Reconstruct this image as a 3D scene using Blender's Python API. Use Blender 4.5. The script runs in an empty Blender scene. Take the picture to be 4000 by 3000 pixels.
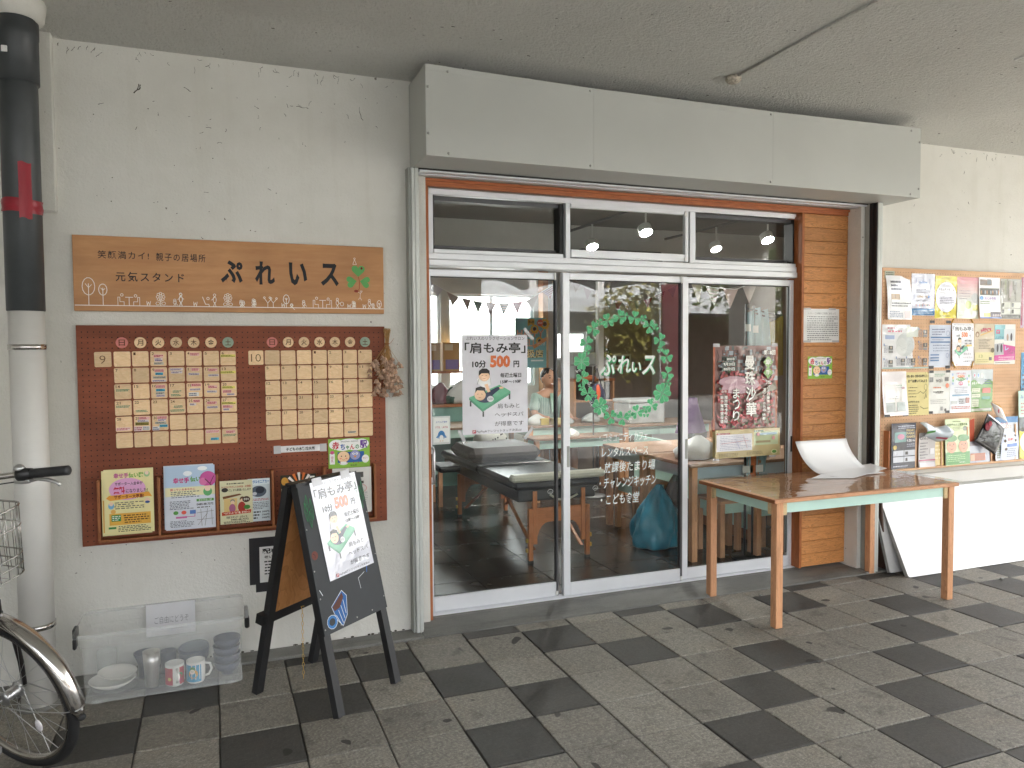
import bpy, bmesh, math, random
from math import sin, cos, pi, radians, sqrt
from mathutils import Vector, Matrix, Euler
R = random.Random(7)
S = bpy.context.scene
C = S.collection

# ------------------------------------------------------------------ camera, sky, sun, exposure
cam_d = bpy.data.cameras.new('camera'); cam = bpy.data.objects.new('camera', cam_d); C.objects.link(cam)
cam_d.sensor_width = 36; cam_d.lens = 36 * 3019.4 / 4000; cam_d.clip_start = 0.05; cam_d.clip_end = 500
_y, _p, _r = radians(21.23), radians(-2.5576), radians(-0.3986)
_f = Vector((sin(_y) * cos(_p), cos(_y) * cos(_p), sin(_p))); _rt = Vector((cos(_y), -sin(_y), 0)); _u = _rt.cross(_f)
_r2 = cos(_r) * _rt + sin(_r) * _u; _u2 = -sin(_r) * _rt + cos(_r) * _u
cam.matrix_world = Matrix(((_r2.x, _u2.x, -_f.x, 0.302), (_r2.y, _u2.y, -_f.y, -3.455), (_r2.z, _u2.z, -_f.z, 1.4974), (0, 0, 0, 1)))
S.camera = cam
W = bpy.data.worlds.new('World'); S.world = W; W.use_nodes = True
_n, _l = W.node_tree.nodes, W.node_tree.links; _n.clear()
SUN_EL, SUN_AZ = radians(46), radians(42)      # azimuth measured from +Y towards +X
_sky = _n.new('ShaderNodeTexSky'); _sky.sky_type = 'NISHITA'; _sky.sun_disc = False
_sky.sun_elevation = SUN_EL; _sky.sun_rotation = SUN_AZ; _sky.dust_density = 4; _sky.air_density = 1.0; _sky.ozone_density = 1
_hs = _n.new('ShaderNodeHueSaturation'); _hs.inputs['Saturation'].default_value = 0.22
_bg = _n.new('ShaderNodeBackground'); _bg.inputs['Strength'].default_value = 0.15
_wo = _n.new('ShaderNodeOutputWorld')
_l.new(_sky.outputs[0], _hs.inputs['Color']); _l.new(_hs.outputs[0], _bg.inputs['Color']); _l.new(_bg.outputs[0], _wo.inputs[0])
sl = bpy.data.lights.new('sun', 'SUN'); sl.energy = 1.5; sl.angle = radians(18); sl.color = (1, 0.97, 0.92)
sun = bpy.data.objects.new('sun', sl); C.objects.link(sun)
_d = Vector((sin(SUN_AZ) * cos(SUN_EL), cos(SUN_AZ) * cos(SUN_EL), sin(SUN_EL)))
sun.rotation_euler = (-_d).to_track_quat('-Z', 'Y').to_euler()
S.view_settings.view_transform = 'Standard'; S.view_settings.look = 'None'; S.view_settings.gamma = 1
S.view_settings.use_curve_mapping = False; S.view_settings.exposure = 3.5
S.cycles.use_denoising = True; S.cycles.max_bounces = 10; S.cycles.diffuse_bounces = 5; S.cycles.glossy_bounces = 4
S.cycles.transmission_bounces = 6; S.cycles.transparent_max_bounces = 16; S.cycles.caustics_reflective = False; S.cycles.caustics_refractive = False
S.cycles.sample_clamp_indirect = 6

# ------------------------------------------------------------------ materials
def lin(c):
    if isinstance(c, str):
        c = [int(c[i:i + 2], 16) / 255 for i in (1, 3, 5)]
        return tuple(v / 12.92 if v <= .04045 else ((v + .055) / 1.055) ** 2.4 for v in c)
    return tuple(c)
class NT:
    def __init__(s, name):
        s.m = bpy.data.materials.new(name); s.m.use_nodes = True; s.t = s.m.node_tree; s.t.nodes.clear()
        s.out = s.n('ShaderNodeOutputMaterial'); s.b = s.n('ShaderNodeBsdfPrincipled'); s.l(s.b.outputs[0], s.out.inputs[0]); s.co = None
    def n(s, k, **kw):
        x = s.t.nodes.new(k)
        for a, v in kw.items(): setattr(x, a, v)
        return x
    def l(s, a, b): s.t.links.new(a, b)
    def coord(s, scale=(1, 1, 1), kind='Object', world=False):
        if world:
            g = s.n('ShaderNodeNewGeometry').outputs['Position']
        else:
            g = s.n('ShaderNodeTexCoord').outputs[kind]
        mp = s.n('ShaderNodeMapping'); mp.inputs['Scale'].default_value = scale; s.l(g, mp.inputs[0]); return mp.outputs[0]
    def noise(s, scale, detail=4, rough=.55, vec=None, dist=0):
        x = s.n('ShaderNodeTexNoise'); x.inputs['Scale'].default_value = scale; x.inputs['Detail'].default_value = detail
        x.inputs['Roughness'].default_value = rough; x.inputs['Distortion'].default_value = dist
        if vec is not None: s.l(vec, x.inputs['Vector'])
        return x.outputs[0]
    def ramp(s, f, stops, interp='LINEAR'):
        x = s.n('ShaderNodeValToRGB'); x.color_ramp.interpolation = interp; e = x.color_ramp.elements
        while len(e) < len(stops): e.new(.5)
        for i, (p, c) in enumerate(stops):
            e[i].position = p; c = lin(c) if not isinstance(c, float) else (c, c, c); e[i].color = (*c, 1)
        s.l(f, x.inputs[0]); return x.outputs[0]
    def mix(s, f, a, b, mode='MIX'):
        x = s.n('ShaderNodeMix', data_type='RGBA', blend_type=mode)
        for sk, v in ((x.inputs[0], f), (x.inputs[6], a), (x.inputs[7], b)):
            if isinstance(v, bpy.types.NodeSocket): s.l(v, sk)
            elif sk == x.inputs[0]: sk.default_value = v
            else: sk.default_value = (*lin(v), 1)
        return x.outputs[2]
    def math(s, op, a, b=0.):
        x = s.n('ShaderNodeMath', operation=op)
        for i, v in enumerate((a, b)):
            if isinstance(v, bpy.types.NodeSocket): s.l(v, x.inputs[i])
            else: x.inputs[i].default_value = v
        return x.outputs[0]
    def set(s, color=None, rough=None, metal=None, spec=None, **kw):
        for k, v in (('Base Color', color), ('Roughness', rough), ('Metallic', metal), ('Specular IOR Level', spec)):
            if v is None: continue
            if isinstance(v, bpy.types.NodeSocket): s.l(v, s.b.inputs[k])
            elif k == 'Base Color': s.b.inputs[k].default_value = (*lin(v), 1)
            else: s.b.inputs[k].default_value = v
        for k, v in kw.items(): s.b.inputs[k.replace('_', ' ')].default_value = v
        return s
    def bump(s, h, strength=.3, dist=.002):
        x = s.n('ShaderNodeBump'); x.inputs['Strength'].default_value = strength; x.inputs['Distance'].default_value = dist
        s.l(h, x.inputs['Height']); s.l(x.outputs[0], s.b.inputs['Normal']); return s
_mc = {}
def mat(name, color, rough=.5, metal=0., var=.12, scale=6., bump=0., bscale=200., bdist=.001, spec=.5, aniso=(1, 1, 1), **kw):
    """plain painted / plastic / cloth surface: colour with uneven wear and fine relief"""
    if name in _mc: return _mc[name]
    t = NT(name); c = lin(color); v = t.coord(aniso, world=False)
    n = t.noise(scale, 5, .6, v)
    lo = tuple(max(0, x * (1 - var)) for x in c); hi = tuple(min(1, x * (1 + var)) for x in c)
    t.set(t.ramp(n, [(.3, lo), (.7, hi)]), None, metal, spec, **kw)
    t.l(t.math('ADD', t.math('MULTIPLY', n, .15), rough - .07), t.b.inputs['Roughness'])
    if bump: t.bump(t.noise(bscale, 3, .6, v), bump, bdist)
    _mc[name] = t.m; return t.m
def wood(name, c1, c2, grain='x', scale=1., rough=.55, stretch=14, rings=3.5, dark=.6, world=False, bump=.15):
    if name in _mc: return _mc[name]
    t = NT(name); sc = [stretch] * 3; sc['xyz'.index(grain)] = 1.
    oi = t.n('ShaderNodeObjectInfo'); rnd = t.math('MULTIPLY', oi.outputs['Random'], 37.)
    v0 = t.coord(tuple(x * scale for x in sc), world=world)
    add = t.n('ShaderNodeVectorMath', operation='ADD'); t.l(v0, add.inputs[0])
    cmb = t.n('ShaderNodeCombineXYZ'); [t.l(rnd, cmb.inputs[i]) for i in range(3)]; t.l(cmb.outputs[0], add.inputs[1]); v = add.outputs[0]
    n1 = t.noise(rings * .35, 3, .5, v, 1.2); n2 = t.noise(rings * 6, 4, .7, v)
    wv = t.math('FRACT', t.math('MULTIPLY', n1, 9.)); wv = t.math('POWER', wv, 3.)
    base = t.ramp(n2, [(.25, c1), (.75, c2)])
    dk = tuple(x * dark for x in lin(c1))
    col = t.mix(t.math('MULTIPLY', wv, .55), base, dk)
    hsv = t.n('ShaderNodeHueSaturation'); t.l(col, hsv.inputs['Color'])
    t.l(t.math('ADD', t.math('MULTIPLY', oi.outputs['Random'], .3), .85), hsv.inputs['Value'])
    t.set(hsv.outputs[0], rough, 0, .4); t.bump(n2, bump, .001)
    _mc[name] = t.m; return t.m
def pm(c, gloss=0):
    """ink / paper of one colour; gloss 1 = under rippled plastic film"""
    k = 'print_%s_%d' % (c if isinstance(c, str) else '%.3f_%.3f_%.3f' % tuple(c), gloss)
    if k in _mc: return _mc[k]
    t = NT(k); v = t.coord(world=True)
    n = t.noise(9, 3, .5, v); cc = lin(c)
    t.set(t.ramp(n, [(.3, tuple(x * .94 for x in cc)), (.7, tuple(min(1, x * 1.03) for x in cc))]), .55, 0, .3)
    if gloss:
        t.set(rough=.35); t.b.inputs['Coat Weight'].default_value = 1; t.b.inputs['Coat Roughness'].default_value = .04
        bp = t.n('ShaderNodeBump'); bp.inputs['Strength'].default_value = .22 * gloss; bp.inputs['Distance'].default_value = .012
        t.l(t.noise(11, 2, .5, v, .8), bp.inputs['Height']); t.l(bp.outputs[0], t.b.inputs['Coat Normal'])
    _mc[k] = t.m; return t.m

def m_plaster():
    t = NT('wall_plaster'); v = t.coord(world=True)
    big = t.noise(1.1, 4, .6, v); fine = t.noise(150, 4, .65, v); mid = t.noise(9, 5, .65, v)
    col = t.ramp(big, [(.3, (.665, .655, .605)), (.7, (.74, .73, .685))])
    col = t.mix(t.ramp(mid, [(.45, 0.), (.8, .35)]), col, (.60, .59, .53))
    sp = t.ramp(t.noise(38, 2, .5, v), [(.735, 0.), (.76, 1.)]); gate = t.ramp(t.noise(2.2, 3, .6, v), [(.48, 0.), (.6, .85)])
    f = t.math('MULTIPLY', sp, gate); col = t.mix(f, col, (.12, .10, .075))
    vs = t.coord((4, 4, .35), world=True); streak = t.ramp(t.noise(3, 4, .6, vs), [(.55, 0.), (.8, .28)])
    col = t.mix(streak, col, (.56, .54, .47))
    t.set(col, .85, 0, .25); t.bump(t.math('ADD', fine, t.math('MULTIPLY', t.noise(60, 3, .6, v), 1.1)), .5, .004); return t.m
def m_ceiling():
    t = NT('ceiling_render'); v = t.coord(world=True)
    big = t.noise(.7, 4, .6, v); fine = t.noise(75, 4, .7, v)
    col = t.ramp(big, [(.3, (.58, .575, .535)), (.7, (.68, .675, .635))])
    col = t.mix(t.ramp(fine, [(.5, 0.), (.85, .4)]), col, (.30, .29, .25))
    sp = t.ramp(t.noise(22, 3, .6, v), [(.72, 0.), (.75, .9)]); gate = t.ramp(t.noise(1.4, 3, .6, v), [(.45, 0.), (.62, 1.)])
    col = t.mix(t.math('MULTIPLY', sp, gate), col, (.10, .08, .06))
    t.set(col, .9, 0, .2); t.bump(t.math('ADD', fine, t.noise(34, 4, .7, v)), 1., .016); return t.m
def m_tile(name, c1, c2, dark=False):
    t = NT(name); v = t.coord(world=True); oi = t.n('ShaderNodeObjectInfo')
    big = t.noise(3.2, 6, .65, v); fine = t.noise(160, 3, .7, v); sp = t.noise(420, 2, .6, v)
    col = t.ramp(big, [(.25, c1), (.75, c2)])
    col = t.mix(t.ramp(t.noise(7, 5, .7, v, .5), [(.5, 0.), (.72, .55 if not dark else .3)]), col, tuple(x * .55 for x in c1))
    if not dark: col = t.mix(t.ramp(t.noise(2.3, 4, .6, v, .6), [(.5, 0.), (.75, .38)]), col, (.205, .148, .080))
    mot = t.noise(48, 3, .75, v); col = t.mix(t.ramp(mot, [(.40, 0.), (.60, .75 if not dark else .45)]), col, tuple(x * .62 for x in c1)); col = t.mix(t.ramp(t.noise(95, 2, .7, v), [(.50, 0.), (.66, .65 if not dark else .3)]), col, tuple(min(1, x * 1.5) for x in c2)); col = t.mix(t.ramp(sp, [(.35, 0.), (.75, .5 if not dark else .25)]), col, tuple(min(1, x * 1.7) for x in c2))
    blot = t.ramp(t.noise(7.3, 1, .4, v, .3), [(.735, 0.), (.75, .85)]); col = t.mix(blot, col, (.018, .016, .014))
    st = t.ramp(t.noise(9, 4, .7, v, .4), [(.56, 0.), (.70, .6)]); col = t.mix(st, col, (.07, .06, .05))
    hs = t.n('ShaderNodeHueSaturation'); t.l(col, hs.inputs['Color']); t.l(t.math('ADD', t.math('MULTIPLY', oi.outputs['Random'], .28), .86), hs.inputs['Value'])
    t.set(hs.outputs[0], t.ramp(big, [(.3, .5), (.7, .72)]), 0, .35); t.bump(t.math('ADD', fine, t.math('MULTIPLY', sp, .6)), .5, .0018); return t.m
def m_concrete(name, c1, c2, sc=3.):
    t = NT(name); v = t.coord(world=True); vx = t.coord((1, 5, 5), world=True)
    col = t.ramp(t.noise(sc, 6, .65, v), [(.25, c1), (.75, c2)])
    col = t.mix(t.ramp(t.noise(2.4, 5, .7, vx), [(.5, 0.), (.7, .6)]), col, tuple(x * .5 for x in c1))
    col = t.mix(t.ramp(t.noise(260, 2, .6, v), [(.45, 0.), (.8, .45)]), col, tuple(min(1, x * 1.6) for x in c2))
    t.set(col, .6, 0, .35); t.bump(t.noise(120, 4, .65, v), .5, .003); return t.m
def m_glass(name='window_glass', tint=(.95, .97, .96), ior=1.72):
    t = NT(name); t.t.nodes.remove(t.b)
    fr = t.n('ShaderNodeFresnel'); fr.inputs['IOR'].default_value = ior
    bp = t.n('ShaderNodeBump'); bp.inputs['Strength'].default_value = .02; bp.inputs['Distance'].default_value = .01
    t.l(t.noise(1.7, 2, .5, t.coord(world=True)), bp.inputs['Height'])
    tr = t.n('ShaderNodeBsdfTransparent'); tr.inputs[0].default_value = (*tint, 1)
    gl = t.n('ShaderNodeBsdfGlossy'); gl.inputs['Roughness'].default_value = .0; t.l(bp.outputs[0], gl.inputs['Normal'])
    gm = t.n('ShaderNodeNewGeometry'); fac = t.math('MULTIPLY', fr.outputs[0], t.math('SUBTRACT', 1., gm.outputs['Backfacing']))
    mx = t.n('ShaderNodeMixShader'); t.l(fac, mx.inputs[0]); t.l(tr.outputs[0], mx.inputs[1]); t.l(gl.outputs[0], mx.inputs[2]); t.l(mx.outputs[0], t.out.inputs[0])
    return t.m
def m_film(name, color, alpha, rough=.25):
    t = NT(name); n = t.noise(3, 3, .5, t.coord())
    t.set(color, rough, 0, .5); t.l(t.ramp(n, [(.3, float(alpha * .9)), (.7, float(min(1, alpha * 1.1)))]), t.b.inputs['Alpha']); return t.m
def m_emit(name, c, s):
    t = NT(name); t.set(c, .4); t.b.inputs['Emission Color'].default_value = (*lin(c), 1); t.b.inputs['Emission Strength'].default_value = s
    n = t.n('ShaderNodeLayerWeight'); t.l(t.math('MULTIPLY', t.math('SUBTRACT', 1.2, n.outputs['Facing']), s), t.b.inputs['Emission Strength']); return t.m
def m_peg(name, c1, c2, rough=.6):
    """veneer of a pegboard: long horizontal figure"""
    t = NT(name); v = t.coord((1, 1, 9), world=True); v2 = t.coord((1, 1, 2.2), world=True)
    col = t.ramp(t.noise(3.2, 6, .68, v), [(.25, c1), (.75, c2)])
    col = t.mix(t.ramp(t.noise(1.6, 4, .6, v2, .6), [(.42, 0.), (.7, .6)]), col, tuple(x * .62 for x in c1))
    t.set(col, rough, 0, .35); t.bump(t.noise(40, 4, .6, v), .12, .001); return t.m

M = dict(
    plaster=m_plaster(), ceiling=m_ceiling(),
    tile=m_tile('paving_concrete', (.128, .118, .099), (.232, .216, .184)), tiled=m_tile('paving_dark', (.042, .040, .036), (.070, .066, .059), True),
    grout=m_concrete('joint_mortar', (.05, .048, .042), (.10, .095, .085), 8), curb=m_concrete('curb_concrete', (.13, .13, .12), (.24, .235, .215)),
    thresh=m_concrete('threshold_concrete', (.10, .10, .092), (.19, .187, .172)),
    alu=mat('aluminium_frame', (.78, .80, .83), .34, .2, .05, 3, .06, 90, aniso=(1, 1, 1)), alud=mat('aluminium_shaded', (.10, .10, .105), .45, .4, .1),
    black=mat('black_gasket', (.012, .012, .013), .45), steelw=mat('shutter_box_paint', (.51, .52, .49), .42, 0, .05, 1.2, .05, 60),
    rail=mat('guide_rail_paint', (.56, .58, .55), .4, .2, .08, 5, .05, 60), railg=mat('guide_rail_grey', (.33, .34, .31), .5, .1, .12),
    woodo=wood('stained_cedar', '#b3723a', '#d69a60', 'x', 1.5, .5, 7, 6, .38), woodtrim=wood('stained_trim', '#945028', '#b46e3c', 'z', 1.2, .5, 9, 3, .6),
    woodhead=wood('stained_head', '#9a5430', '#b46c40', 'x', 1.2, .5, 9, 3, .7),
    signw=m_peg('sign_veneer', lin('#b27c4e'), lin('#c99768'), .5), peg=m_peg('red_pegboard', lin('#773c24'), lin('#965438')), pegl=m_peg('pale_pegboard', lin('#d3a67e'), lin('#e2bc98')),
    hole=mat('peg_hole_dark', (.018, .010, .007), .8), holel=mat('peg_hole_brown', (.10, .055, .03), .8),
    birch=wood('birch_tile', '#dcb98c', '#eccfa8', 'x', 6, .5, 3, 1.5, .9, bump=.05), rackw=wood('rack_wood', '#8f5530', '#a86a3e', 'z', 2, .55, 8, 3, .6),
    pine=wood('table_pine', '#c48a62', '#d9a880', 'z', 1.6, .5, 12, 3, .6), pinex=wood('table_pine_long', '#c48a62', '#d9a880', 'x', 1.6, .5, 12, 3, .6),
    pineedge=wood('table_edge_dark', '#8e5533', '#a86c45', 'y', 1.6, .5, 12, 3, .6),
    ply=mat('plywood_bracket', '#d2b98c', .6, 0, .12, 20, aniso=(1, 1, 8)), mint=mat('mint_board', (.52, .74, .66), .5, 0, .05, 3, .03, 60),
    blackp=mat('black_stained_wood', (.014, .014, .015), .5, 0, .5, 12, .3, 60, aniso=(1, 1, .2)), chalk=mat('chalkboard', (.018, .021, .024), .55, 0, .35, 5, .25, 120),
    kraft=wood('board_back', '#a5713f', '#b98452', 'z', 1.5, .7, 5, 2, .7), steel=mat('screw_steel', (.35, .35, .33), .35, .8, .3, 40), rust=mat('rusty_cap', (.45, .40, .33), .7, .1, .5, 90, .4, 120),
    glass=m_glass(), chrome=mat('chrome', (.62, .60, .58), .14, 1., .12, 5, .06, 40), chromed=mat('chrome_worn', (.42, .40, .38), .24, 1., .3, 9, .1, 60),
    rubber=mat('rubber', (.016, .016, .017), .6, 0, .3, 30, .3, 160), grip=mat('grip_rubber', (.02, .021, .023), .42, 0, .3, 20, .2, 200),
    bikep=mat('bike_frame_paint', (.018, .015, .015), .3, .1, .2), silver=mat('silver_alloy', (.55, .55, .55), .3, .9, .12, 14), refl=mat('reflector_white', (.75, .72, .74), .2, 0, .15, 60, .6, 90),
    pipeg=mat('pipe_grey_pvc', (.052, .058, .062), .42, 0, .2, 4), pipew=mat('pipe_white_paint', (.66, .65, .62), .5, 0, .05, 3, .1, 20), tape=m_film('red_tape', (.34, .02, .035), .92, .28),
    white=mat('white_paint', (.80, .80, .78), .4, 0, .03), whitegloss=mat('whiteboard_steel', (.84, .84, .84), .3, 0, .02, 2), boardback=mat('board_edge_grey', (.34, .34, .32), .7, 0, .25, 14, .3, 50),
    paper=pm('#e9e8e6'), film=mat('clear_vinyl', (.8, .8, .8), .1),
    bin=m_film('translucent_plastic', (.80, .82, .80), .26, .3), flower=mat('dried_flower', '#b59680', .9, 0, .35, 60), straw=mat('straw_stem', '#b58c58', .8, 0, .25, 50), twine=mat('jute_twine', '#a3754a', .9),
    ctape=m_film('clear_tape', (.80, .80, .82), .5, .2), btape=mat('black_tape', (.015, .015, .018), .35), steelb=mat('brushed_tumbler', (.60, .59, .56), .32, .9, .1, 60, aniso=(1, 1, .05)),
    china=mat('white_china', (.78, .77, .72), .2, 0, .04), navy=mat('navy_bowl', (.035, .045, .085), .4, 0, .25), smoke=m_film('smoky_glass', (.30, .36, .40), .45, .1),
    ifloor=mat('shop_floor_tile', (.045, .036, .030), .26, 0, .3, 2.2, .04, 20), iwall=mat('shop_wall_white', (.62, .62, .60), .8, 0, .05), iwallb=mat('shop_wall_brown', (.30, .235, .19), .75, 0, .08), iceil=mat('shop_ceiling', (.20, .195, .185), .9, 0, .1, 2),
    leather=mat('black_vinyl_pad', (.020, .023, .026), .34, 0, .25, 8, .12, 90), cream=mat('cream_vinyl', (.60, .58, .48), .4, 0, .06, 9, .1, 60), beech=wood('massage_beech', '#b26a3c', '#c88252', 'z', 1.5, .42, 8, 3, .7), brass=mat('brass_knob', (.70, .45, .10), .35, .6),
    bolster=mat('grey_bolster', (.075, .065, .062), .6, 0, .2, 8, .2, 200), bluebag=mat('blue_polybag', (.03, .24, .36), .33, 0, .15, 7, .3, 14, .02), blackcloth=mat('black_cloth', (.015, .016, .02), .8), navycloth=mat('navy_cloth', (.02, .025, .06), .8),
    cardboard=mat('cardboard', '#a98a63', .8, 0, .12), greymetal=mat('grey_appliance', (.22, .22, .22), .4), leafg=mat('plant_leaf', (.035, .10, .03), .6, 0, .4, 30), potw=mat('pot_white', (.6, .6, .6), .5),
    skin=mat('skin', '#c99a80', .5, 0, .06), hair=mat('black_hair', (.010, .008, .007), .4, 0, .4, 60, .5, 150), lamp=m_emit('lit_lamp', (1, .97, .92), 60.), lampoff=mat('lamp_housing', (.7, .7, .68), .4),
    green=pm('#58b27c'), greenl=pm('#8ad4a6'), chalkw=pm('#f0f5f2'), asphalt=m_concrete('courtyard_concrete', (.32, .32, .305), (.42, .42, .40)),
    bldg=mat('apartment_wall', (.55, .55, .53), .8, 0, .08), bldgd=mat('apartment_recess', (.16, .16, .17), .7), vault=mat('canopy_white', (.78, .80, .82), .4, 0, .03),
    bark=mat('bark', (.10, .08, .06), .9, 0, .3, 20, .5, 40), leaf=mat('maple_leaf', (.14, .22, .045), .6, 0, .5, 2.), leaf2=mat('maple_leaf_yellow', (.30, .27, .05), .6, 0, .4, 2.))

# ------------------------------------------------------------------ geometry helpers
class MB:
    def __init__(s): s.v = []; s.f = []; s.mi = []; s.ms = []; s.sm = []
    def m(s, m):
        if m not in s.ms: s.ms.append(m)
        return s.ms.index(m)
    def add(s, vs, fs, m, smooth=False):
        o = len(s.v); s.v += [tuple(v) for v in vs]; i = s.m(m)
        for f in fs: s.f.append(tuple(o + k for k in f)); s.mi.append(i); s.sm.append(smooth)
        return s
    def box(s, x0, x1, y0, y1, z0, z1, m, rot=None, bev=0):
        if bev:
            b = min(bev, (x1 - x0) * .45, (y1 - y0) * .45, (z1 - z0) * .45); vs = []; ids = {}
            for i, x in enumerate((x0, x1)):
                for j, y in enumerate((y0, y1)):
                    for k, z in enumerate((z0, z1)):
                        sx, sy, sz = (b if i == 0 else -b), (b if j == 0 else -b), (b if k == 0 else -b)
                        ids[i, j, k] = (len(vs), len(vs) + 1, len(vs) + 2)
                        vs += [(x, y + sy, z + sz), (x + sx, y, z + sz), (x + sx, y + sy, z)]
            F = []
            for a, (p, q) in enumerate((((1, 2)), ((0, 2)), ((0, 1)))):
                for e in (0, 1):
                    cyc = [(0, 0), (1, 0), (1, 1), (0, 1)]; fc = []
                    for c in cyc:
                        k = [0, 0, 0]; k[a] = e; k[p], k[q] = c; fc.append(ids[tuple(k)][a])
                    flip = (e == 0) != (a == 1)
                    F.append(fc[::-1] if flip else fc)
            for a in range(3):
                p, q = [i for i in range(3) if i != a]
                for c in ((0, 0), (1, 0), (1, 1), (0, 1)):
                    k0 = [0, 0, 0]; k0[p], k0[q] = c; k1 = list(k0); k1[a] = 1; k0, k1 = tuple(k0), tuple(k1)
                    F.append([ids[k0][p], ids[k0][q], ids[k1][q], ids[k1][p]])
            for k, t in ids.items(): F.append(list(t))
        else:
            vs = [(x, y, z) for x in (x0, x1) for y in (y0, y1) for z in (z0, z1)]
            F = [(0, 1, 3, 2), (4, 6, 7, 5), (0, 4, 5, 1), (2, 3, 7, 6), (0, 2, 6, 4), (1, 5, 7, 3)]
        if rot is not None: vs = [rot @ Vector(v) for v in vs]
        return s.add(vs, F, m)
    def prism(s, pts, d, m):          # pts: list of 3D, extruded by vector d
        n = len(pts); d = Vector(d); P = [Vector(p) for p in pts]; vs = P + [p + d for p in P]
        fs = [tuple(range(n))[::-1], tuple(range(n, 2 * n))] + [(i, (i + 1) % n, n + (i + 1) % n, n + i) for i in range(n)]
        return s.add(vs, fs, m)
    def tube(s, pts, r, m, seg=8, cap=True, closed=False, flat=None):
        P = [Vector(p) for p in pts]; n = len(P); rr = r if isinstance(r, (list, tuple)) else [r] * n; vs = []; up = None
        for i in range(n):
            a = P[i - 1] if (i > 0 or closed) else P[i]; b = P[(i + 1) % n] if (i < n - 1 or closed) else P[i]
            t = (b - a).normalized()
            if up is None: up = t.orthogonal().normalized() if flat is None else Vector(flat)
            up = (up - t * up.dot(t)); up = up.normalized() if up.length > 1e-6 else t.orthogonal().normalized()
            sd = t.cross(up)
            for k in range(seg):
                a_ = 2 * pi * k / seg; vs.append(P[i] + rr[i] * (cos(a_) * up + sin(a_) * sd))
        fs = []; last = n if closed else n - 1
        for i in range(last):
            j = (i + 1) % n
            for k in range(seg): fs.append((i * seg + k, i * seg + (k + 1) % seg, j * seg + (k + 1) % seg, j * seg + k))
        if cap and not closed: fs += [tuple(range(seg))[::-1], tuple(range((n - 1) * seg, n * seg))]
        return s.add(vs, fs, m, True)
    def lathe(s, prof, m, seg=24, at=(0, 0, 0), mx=None, smooth=True):
        vs = []; n = len(prof)
        for r, z in prof:
            for k in range(seg):
                a = 2 * pi * k / seg; v = Vector((r * cos(a), r * sin(a), z))
                vs.append((mx @ v if mx is not None else v) + Vector(at))
        fs = [(i * seg + k, i * seg + (k + 1) % seg, (i + 1) * seg + (k + 1) % seg, (i + 1) * seg + k) for i in range(n - 1) for k in range(seg)]
        if prof[0][0] > 1e-4: fs.append(tuple(range(seg))[::-1])
        if prof[-1][0] > 1e-4: fs.append(tuple(range((n - 1) * seg, n * seg)))
        return s.add(vs, fs, m, smooth)
    def ell(s, c, r, m, seg=12, rings=8, mx=None):
        prof = [(max(1e-5, sin(pi * i / rings)), -cos(pi * i / rings)) for i in range(rings + 1)]
        D = Matrix.Diagonal(Vector(r)); D = (mx @ D) if mx is not None else D
        return s.lathe(prof, m, seg, c, D)
    def grid(s, fn, nu, nv, m, smooth=True):
        vs = [fn(i / nu, j / nv) for j in range(nv + 1) for i in range(nu + 1)]
        fs = [(j * (nu + 1) + i, j * (nu + 1) + i + 1, (j + 1) * (nu + 1) + i + 1, (j + 1) * (nu + 1) + i) for j in range(nv) for i in range(nu)]
        return s.add(vs, fs, m, smooth)
    def mesh(s, name):
        me = bpy.data.meshes.new(name); me.from_pydata(s.v, [], s.f)
        for m in s.ms: me.materials.append(m)
        me.polygons.foreach_set('material_index', s.mi); me.polygons.foreach_set('use_smooth', s.sm); me.update(); return me
    def build(s, name, parent=None, thick=0, recalc=False):
        me = s.mesh(name)
        if recalc:
            b = bmesh.new(); b.from_mesh(me); bmesh.ops.recalc_face_normals(b, faces=b.faces); b.to_mesh(me); b.free()
        o = bpy.data.objects.new(name, me); C.objects.link(o)
        if parent: o.parent = parent
        if thick: md = o.modifiers.new('thickness', 'SOLIDIFY'); md.thickness = thick; md.offset = 0
        return o
def B1(name, dims, m, parent=None, bev=.0, rot=None): return MB().box(*dims, m, rot, bev).build(name, parent)
def thing(name, label, cat, loc=(0, 0, 0), rz=0, group=None):
    o = bpy.data.objects.new(name, None); C.objects.link(o); o.location = loc; o.rotation_euler = (0, 0, rz); o.empty_display_size = .1
    return tag(o, label, cat, group)
def tag(o, label, cat, group=None):
    o['label'] = label; o['category'] = cat
    if group: o['group'] = group
    return o
def struct(o): o['kind'] = 'structure'; return o
def stuff(o): o['kind'] = 'stuff'; return o

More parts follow.
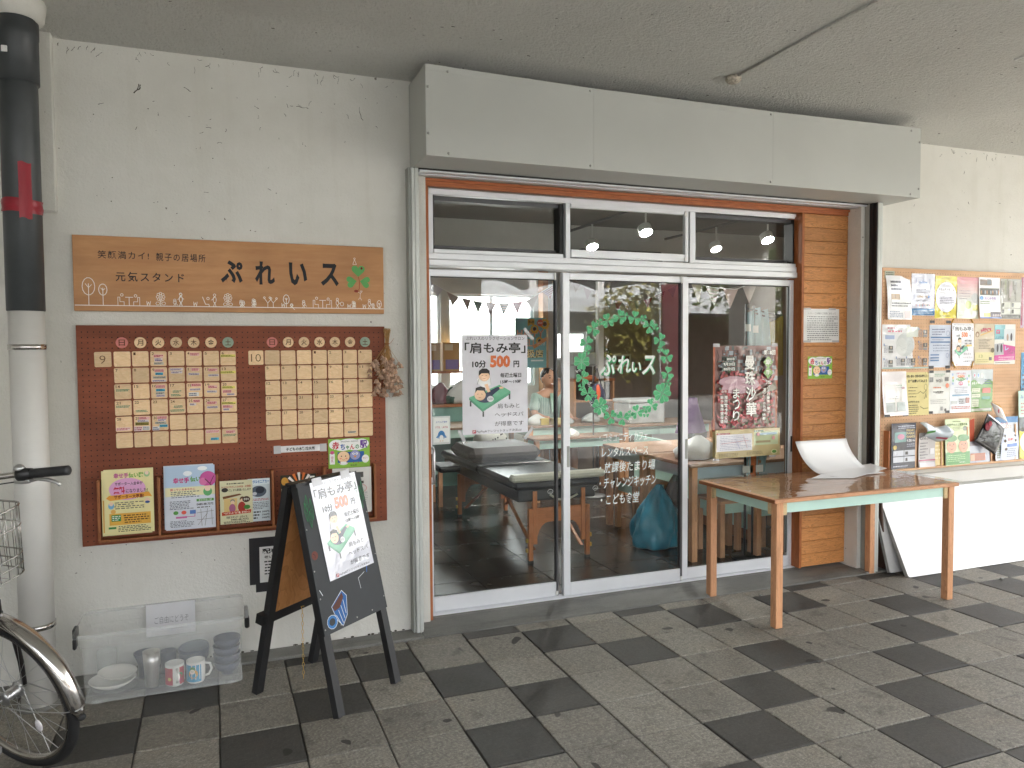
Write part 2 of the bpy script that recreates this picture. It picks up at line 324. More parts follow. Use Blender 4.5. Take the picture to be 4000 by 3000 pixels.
# ------------------------------------------------------------------ lettering and flat print
_fc = bpy.data.curves.new('glyphs', 'FONT'); _fo = bpy.data.objects.new('glyphs', _fc); _fc.resolution_u = 2; _gc = {}
def glyphs(t, bold=0., sp=1.):
    k = (t, bold, sp)
    if k not in _gc:
        _fc.body = t; _fc.offset = bold; _fc.space_character = sp
        m = bpy.data.meshes.new_from_object(_fo); vs = [(v.co.x, v.co.y) for v in m.vertices]; fs = [tuple(p.vertices) for p in m.polygons]; bpy.data.meshes.remove(m)
        if not vs: vs = [(0, 0), (1, 0), (1, 1)]; fs = []
        x = [v[0] for v in vs]; y = [v[1] for v in vs]; _gc[k] = (vs, fs, min(x), max(x), min(y), max(y))
    return _gc[k]
class Ink:
    """flat print on a w x h sheet; u to the right, v downwards, both 0..1"""
    def __init__(s, w, h, gloss=0, z=.0006, fn=None): s.w, s.h, s.g, s.mb, s.z, s.fn = w, h, gloss, MB(), z, fn
    def P(s, u, v):
        x, y = u * s.w, -v * s.h
        return (x, y, s.z + (s.fn(u, v) if s.fn else 0))
    def _a(s, pts, fs, c):
        s.z += .00004; s.mb.add([s.P(*p) for p in pts], fs, c if not isinstance(c, (str, tuple)) else pm(c, s.g)); return s
    def poly(s, pts, c): return s._a(pts, [tuple(range(len(pts)))[::-1]], c)
    def rect(s, u0, v0, u1, v1, c):
        if s.fn and u1 - u0 > .3:
            n = 8; pts = [(u0 + (u1 - u0) * i / n, v) for v in (v0, v1) for i in range(n + 1)]
            return s._a(pts, [(i, n + 1 + i, n + 2 + i, i + 1) for i in range(n)], c)
        return s.poly([(u0, v0), (u1, v0), (u1, v1), (u0, v1)], c)
    def oval(s, u, v, ru, rv, c, n=20, a0=0, a1=2 * pi): return s.poly([(u + ru * cos(a0 + (a1 - a0) * i / n), v + rv * sin(a0 + (a1 - a0) * i / n)) for i in range(n)], c)
    def line(s, pts, wd, c, closed=False):
        if closed: pts = list(pts) + [pts[0]]
        for (a, b), (c_, d) in zip(pts, pts[1:]):
            x, y = (c_ - a) * s.w, (d - b) * s.h; L = sqrt(x * x + y * y) or 1; nx, ny = -y / L * wd / 2 / s.w, x / L * wd / 2 / s.h
            ex, ey = x / L * wd * .3 / s.w, y / L * wd * .3 / s.h
            s.poly([(a + nx - ex, b + ny - ey), (c_ + nx + ex, d + ny + ey), (c_ - nx + ex, d - ny + ey), (a - nx - ex, b - ny - ey)], c)
        return s
    def ring(s, u, v, ru, rv, wd, c, n=16): return s.line([(u + ru * cos(2 * pi * i / n), v + rv * sin(2 * pi * i / n)) for i in range(n)], wd, c, True)
    def text(s, t, u0, v0, u1, v1, c, bold=0., sp=1., italic=0.):
        vs, fs, x0, x1, y0, y1 = glyphs(t, bold, sp); sx = (u1 - u0) / (x1 - x0); sy = (v1 - v0) / (y1 - y0)
        return s._a([(u0 + (x - x0) * sx + italic * (y - y0) * sy, v1 - (y - y0) * sy) for x, y in vs], fs, c)
    def vtext(s, t, u0, v0, u1, v1, c, bold=0.):
        n = len(t); dv = (v1 - v0) / n
        for i, ch in enumerate(t):
            if ch != ' ': s.text(ch, u0, v0 + dv * (i + .06), u1, v0 + dv * (i + .94), c, bold)
        return s
    def fuzz(s, u0, v0, u1, v1, rows, c, fill=.55, word=.05, seed=0):
        """rows of print too small to read"""
        r = random.Random(seed * 31 + rows); dv = (v1 - v0) / rows
        for i in range(rows):
            u = u0 + r.random() * .02; end = u1 - (r.random() * .35 * (u1 - u0) if r.random() < .5 else 0)
            while u < end:
                w = word * (.4 + r.random()); a = v0 + dv * i + dv * (1 - fill) / 2
                s.rect(u, a + dv * .1 * r.random(), min(u + w, end), a + dv * fill, c); u += w + word * .3
        return s
    def build(s, parent, name='print'):
        o = s.mb.build(name, parent); return o
FACE = Euler((pi / 2, 0, 0))
def sheet(name, label, cat, x, y, z, w, h, paper='#e6e5e2', gloss=0, rot=None, group=None, parent=None, thick=.0008, fn=None, mat_=None, tilt=(0, 0, 0), nu=10, nv=10):
    """paper whose top-left corner is at x,y,z; returns (object, Ink)"""
    m = mat_ or pm(paper, gloss); mb = MB()
    if fn:
        mb.grid(lambda u, v: (u * w, -(1 - v) * h, fn(u, 1 - v)), nu, nv, m); mb.grid(lambda u, v: (u * w, -v * h, fn(u, v) - .0006), nu, nv, m)
    else: mb.box(0, w, -h, 0, -thick, 0, m)
    o = mb.build(name, parent); o.location = (x, y, z)
    o.rotation_euler = rot if rot is not None else Euler((pi / 2 + tilt[0], tilt[1], tilt[2]), 'XYZ')
    if label: tag(o, label, cat, group)
    return o, Ink(w, h, gloss, .0007, fn)

# ================================================================== SETTING
T = .3; YW = .53
DARK = {-3: [], -2: [5, 8, 12, 14, 17, 20, -1, 2], -1: [0, 3, 6, 9, 11, 15, 17, 20, -3], 0: [-1, 2, 4, 7, 13, 16, 19, 10 - 20], 1: [1, 5, 9, 12, 14, 18, 21, -2], 2: [4, 8, 11, 16, 19, -4, 0 - 1],
        3: [7, 10, 13, 17, 1, -2], 4: [6, 9, 12, 15, 2, -1], 5: [10, 13, 3, 7, 0], 6: [8, 11, 5, 1], 7: [9, 12, 6, 2], 8: [10, 7, 4]}
def paving():
    base = struct(MB().box(-9, 12, -4.7, .80, -.12, -.012, M['grout']).build('pavement'))
    shape = MB().box(0, T - .006, 0, T - .006, -.010, 0, M['tile'], bev=.003).mesh('paving_tile'); shd = MB().box(0, T - .006, 0, T - .006, -.010, 0, M['tiled'], bev=.003).mesh('dark_paving_tile')
    cut = MB().box(0, T - .006, 0, .093, -.010, 0, M['tile'], bev=.003).mesh('cut_tile'); cutd = MB().box(0, T - .006, 0, .093, -.010, 0, M['tiled'], bev=.003).mesh('dark_cut_tile')
    rest = MB(); rr = random.Random(3)
    for r in range(-2, 14):
        for i in range(-30, 40):
            x0 = i * T + .003; y0 = -(r + 1) * T + .003
            dark = i in DARK[r] if (r in DARK and -4 <= i <= 21) else ((i + 2 * r + (r // 2)) % 3 == 0)
            near = -3 <= i <= 20 and r <= 7 and not (i > 15 + (r < 3) * 5)
            if r >= 0 and i < r * .0 - 3: near = False
            if r == -2 and not (-3 <= i <= 20): continue
            dz = rr.uniform(-.0022, .0010)
            if near:
                o = bpy.data.objects.new('paving_tile', (cutd if dark else cut) if r == -2 else (shd if dark else shape)); C.objects.link(o); o.parent = base
                o.location = (x0 + rr.uniform(-.001, .001), y0, dz); o.rotation_euler = (rr.uniform(-.004, .004), rr.uniform(-.004, .004), rr.uniform(-.006, .006))
            else: rest.box(x0, x0 + T - .006, y0, y0 + T - .006, -.010, dz, M['tiled'] if dark else M['tile'])
    stuff(rest.build('paving_tile', base))
    c = MB(); c.box(-9, 1.30, .398, YW - .002, -.01, .012, M['curb'], bev=.004); c.box(4.30, 8, .398, YW - .002, -.01, .012, M['curb'], bev=.004); struct(c.build('curb'))
    c = MB(); c.prism([(1.302, .40, -.01), (1.302, .40, .006), (1.302, .47, .014), (1.302, .70, .020), (1.302, .70, -.01)], (2.996, 0, 0), M['thresh'])
    c.prism([(1.302, .62, .0185), (1.302, .70, .0215), (1.302, .80, .0215), (1.302, .80, -.01), (1.302, .62, -.01)], (2.996, 0, 0), M['curb']); struct(c.build('threshold'))
    # loose stones
    for k, (x, y, s) in enumerate([(3.36, .30, .009), (5.0, -.02, .013), (4.86, .36, .007)]):
        o = MB().ell((0, 0, s * .5), (s, s * .8, s * .6), M['curb'], 7, 5).build('pebble'); o.location = (x, y, 0)
        tag(o, ['tiny grey pebble on the paving by the left rear table leg', 'small pale pebble on the paving right of the mint table', 'tiny pebble beside the foot of the leaning white board'][k], 'pebble')
paving()
struct(MB().box(-60, 60, -70, -4.72, -.3, -.10, M['asphalt']).build('ground'))

def walls():
    w = thing('plaster_wall', 'cream textured plaster wall left of the shop door behind the calendar board', 'wall', (0, YW, 0))
    B1('wall_face', (-9, 1.262, 0, .22, .0, 2.92), M['plaster'], w)
    B1('door_reveal', (1.262, 1.385, .055, .22, .0, 2.42), M['plaster'], w)
    w2 = thing('plaster_wall', 'cream plaster wall right of the shop door behind the flyer board', 'wall', (0, YW, 0))
    B1('wall_face', (4.405, 8, 0, .22, 0, 2.92), M['plaster'], w2)
    B1('door_reveal', (4.312, 4.405, -.035, .22, 0, 2.42), M['plaster'], w2)
    w3 = thing('plaster_wall', 'plaster lintel above the shop door, hidden behind the shutter box', 'wall', (0, YW, 0))
    B1('lintel', (1.262, 4.405, .002, .22, 2.422, 2.92), M['plaster'], w3)
    # porch ceiling with haunch along the wall
    c = MB(); v = [(-9, .55, 2.886), (-9, .13, 2.952), (-9, -4.72, 2.952), (-9, -4.72, 3.2), (-9, .55, 3.2)]
    c.prism(v, (17, 0, 0), M['ceiling']); struct(c.build('ceiling'))
    struct(MB().box(-9, 8, -4.72, -4.42, 2.62, 2.953, M['ceiling']).build('ceiling_beam'))
    e = thing('plaster_wall', 'plaster end wall closing the left side of the porch', 'wall', (-3.4, 0, 0)); B1('wall_face', (-.2, 0, -4.4, .53, 0, 2.95), M['plaster'], e)
    for i, x in enumerate((-2.9, 3.2, 7.7)):
        k = tag(MB().box(x - .25, x + .25, -4.7, -4.25, 0, 2.62, M['plaster'], bev=.02).build('concrete_pillar'), ['square plaster pillar at the left front of the porch', 'square plaster pillar at the middle front of the porch', 'square plaster pillar at the far right front of the porch'][i], 'pillar')
walls()
def grime():
    r = random.Random(41); c = MB(); m = mat('old_cobweb', (.07, .06, .045), .9, 0, .5, 30)
    def strand(x, z, L, a, w=.0011, y=None):
        p = [(x, z)]
        for k in range(5): a += r.uniform(-.7, .7); p.append((p[-1][0] + L / 5 * cos(a), p[-1][1] + L / 5 * sin(a)))
        c.tube([(u, (YW if y is None else y) - .0008, v) for u, v in p], [w * r.uniform(.5, 1.5) for _ in p], m, 4)
    for i in range(64):
        x = r.uniform(-.32, 1.24) if i % 3 else r.uniform(4.52, 6.2); z = 2.878 - abs(r.gauss(0, .02)); strand(x, z, r.uniform(.008, .035), r.uniform(-2.4, -.7), .0009)
    for i in range(46):
        x = r.uniform(-.3, 1.24) if i % 4 else r.uniform(4.6, 6.2); z = r.uniform(2.45, 2.86) if i % 5 else r.uniform(2.1, 2.86); strand(x, z, r.uniform(.004, .025), r.uniform(0, 6), .001)
    strand(-.002, 2.685, .05, .3, .0022); strand(.01, 2.70, .035, .2, .002); strand(.21, 2.735, .035, .5, .0012); strand(.0, 2.52, .016, .2, .0014); strand(.72, 2.70, .06, .8, .0012); strand(1.03, 2.73, .07, -1.6, .0012); strand(.78, 2.71, .03, 1, .001)
    for i in range(60):
        x = r.uniform(-.3, 1.25); c.ell((x, YW - .0006, 1.3 + r.random() * 1.5 if r.random() < .7 else .45 + r.random() * .15), (r.uniform(.0012, .003),) * 2 + (r.uniform(.0012, .003),), m, 5, 4)
    for i in range(44):
        x = r.uniform(-.28, 1.26); c.ell((x, YW - .001, .014), (r.uniform(.004, .012), .004, r.uniform(.002, .006)), m, 5, 4)
    stuff(c.build('wall_grime', [o for o in C.objects if o.name == 'plaster_wall'][0])).matrix_parent_inverse = Matrix.Translation((0, -YW, 0))
    c = MB()
    for i in range(160):
        x, y = r.uniform(-.5, 6), r.uniform(-.9, .5); z = 2.9515 if y < .12 else 2.886 + (.55 - y) / .42 * .066 - .001
        a = r.uniform(0, 6); L = r.uniform(.004, .02); c.tube([(x, y, z), (x + L * cos(a), y + L * sin(a) * .4, z)], r.uniform(.0008, .002), m, 4)
    stuff(c.build('ceiling_grime', C.objects['ceiling']))
grime()
# conduit, cap and hatch on the ceiling
o = thing('ceiling_conduit', 'thin painted conduit pipe running along the porch ceiling', 'pipe', (2.95, 0, 2.952))
c = MB(); c.tube([(0, .0, -.004), (-.015, -.6, -.004), (0, -4.3, -.004)], .0075, M['ceiling'], 8); c.build('pipe', o)
c = MB(); c.lathe([(.042, 0), (.042, -.018), (.032, -.030), (1e-4, -.034)][::-1], M['rust'], 18, (0, .045, 0)); c.build('junction_cap', o)
o = thing('ceiling_hatch', 'small white hatch plate in the porch ceiling at the right edge', 'hatch', (4.13, -.75, 2.952))
MB().box(0, .3, -.3, .09, -.008, .002, M['white'], bev=.003).build('plate', o); MB().box(.01, .29, -.29, .08, -.0095, -.008, M['ceiling']).build('inset', o)
# concrete pier beside the pipe
o = tag(MB().box(-.545, -.322, .485, .532, 2.12, 2.90, M['plaster'], bev=.004).build('wall_box'), 'shallow plastered box on the wall behind the top of the drainpipe', 'wall box')

# ------------------------------------------------------------------ drainpipe
def lathe_at(mb, prof, m, x, y, seg=28): return mb.lathe(prof, m, seg, (x, y, 0))
px_, py_ = -.412, .285
p = thing('drainpipe', 'round drainpipe, dark grey above and painted white below, with red tape', 'drainpipe', (px_, py_, 0))
MB().lathe([(.066, .0), (.066, 1.672)], M['pipew'], 32).build('lower_pipe', p)
MB().lathe([(.067, 1.67), (.0705, 1.672), (.0705, 2.55), (.0705, 2.95)], M['pipeg'], 32).build('upper_pipe', p)
MB().lathe([(.071, 2.60), (.078, 2.602), (.078, 2.78), (.080, 2.785), (.080, 2.85), (.071, 2.853)], M['pipeg'], 32).build('collar', p)
MB().lathe([(.10, 2.86), (.115, 2.952)], M['plaster'], 24).build('ceiling_flange', p)
for z in (1.51, .335):
    c = MB(); c.lathe([(.0665, z), (.071, z + .001), (.071, z + .022), (.0665, z + .023)], M['chrome'], 32); c.build('clamp', p)
def wrap(z0, z1, a0, a1, r, m, n=10, wob=.002):
    mb = MB(); mb.grid(lambda u, v: ((r + wob * sin(u * 17 + v * 9)) * cos(a0 + (a1 - a0) * u), (r + wob * sin(u * 17 + v * 9)) * sin(a0 + (a1 - a0) * u), z0 + (z1 - z0) * v + .004 * sin(u * 6)), n, 5, m); return mb
wrap(2.07, 2.125, radians(-175), radians(5), .074, M['tape'], 18).build('red_tape', p)
wrap(2.045, 2.27, radians(-88), radians(-52), .0755, M['tape'], 6, .0015).build('red_tape', p)
MB().box(-.040, -.018, -.083, -.078, 2.70, 2.725, M['white'], bev=.002).build('sticker', p)
MB().tube([(0, 0, -.004), (0, 0, .012)], .085, M['curb'], 24).build('mortar_ring', p)

# ------------------------------------------------------------------ shutter box above the door
def shutter_box():
    b = thing('shutter_box', 'long pale grey metal shutter box above the shop door', 'shutter box', (0, 0, 0))
    x0, x1, yf, zb = 1.288, 4.492, .20, 2.435
    xs = [x0, 2.19, 3.345, x1]; tops = [2.868, 2.853, 2.853, 2.868]
    for i in range(3):
        g = .0004; mb = MB(); n = 8; a, e = xs[i] + (g if i else 0), xs[i + 1] - (g if i < 2 else 0)
        mb.prism([(a, yf, zb), (e, yf, zb), (e, yf, tops[i + 1]), (a, yf, tops[i])], (0, .012, 0), M['steelw']); mb.build('front_panel', b)
        mb = MB(); mb.prism([(a, yf - .0012, tops[i] - .030), (e, yf - .0012, tops[i + 1] - .030), (e, yf - .0012, tops[i + 1] - .001), (a, yf - .0012, tops[i] - .001)], (0, .0011, 0), M['steelw']); mb.build('top_seam', b)
    B1('side_panel', (x0, x0 + .012, yf + .012, YW - .002, zb, 2.868), M['steelw'], b); B1('side_panel', (x1 - .012, x1, yf + .012, YW - .002, zb, 2.868), M['steelw'], b)
    for a, e in ((x0 + .012, 2.03), (2.031, 2.95), (2.951, 3.9), (3.901, x1 - .012)): B1('soffit_panel', (a, e, yf + .012, YW - .06, zb, zb + .008), M['steelw'], b)
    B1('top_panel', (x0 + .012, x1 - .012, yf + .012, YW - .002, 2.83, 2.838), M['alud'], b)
    for x, z in [(1.40, 2.842), (2.19 - .02, 2.838), (3.345 - .015, 2.836), (4.41, 2.846), (1.40, 2.452), (2.17, 2.452), (3.33, 2.452), (4.41, 2.452), (1.30, 2.76), (1.30, 2.54), (4.48, 2.78), (4.478, 2.49)]:
        MB().lathe([(.0075, 0), (.006, .003), (1e-4, .004)], M['steel'], 10, mx=Euler((pi / 2, 0, 0)).to_matrix()).build('screw', b).location = (x, yf - .0012, z)
    c = MB(); c.box(1.318, 4.345, .463, .471, 2.428, 2.440, M['black']); c.box(1.325, 4.345, .473, .515, 2.420, 2.432, M['alu'], bev=.002); c.box(1.325, 4.345, .5155, .523, 2.422, 2.436, M['black']); c.box(1.325, 4.345, .524, .556, 2.416, 2.430, M['alu'], bev=.002); c.build('shutter_slot', b)
    g = thing('shutter_guide_rail', 'white painted vertical shutter guide rail left of the sliding doors', 'guide rail', (1.262, .455, 0))
    c = MB(); c.box(0, .013, .012, .073, 0, 2.434, M['railg'], bev=.001); c.build('side_strip', g)
    c = MB(); c.box(.013, .030, .0, .073, -.002, 2.434, M['rail'], bev=.003); c.box(.031, .052, .004, .073, -.002, 2.434, M['rail'], bev=.004); c.build('channel', g)
    c = MB(); c.box(.0525, .060, .03, .073, 0, 2.434, M['rail']); c.build('inner_lip', g)
    g = thing('shutter_guide_rail', 'white painted vertical shutter guide rail right of the sliding doors', 'guide rail', (4.345, .395, 0))
    c = MB(); c.box(.012, .034, 0, .055, 0, 2.434, M['rail'], bev=.004); c.box(.035, .056, .003, .13, 0, 2.434, M['rail'], bev=.004); c.build('channel', g)
    c = MB(); c.box(.004, .0115, .004, .03, 0, 2.434, M['black']); c.box(-.002, .0115, .032, .060, 0, 2.434, M['black']); c.build('slot', g)
    c = MB(); c.box(-.006, .010, .061, .098, 0, 2.434, M['railg'], bev=.002); c.build('inner_lip', g)
shutter_box()

# ------------------------------------------------------------------ door front: timber, frame, transoms, sashes
def shopfront():
    t = thing('timber_surround', 'orange stained timber trim around the aluminium shopfront', 'trim', (0, .6, 0))
    B1('head_board', (1.386, 4.31, .0, .03, 2.376, 2.416), M['woodhead'], t, .002); B1('upper_lip', (1.386, 4.31, -.012, -.001, 2.400, 2.416), M['woodhead'], t, .001)
    B1('side_board', (1.386, 1.404, .0, .14, .015, 2.375), M['woodtrim'], t, .002)
    B1('side_board', (3.920, 3.940, .0, .14, .026, 2.375), M['woodtrim'], t, .002)
    w = thing('plank_wall', 'wall panel of orange horizontal cedar planks right of the sliding doors', 'wood panel', (0, .604, 0))
    zs = [.03] + [.03 + .0868 * k + R.uniform(-.002, .002) for k in range(1, 27)] + [2.374]
    for a, e in zip(zs, zs[1:]):
        o = MB().box(-.184, .184, 0, .018 + R.uniform(-.001, .001), a + .0008 - (a + e) / 2, e - .0010 - (a + e) / 2, M['woodo'], bev=.002).build('plank', w); o.location = (4.126, R.uniform(-.001, .001), (a + e) / 2)
    B1('backing', (3.94, 4.31, .019, .05, .03, 2.37), M['woodtrim'], w)
    A = M['alu']; K = M['black']
    f = thing('shopfront_frame', 'silver aluminium frame holding the transom windows and sliding doors', 'door frame', (0, 0, 0))
    B1('head', (1.405, 3.919, .655, .75, 2.356, 2.375), A, f, .002); B1('head_lip', (1.418, 3.9, .645, .654, 2.343, 2.374), A, f, .001)
    B1('left_jamb', (1.405, 1.413, .65, .76, .02, 2.355), A, f, .001); B1('right_jamb', (3.945, 3.958, .655, .76, .02, 2.355), A, f, .001)
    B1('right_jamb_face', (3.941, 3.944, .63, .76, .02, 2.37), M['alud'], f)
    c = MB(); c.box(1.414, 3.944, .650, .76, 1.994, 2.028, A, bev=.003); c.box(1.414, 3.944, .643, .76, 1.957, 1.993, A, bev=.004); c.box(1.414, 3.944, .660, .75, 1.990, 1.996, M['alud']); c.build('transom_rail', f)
    c = MB(); [c.box(1.413, 3.945, y, y + .008, .018, .028, A) for y in (.652, .672, .692, .712)]; c.box(1.413, 3.945, .660, .75, .016, .0215, K); c.build('floor_track', f)
    # transoms
    for i, (a, e, yy) in enumerate(((1.418, 2.238, .655), (2.268, 3.092, .640), (3.092, 3.942, .655))):
        q = thing('transom_window', ['left transom window pane above the left sliding door', 'middle transom window, sliding sash set forward of its neighbours', 'right transom window pane reflecting a ceiling lamp'][i], 'window', (0, 0, 0), 0, 'transom windows above the sliding doors')
        z0, z1 = 2.028, 2.342
        if i != 1:
            aa, ee = (a, e) if i == 0 else (a, e)
            B1('stile', (aa, aa + .026 + (i == 2) * .016, yy, yy + .05, z0, z1 + .03), A, q, .002)
            if i == 2: B1('stile', (ee - .010, ee + .016, yy, yy + .05, z0, z1), A, q, .002)
            B1('bottom_rail', (aa + .03, ee - .011, yy + .003, yy + .05, z0, z0 + .022), A, q, .002)
            gx0, gx1 = aa + .028 + (i == 2) * .016, ee - (.004 if i == 0 else .012)
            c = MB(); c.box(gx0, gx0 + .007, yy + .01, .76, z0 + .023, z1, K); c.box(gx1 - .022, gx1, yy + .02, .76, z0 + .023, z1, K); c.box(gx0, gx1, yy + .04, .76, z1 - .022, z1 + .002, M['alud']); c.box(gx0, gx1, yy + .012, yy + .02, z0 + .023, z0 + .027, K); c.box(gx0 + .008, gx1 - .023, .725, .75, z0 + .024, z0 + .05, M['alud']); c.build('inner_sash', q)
            B1('pane', (gx0 + .008, gx1 - .023, .728, .732, z0 + .051, z1 - .023), M['glass'], q)
        else:
            B1('stile', (2.239, 2.268, yy + .01, yy + .07, z0, z1 + .03), A, q, .002)
            B1('stile', (3.048, 3.072, yy, yy + .03, z0 + .004, z1), A, q, .002); B1('top_rail', (2.269, 3.047, yy + .002, yy + .03, z1 - .022, z1 + .001), A, q, .002); B1('bottom_rail', (2.269, 3.047, yy + .002, yy + .03, z0 + .006, z0 + .05), A, q, .002)
            B1('pane', (2.269, 3.047, yy + .012, yy + .016, z0 + .051, z1 - .023), M['glass'], q); B1('gasket', (3.073, 3.091, yy + .02, yy + .06, z0, z1), K, q)
            B1('latch', (3.040, 3.056, yy - .008, yy - .001, 2.31, 2.335), M['white'], q, .002); B1('latch', (3.04, 3.056, yy - .008, yy - .001, 2.034, 2.055), M['white'], q, .002)
    # sliding sashes
    spec = [(1.414, 2.222, .690, 'left glass sliding door with the massage price poster and a vertical bar handle'), (2.223, 3.052, .662, 'middle glass sliding door with the painted clover wreath'), (3.053, 3.940, .676, 'right glass sliding door with the red flower festival poster, behind the table')]
    for i, (a, e, yy, lb) in enumerate(spec):
        q = thing('sliding_door', lb, 'sliding door', (0, 0, 0), 0, 'sliding doors of the shopfront'); sw = (.022, .045, .045)[i]; ew = (.020, .002, .045)[i]
        B1('stile', (a, a + sw, yy, yy + .036, .03, 1.944), A, q, .003)
        B1('top_rail', (a + sw, e - ew, yy + .004, yy + .034, 1.905, 1.944), A, q, .003); B1('bottom_rail', (a + sw, e - ew, yy + .003, yy + .034, .028, .112 - .006 * i), A, q, .003)
        if i == 0: B1('end_stile', (e - ew - .014, e - ew, yy - .0005, yy + .034, .03, 1.944), M['alud'], q, .002)
        elif i == 1: B1('end_stile', (e - .019, e - .003, yy + .001, yy + .034, .03, 1.944), M['alud'], q, .002)
        else: B1('end_stile', (e - ew - .005, e - .006, yy, yy + .036, .03, 1.944), A, q, .003); B1('gap_strip', (e - .0055, e + .0005, yy + .01, yy + .04, .03, 1.95), K, q)
        B1('pane', (a + sw, e - ew - (.014 if i == 0 else .019 if i == 1 else .005), yy + .016, yy + .020, .112 - .006 * i, 1.905), M['glass'], q)
        c = MB(); x0, x1 = a + sw + .0005, e - ew - (.0145 if i == 0 else .0195 if i == 1 else .0055)
        c.box(x0, x1, yy + .0125, yy + .0155, 1.899, 1.9045, K); c.box(x0, x1, yy + .0125, yy + .0155, .1125 - .006 * i, .117 - .006 * i, K); c.box(x0, x0 + .004, yy + .0125, yy + .0155, .118, 1.8985, K); c.box(x1 - .004, x1, yy + .0125, yy + .0155, .118, 1.8985, K); c.build('gasket', q)
        if i: c = MB(); x0 = a + sw - .022; c.box(x0, x0 + .018, yy - .002, yy + .0005, .80, .925, M['railg'], bev=.001); c.build('finger_pull', q)
        c = MB(); zz = .02; c.box(e - ew - .022, e - ew - .006, yy - .012, yy - .001, .035, .06, M['white'], bev=.004) if i < 2 else None
        if i < 2: c.build('guide_block', q); B1('guide_block', (e - ew - .024, e - ew - .010, yy - .010, yy - .001, 1.90, 1.945), M['white'], q, .004)
        if i == 2: B1('finger_pull', (3.905, 3.918, yy - .002, yy + .0005, .80, .905), K, q, .001)
    q0 = [o for o in C.objects if o.name.startswith('sliding_door')][0]
    c = MB(); c.tube([(1.434, .688, .955), (1.434, .662, .950), (1.434, .655, .935), (1.434, .655, .775), (1.434, .662, .760), (1.434, .688, .755)], .0075, M['silver'], 10); c.build('bar_handle', q0)
    B1('handle_plate', (1.418, 1.432, .6855, .6895, .79, .92), K, q0)
shopfront()

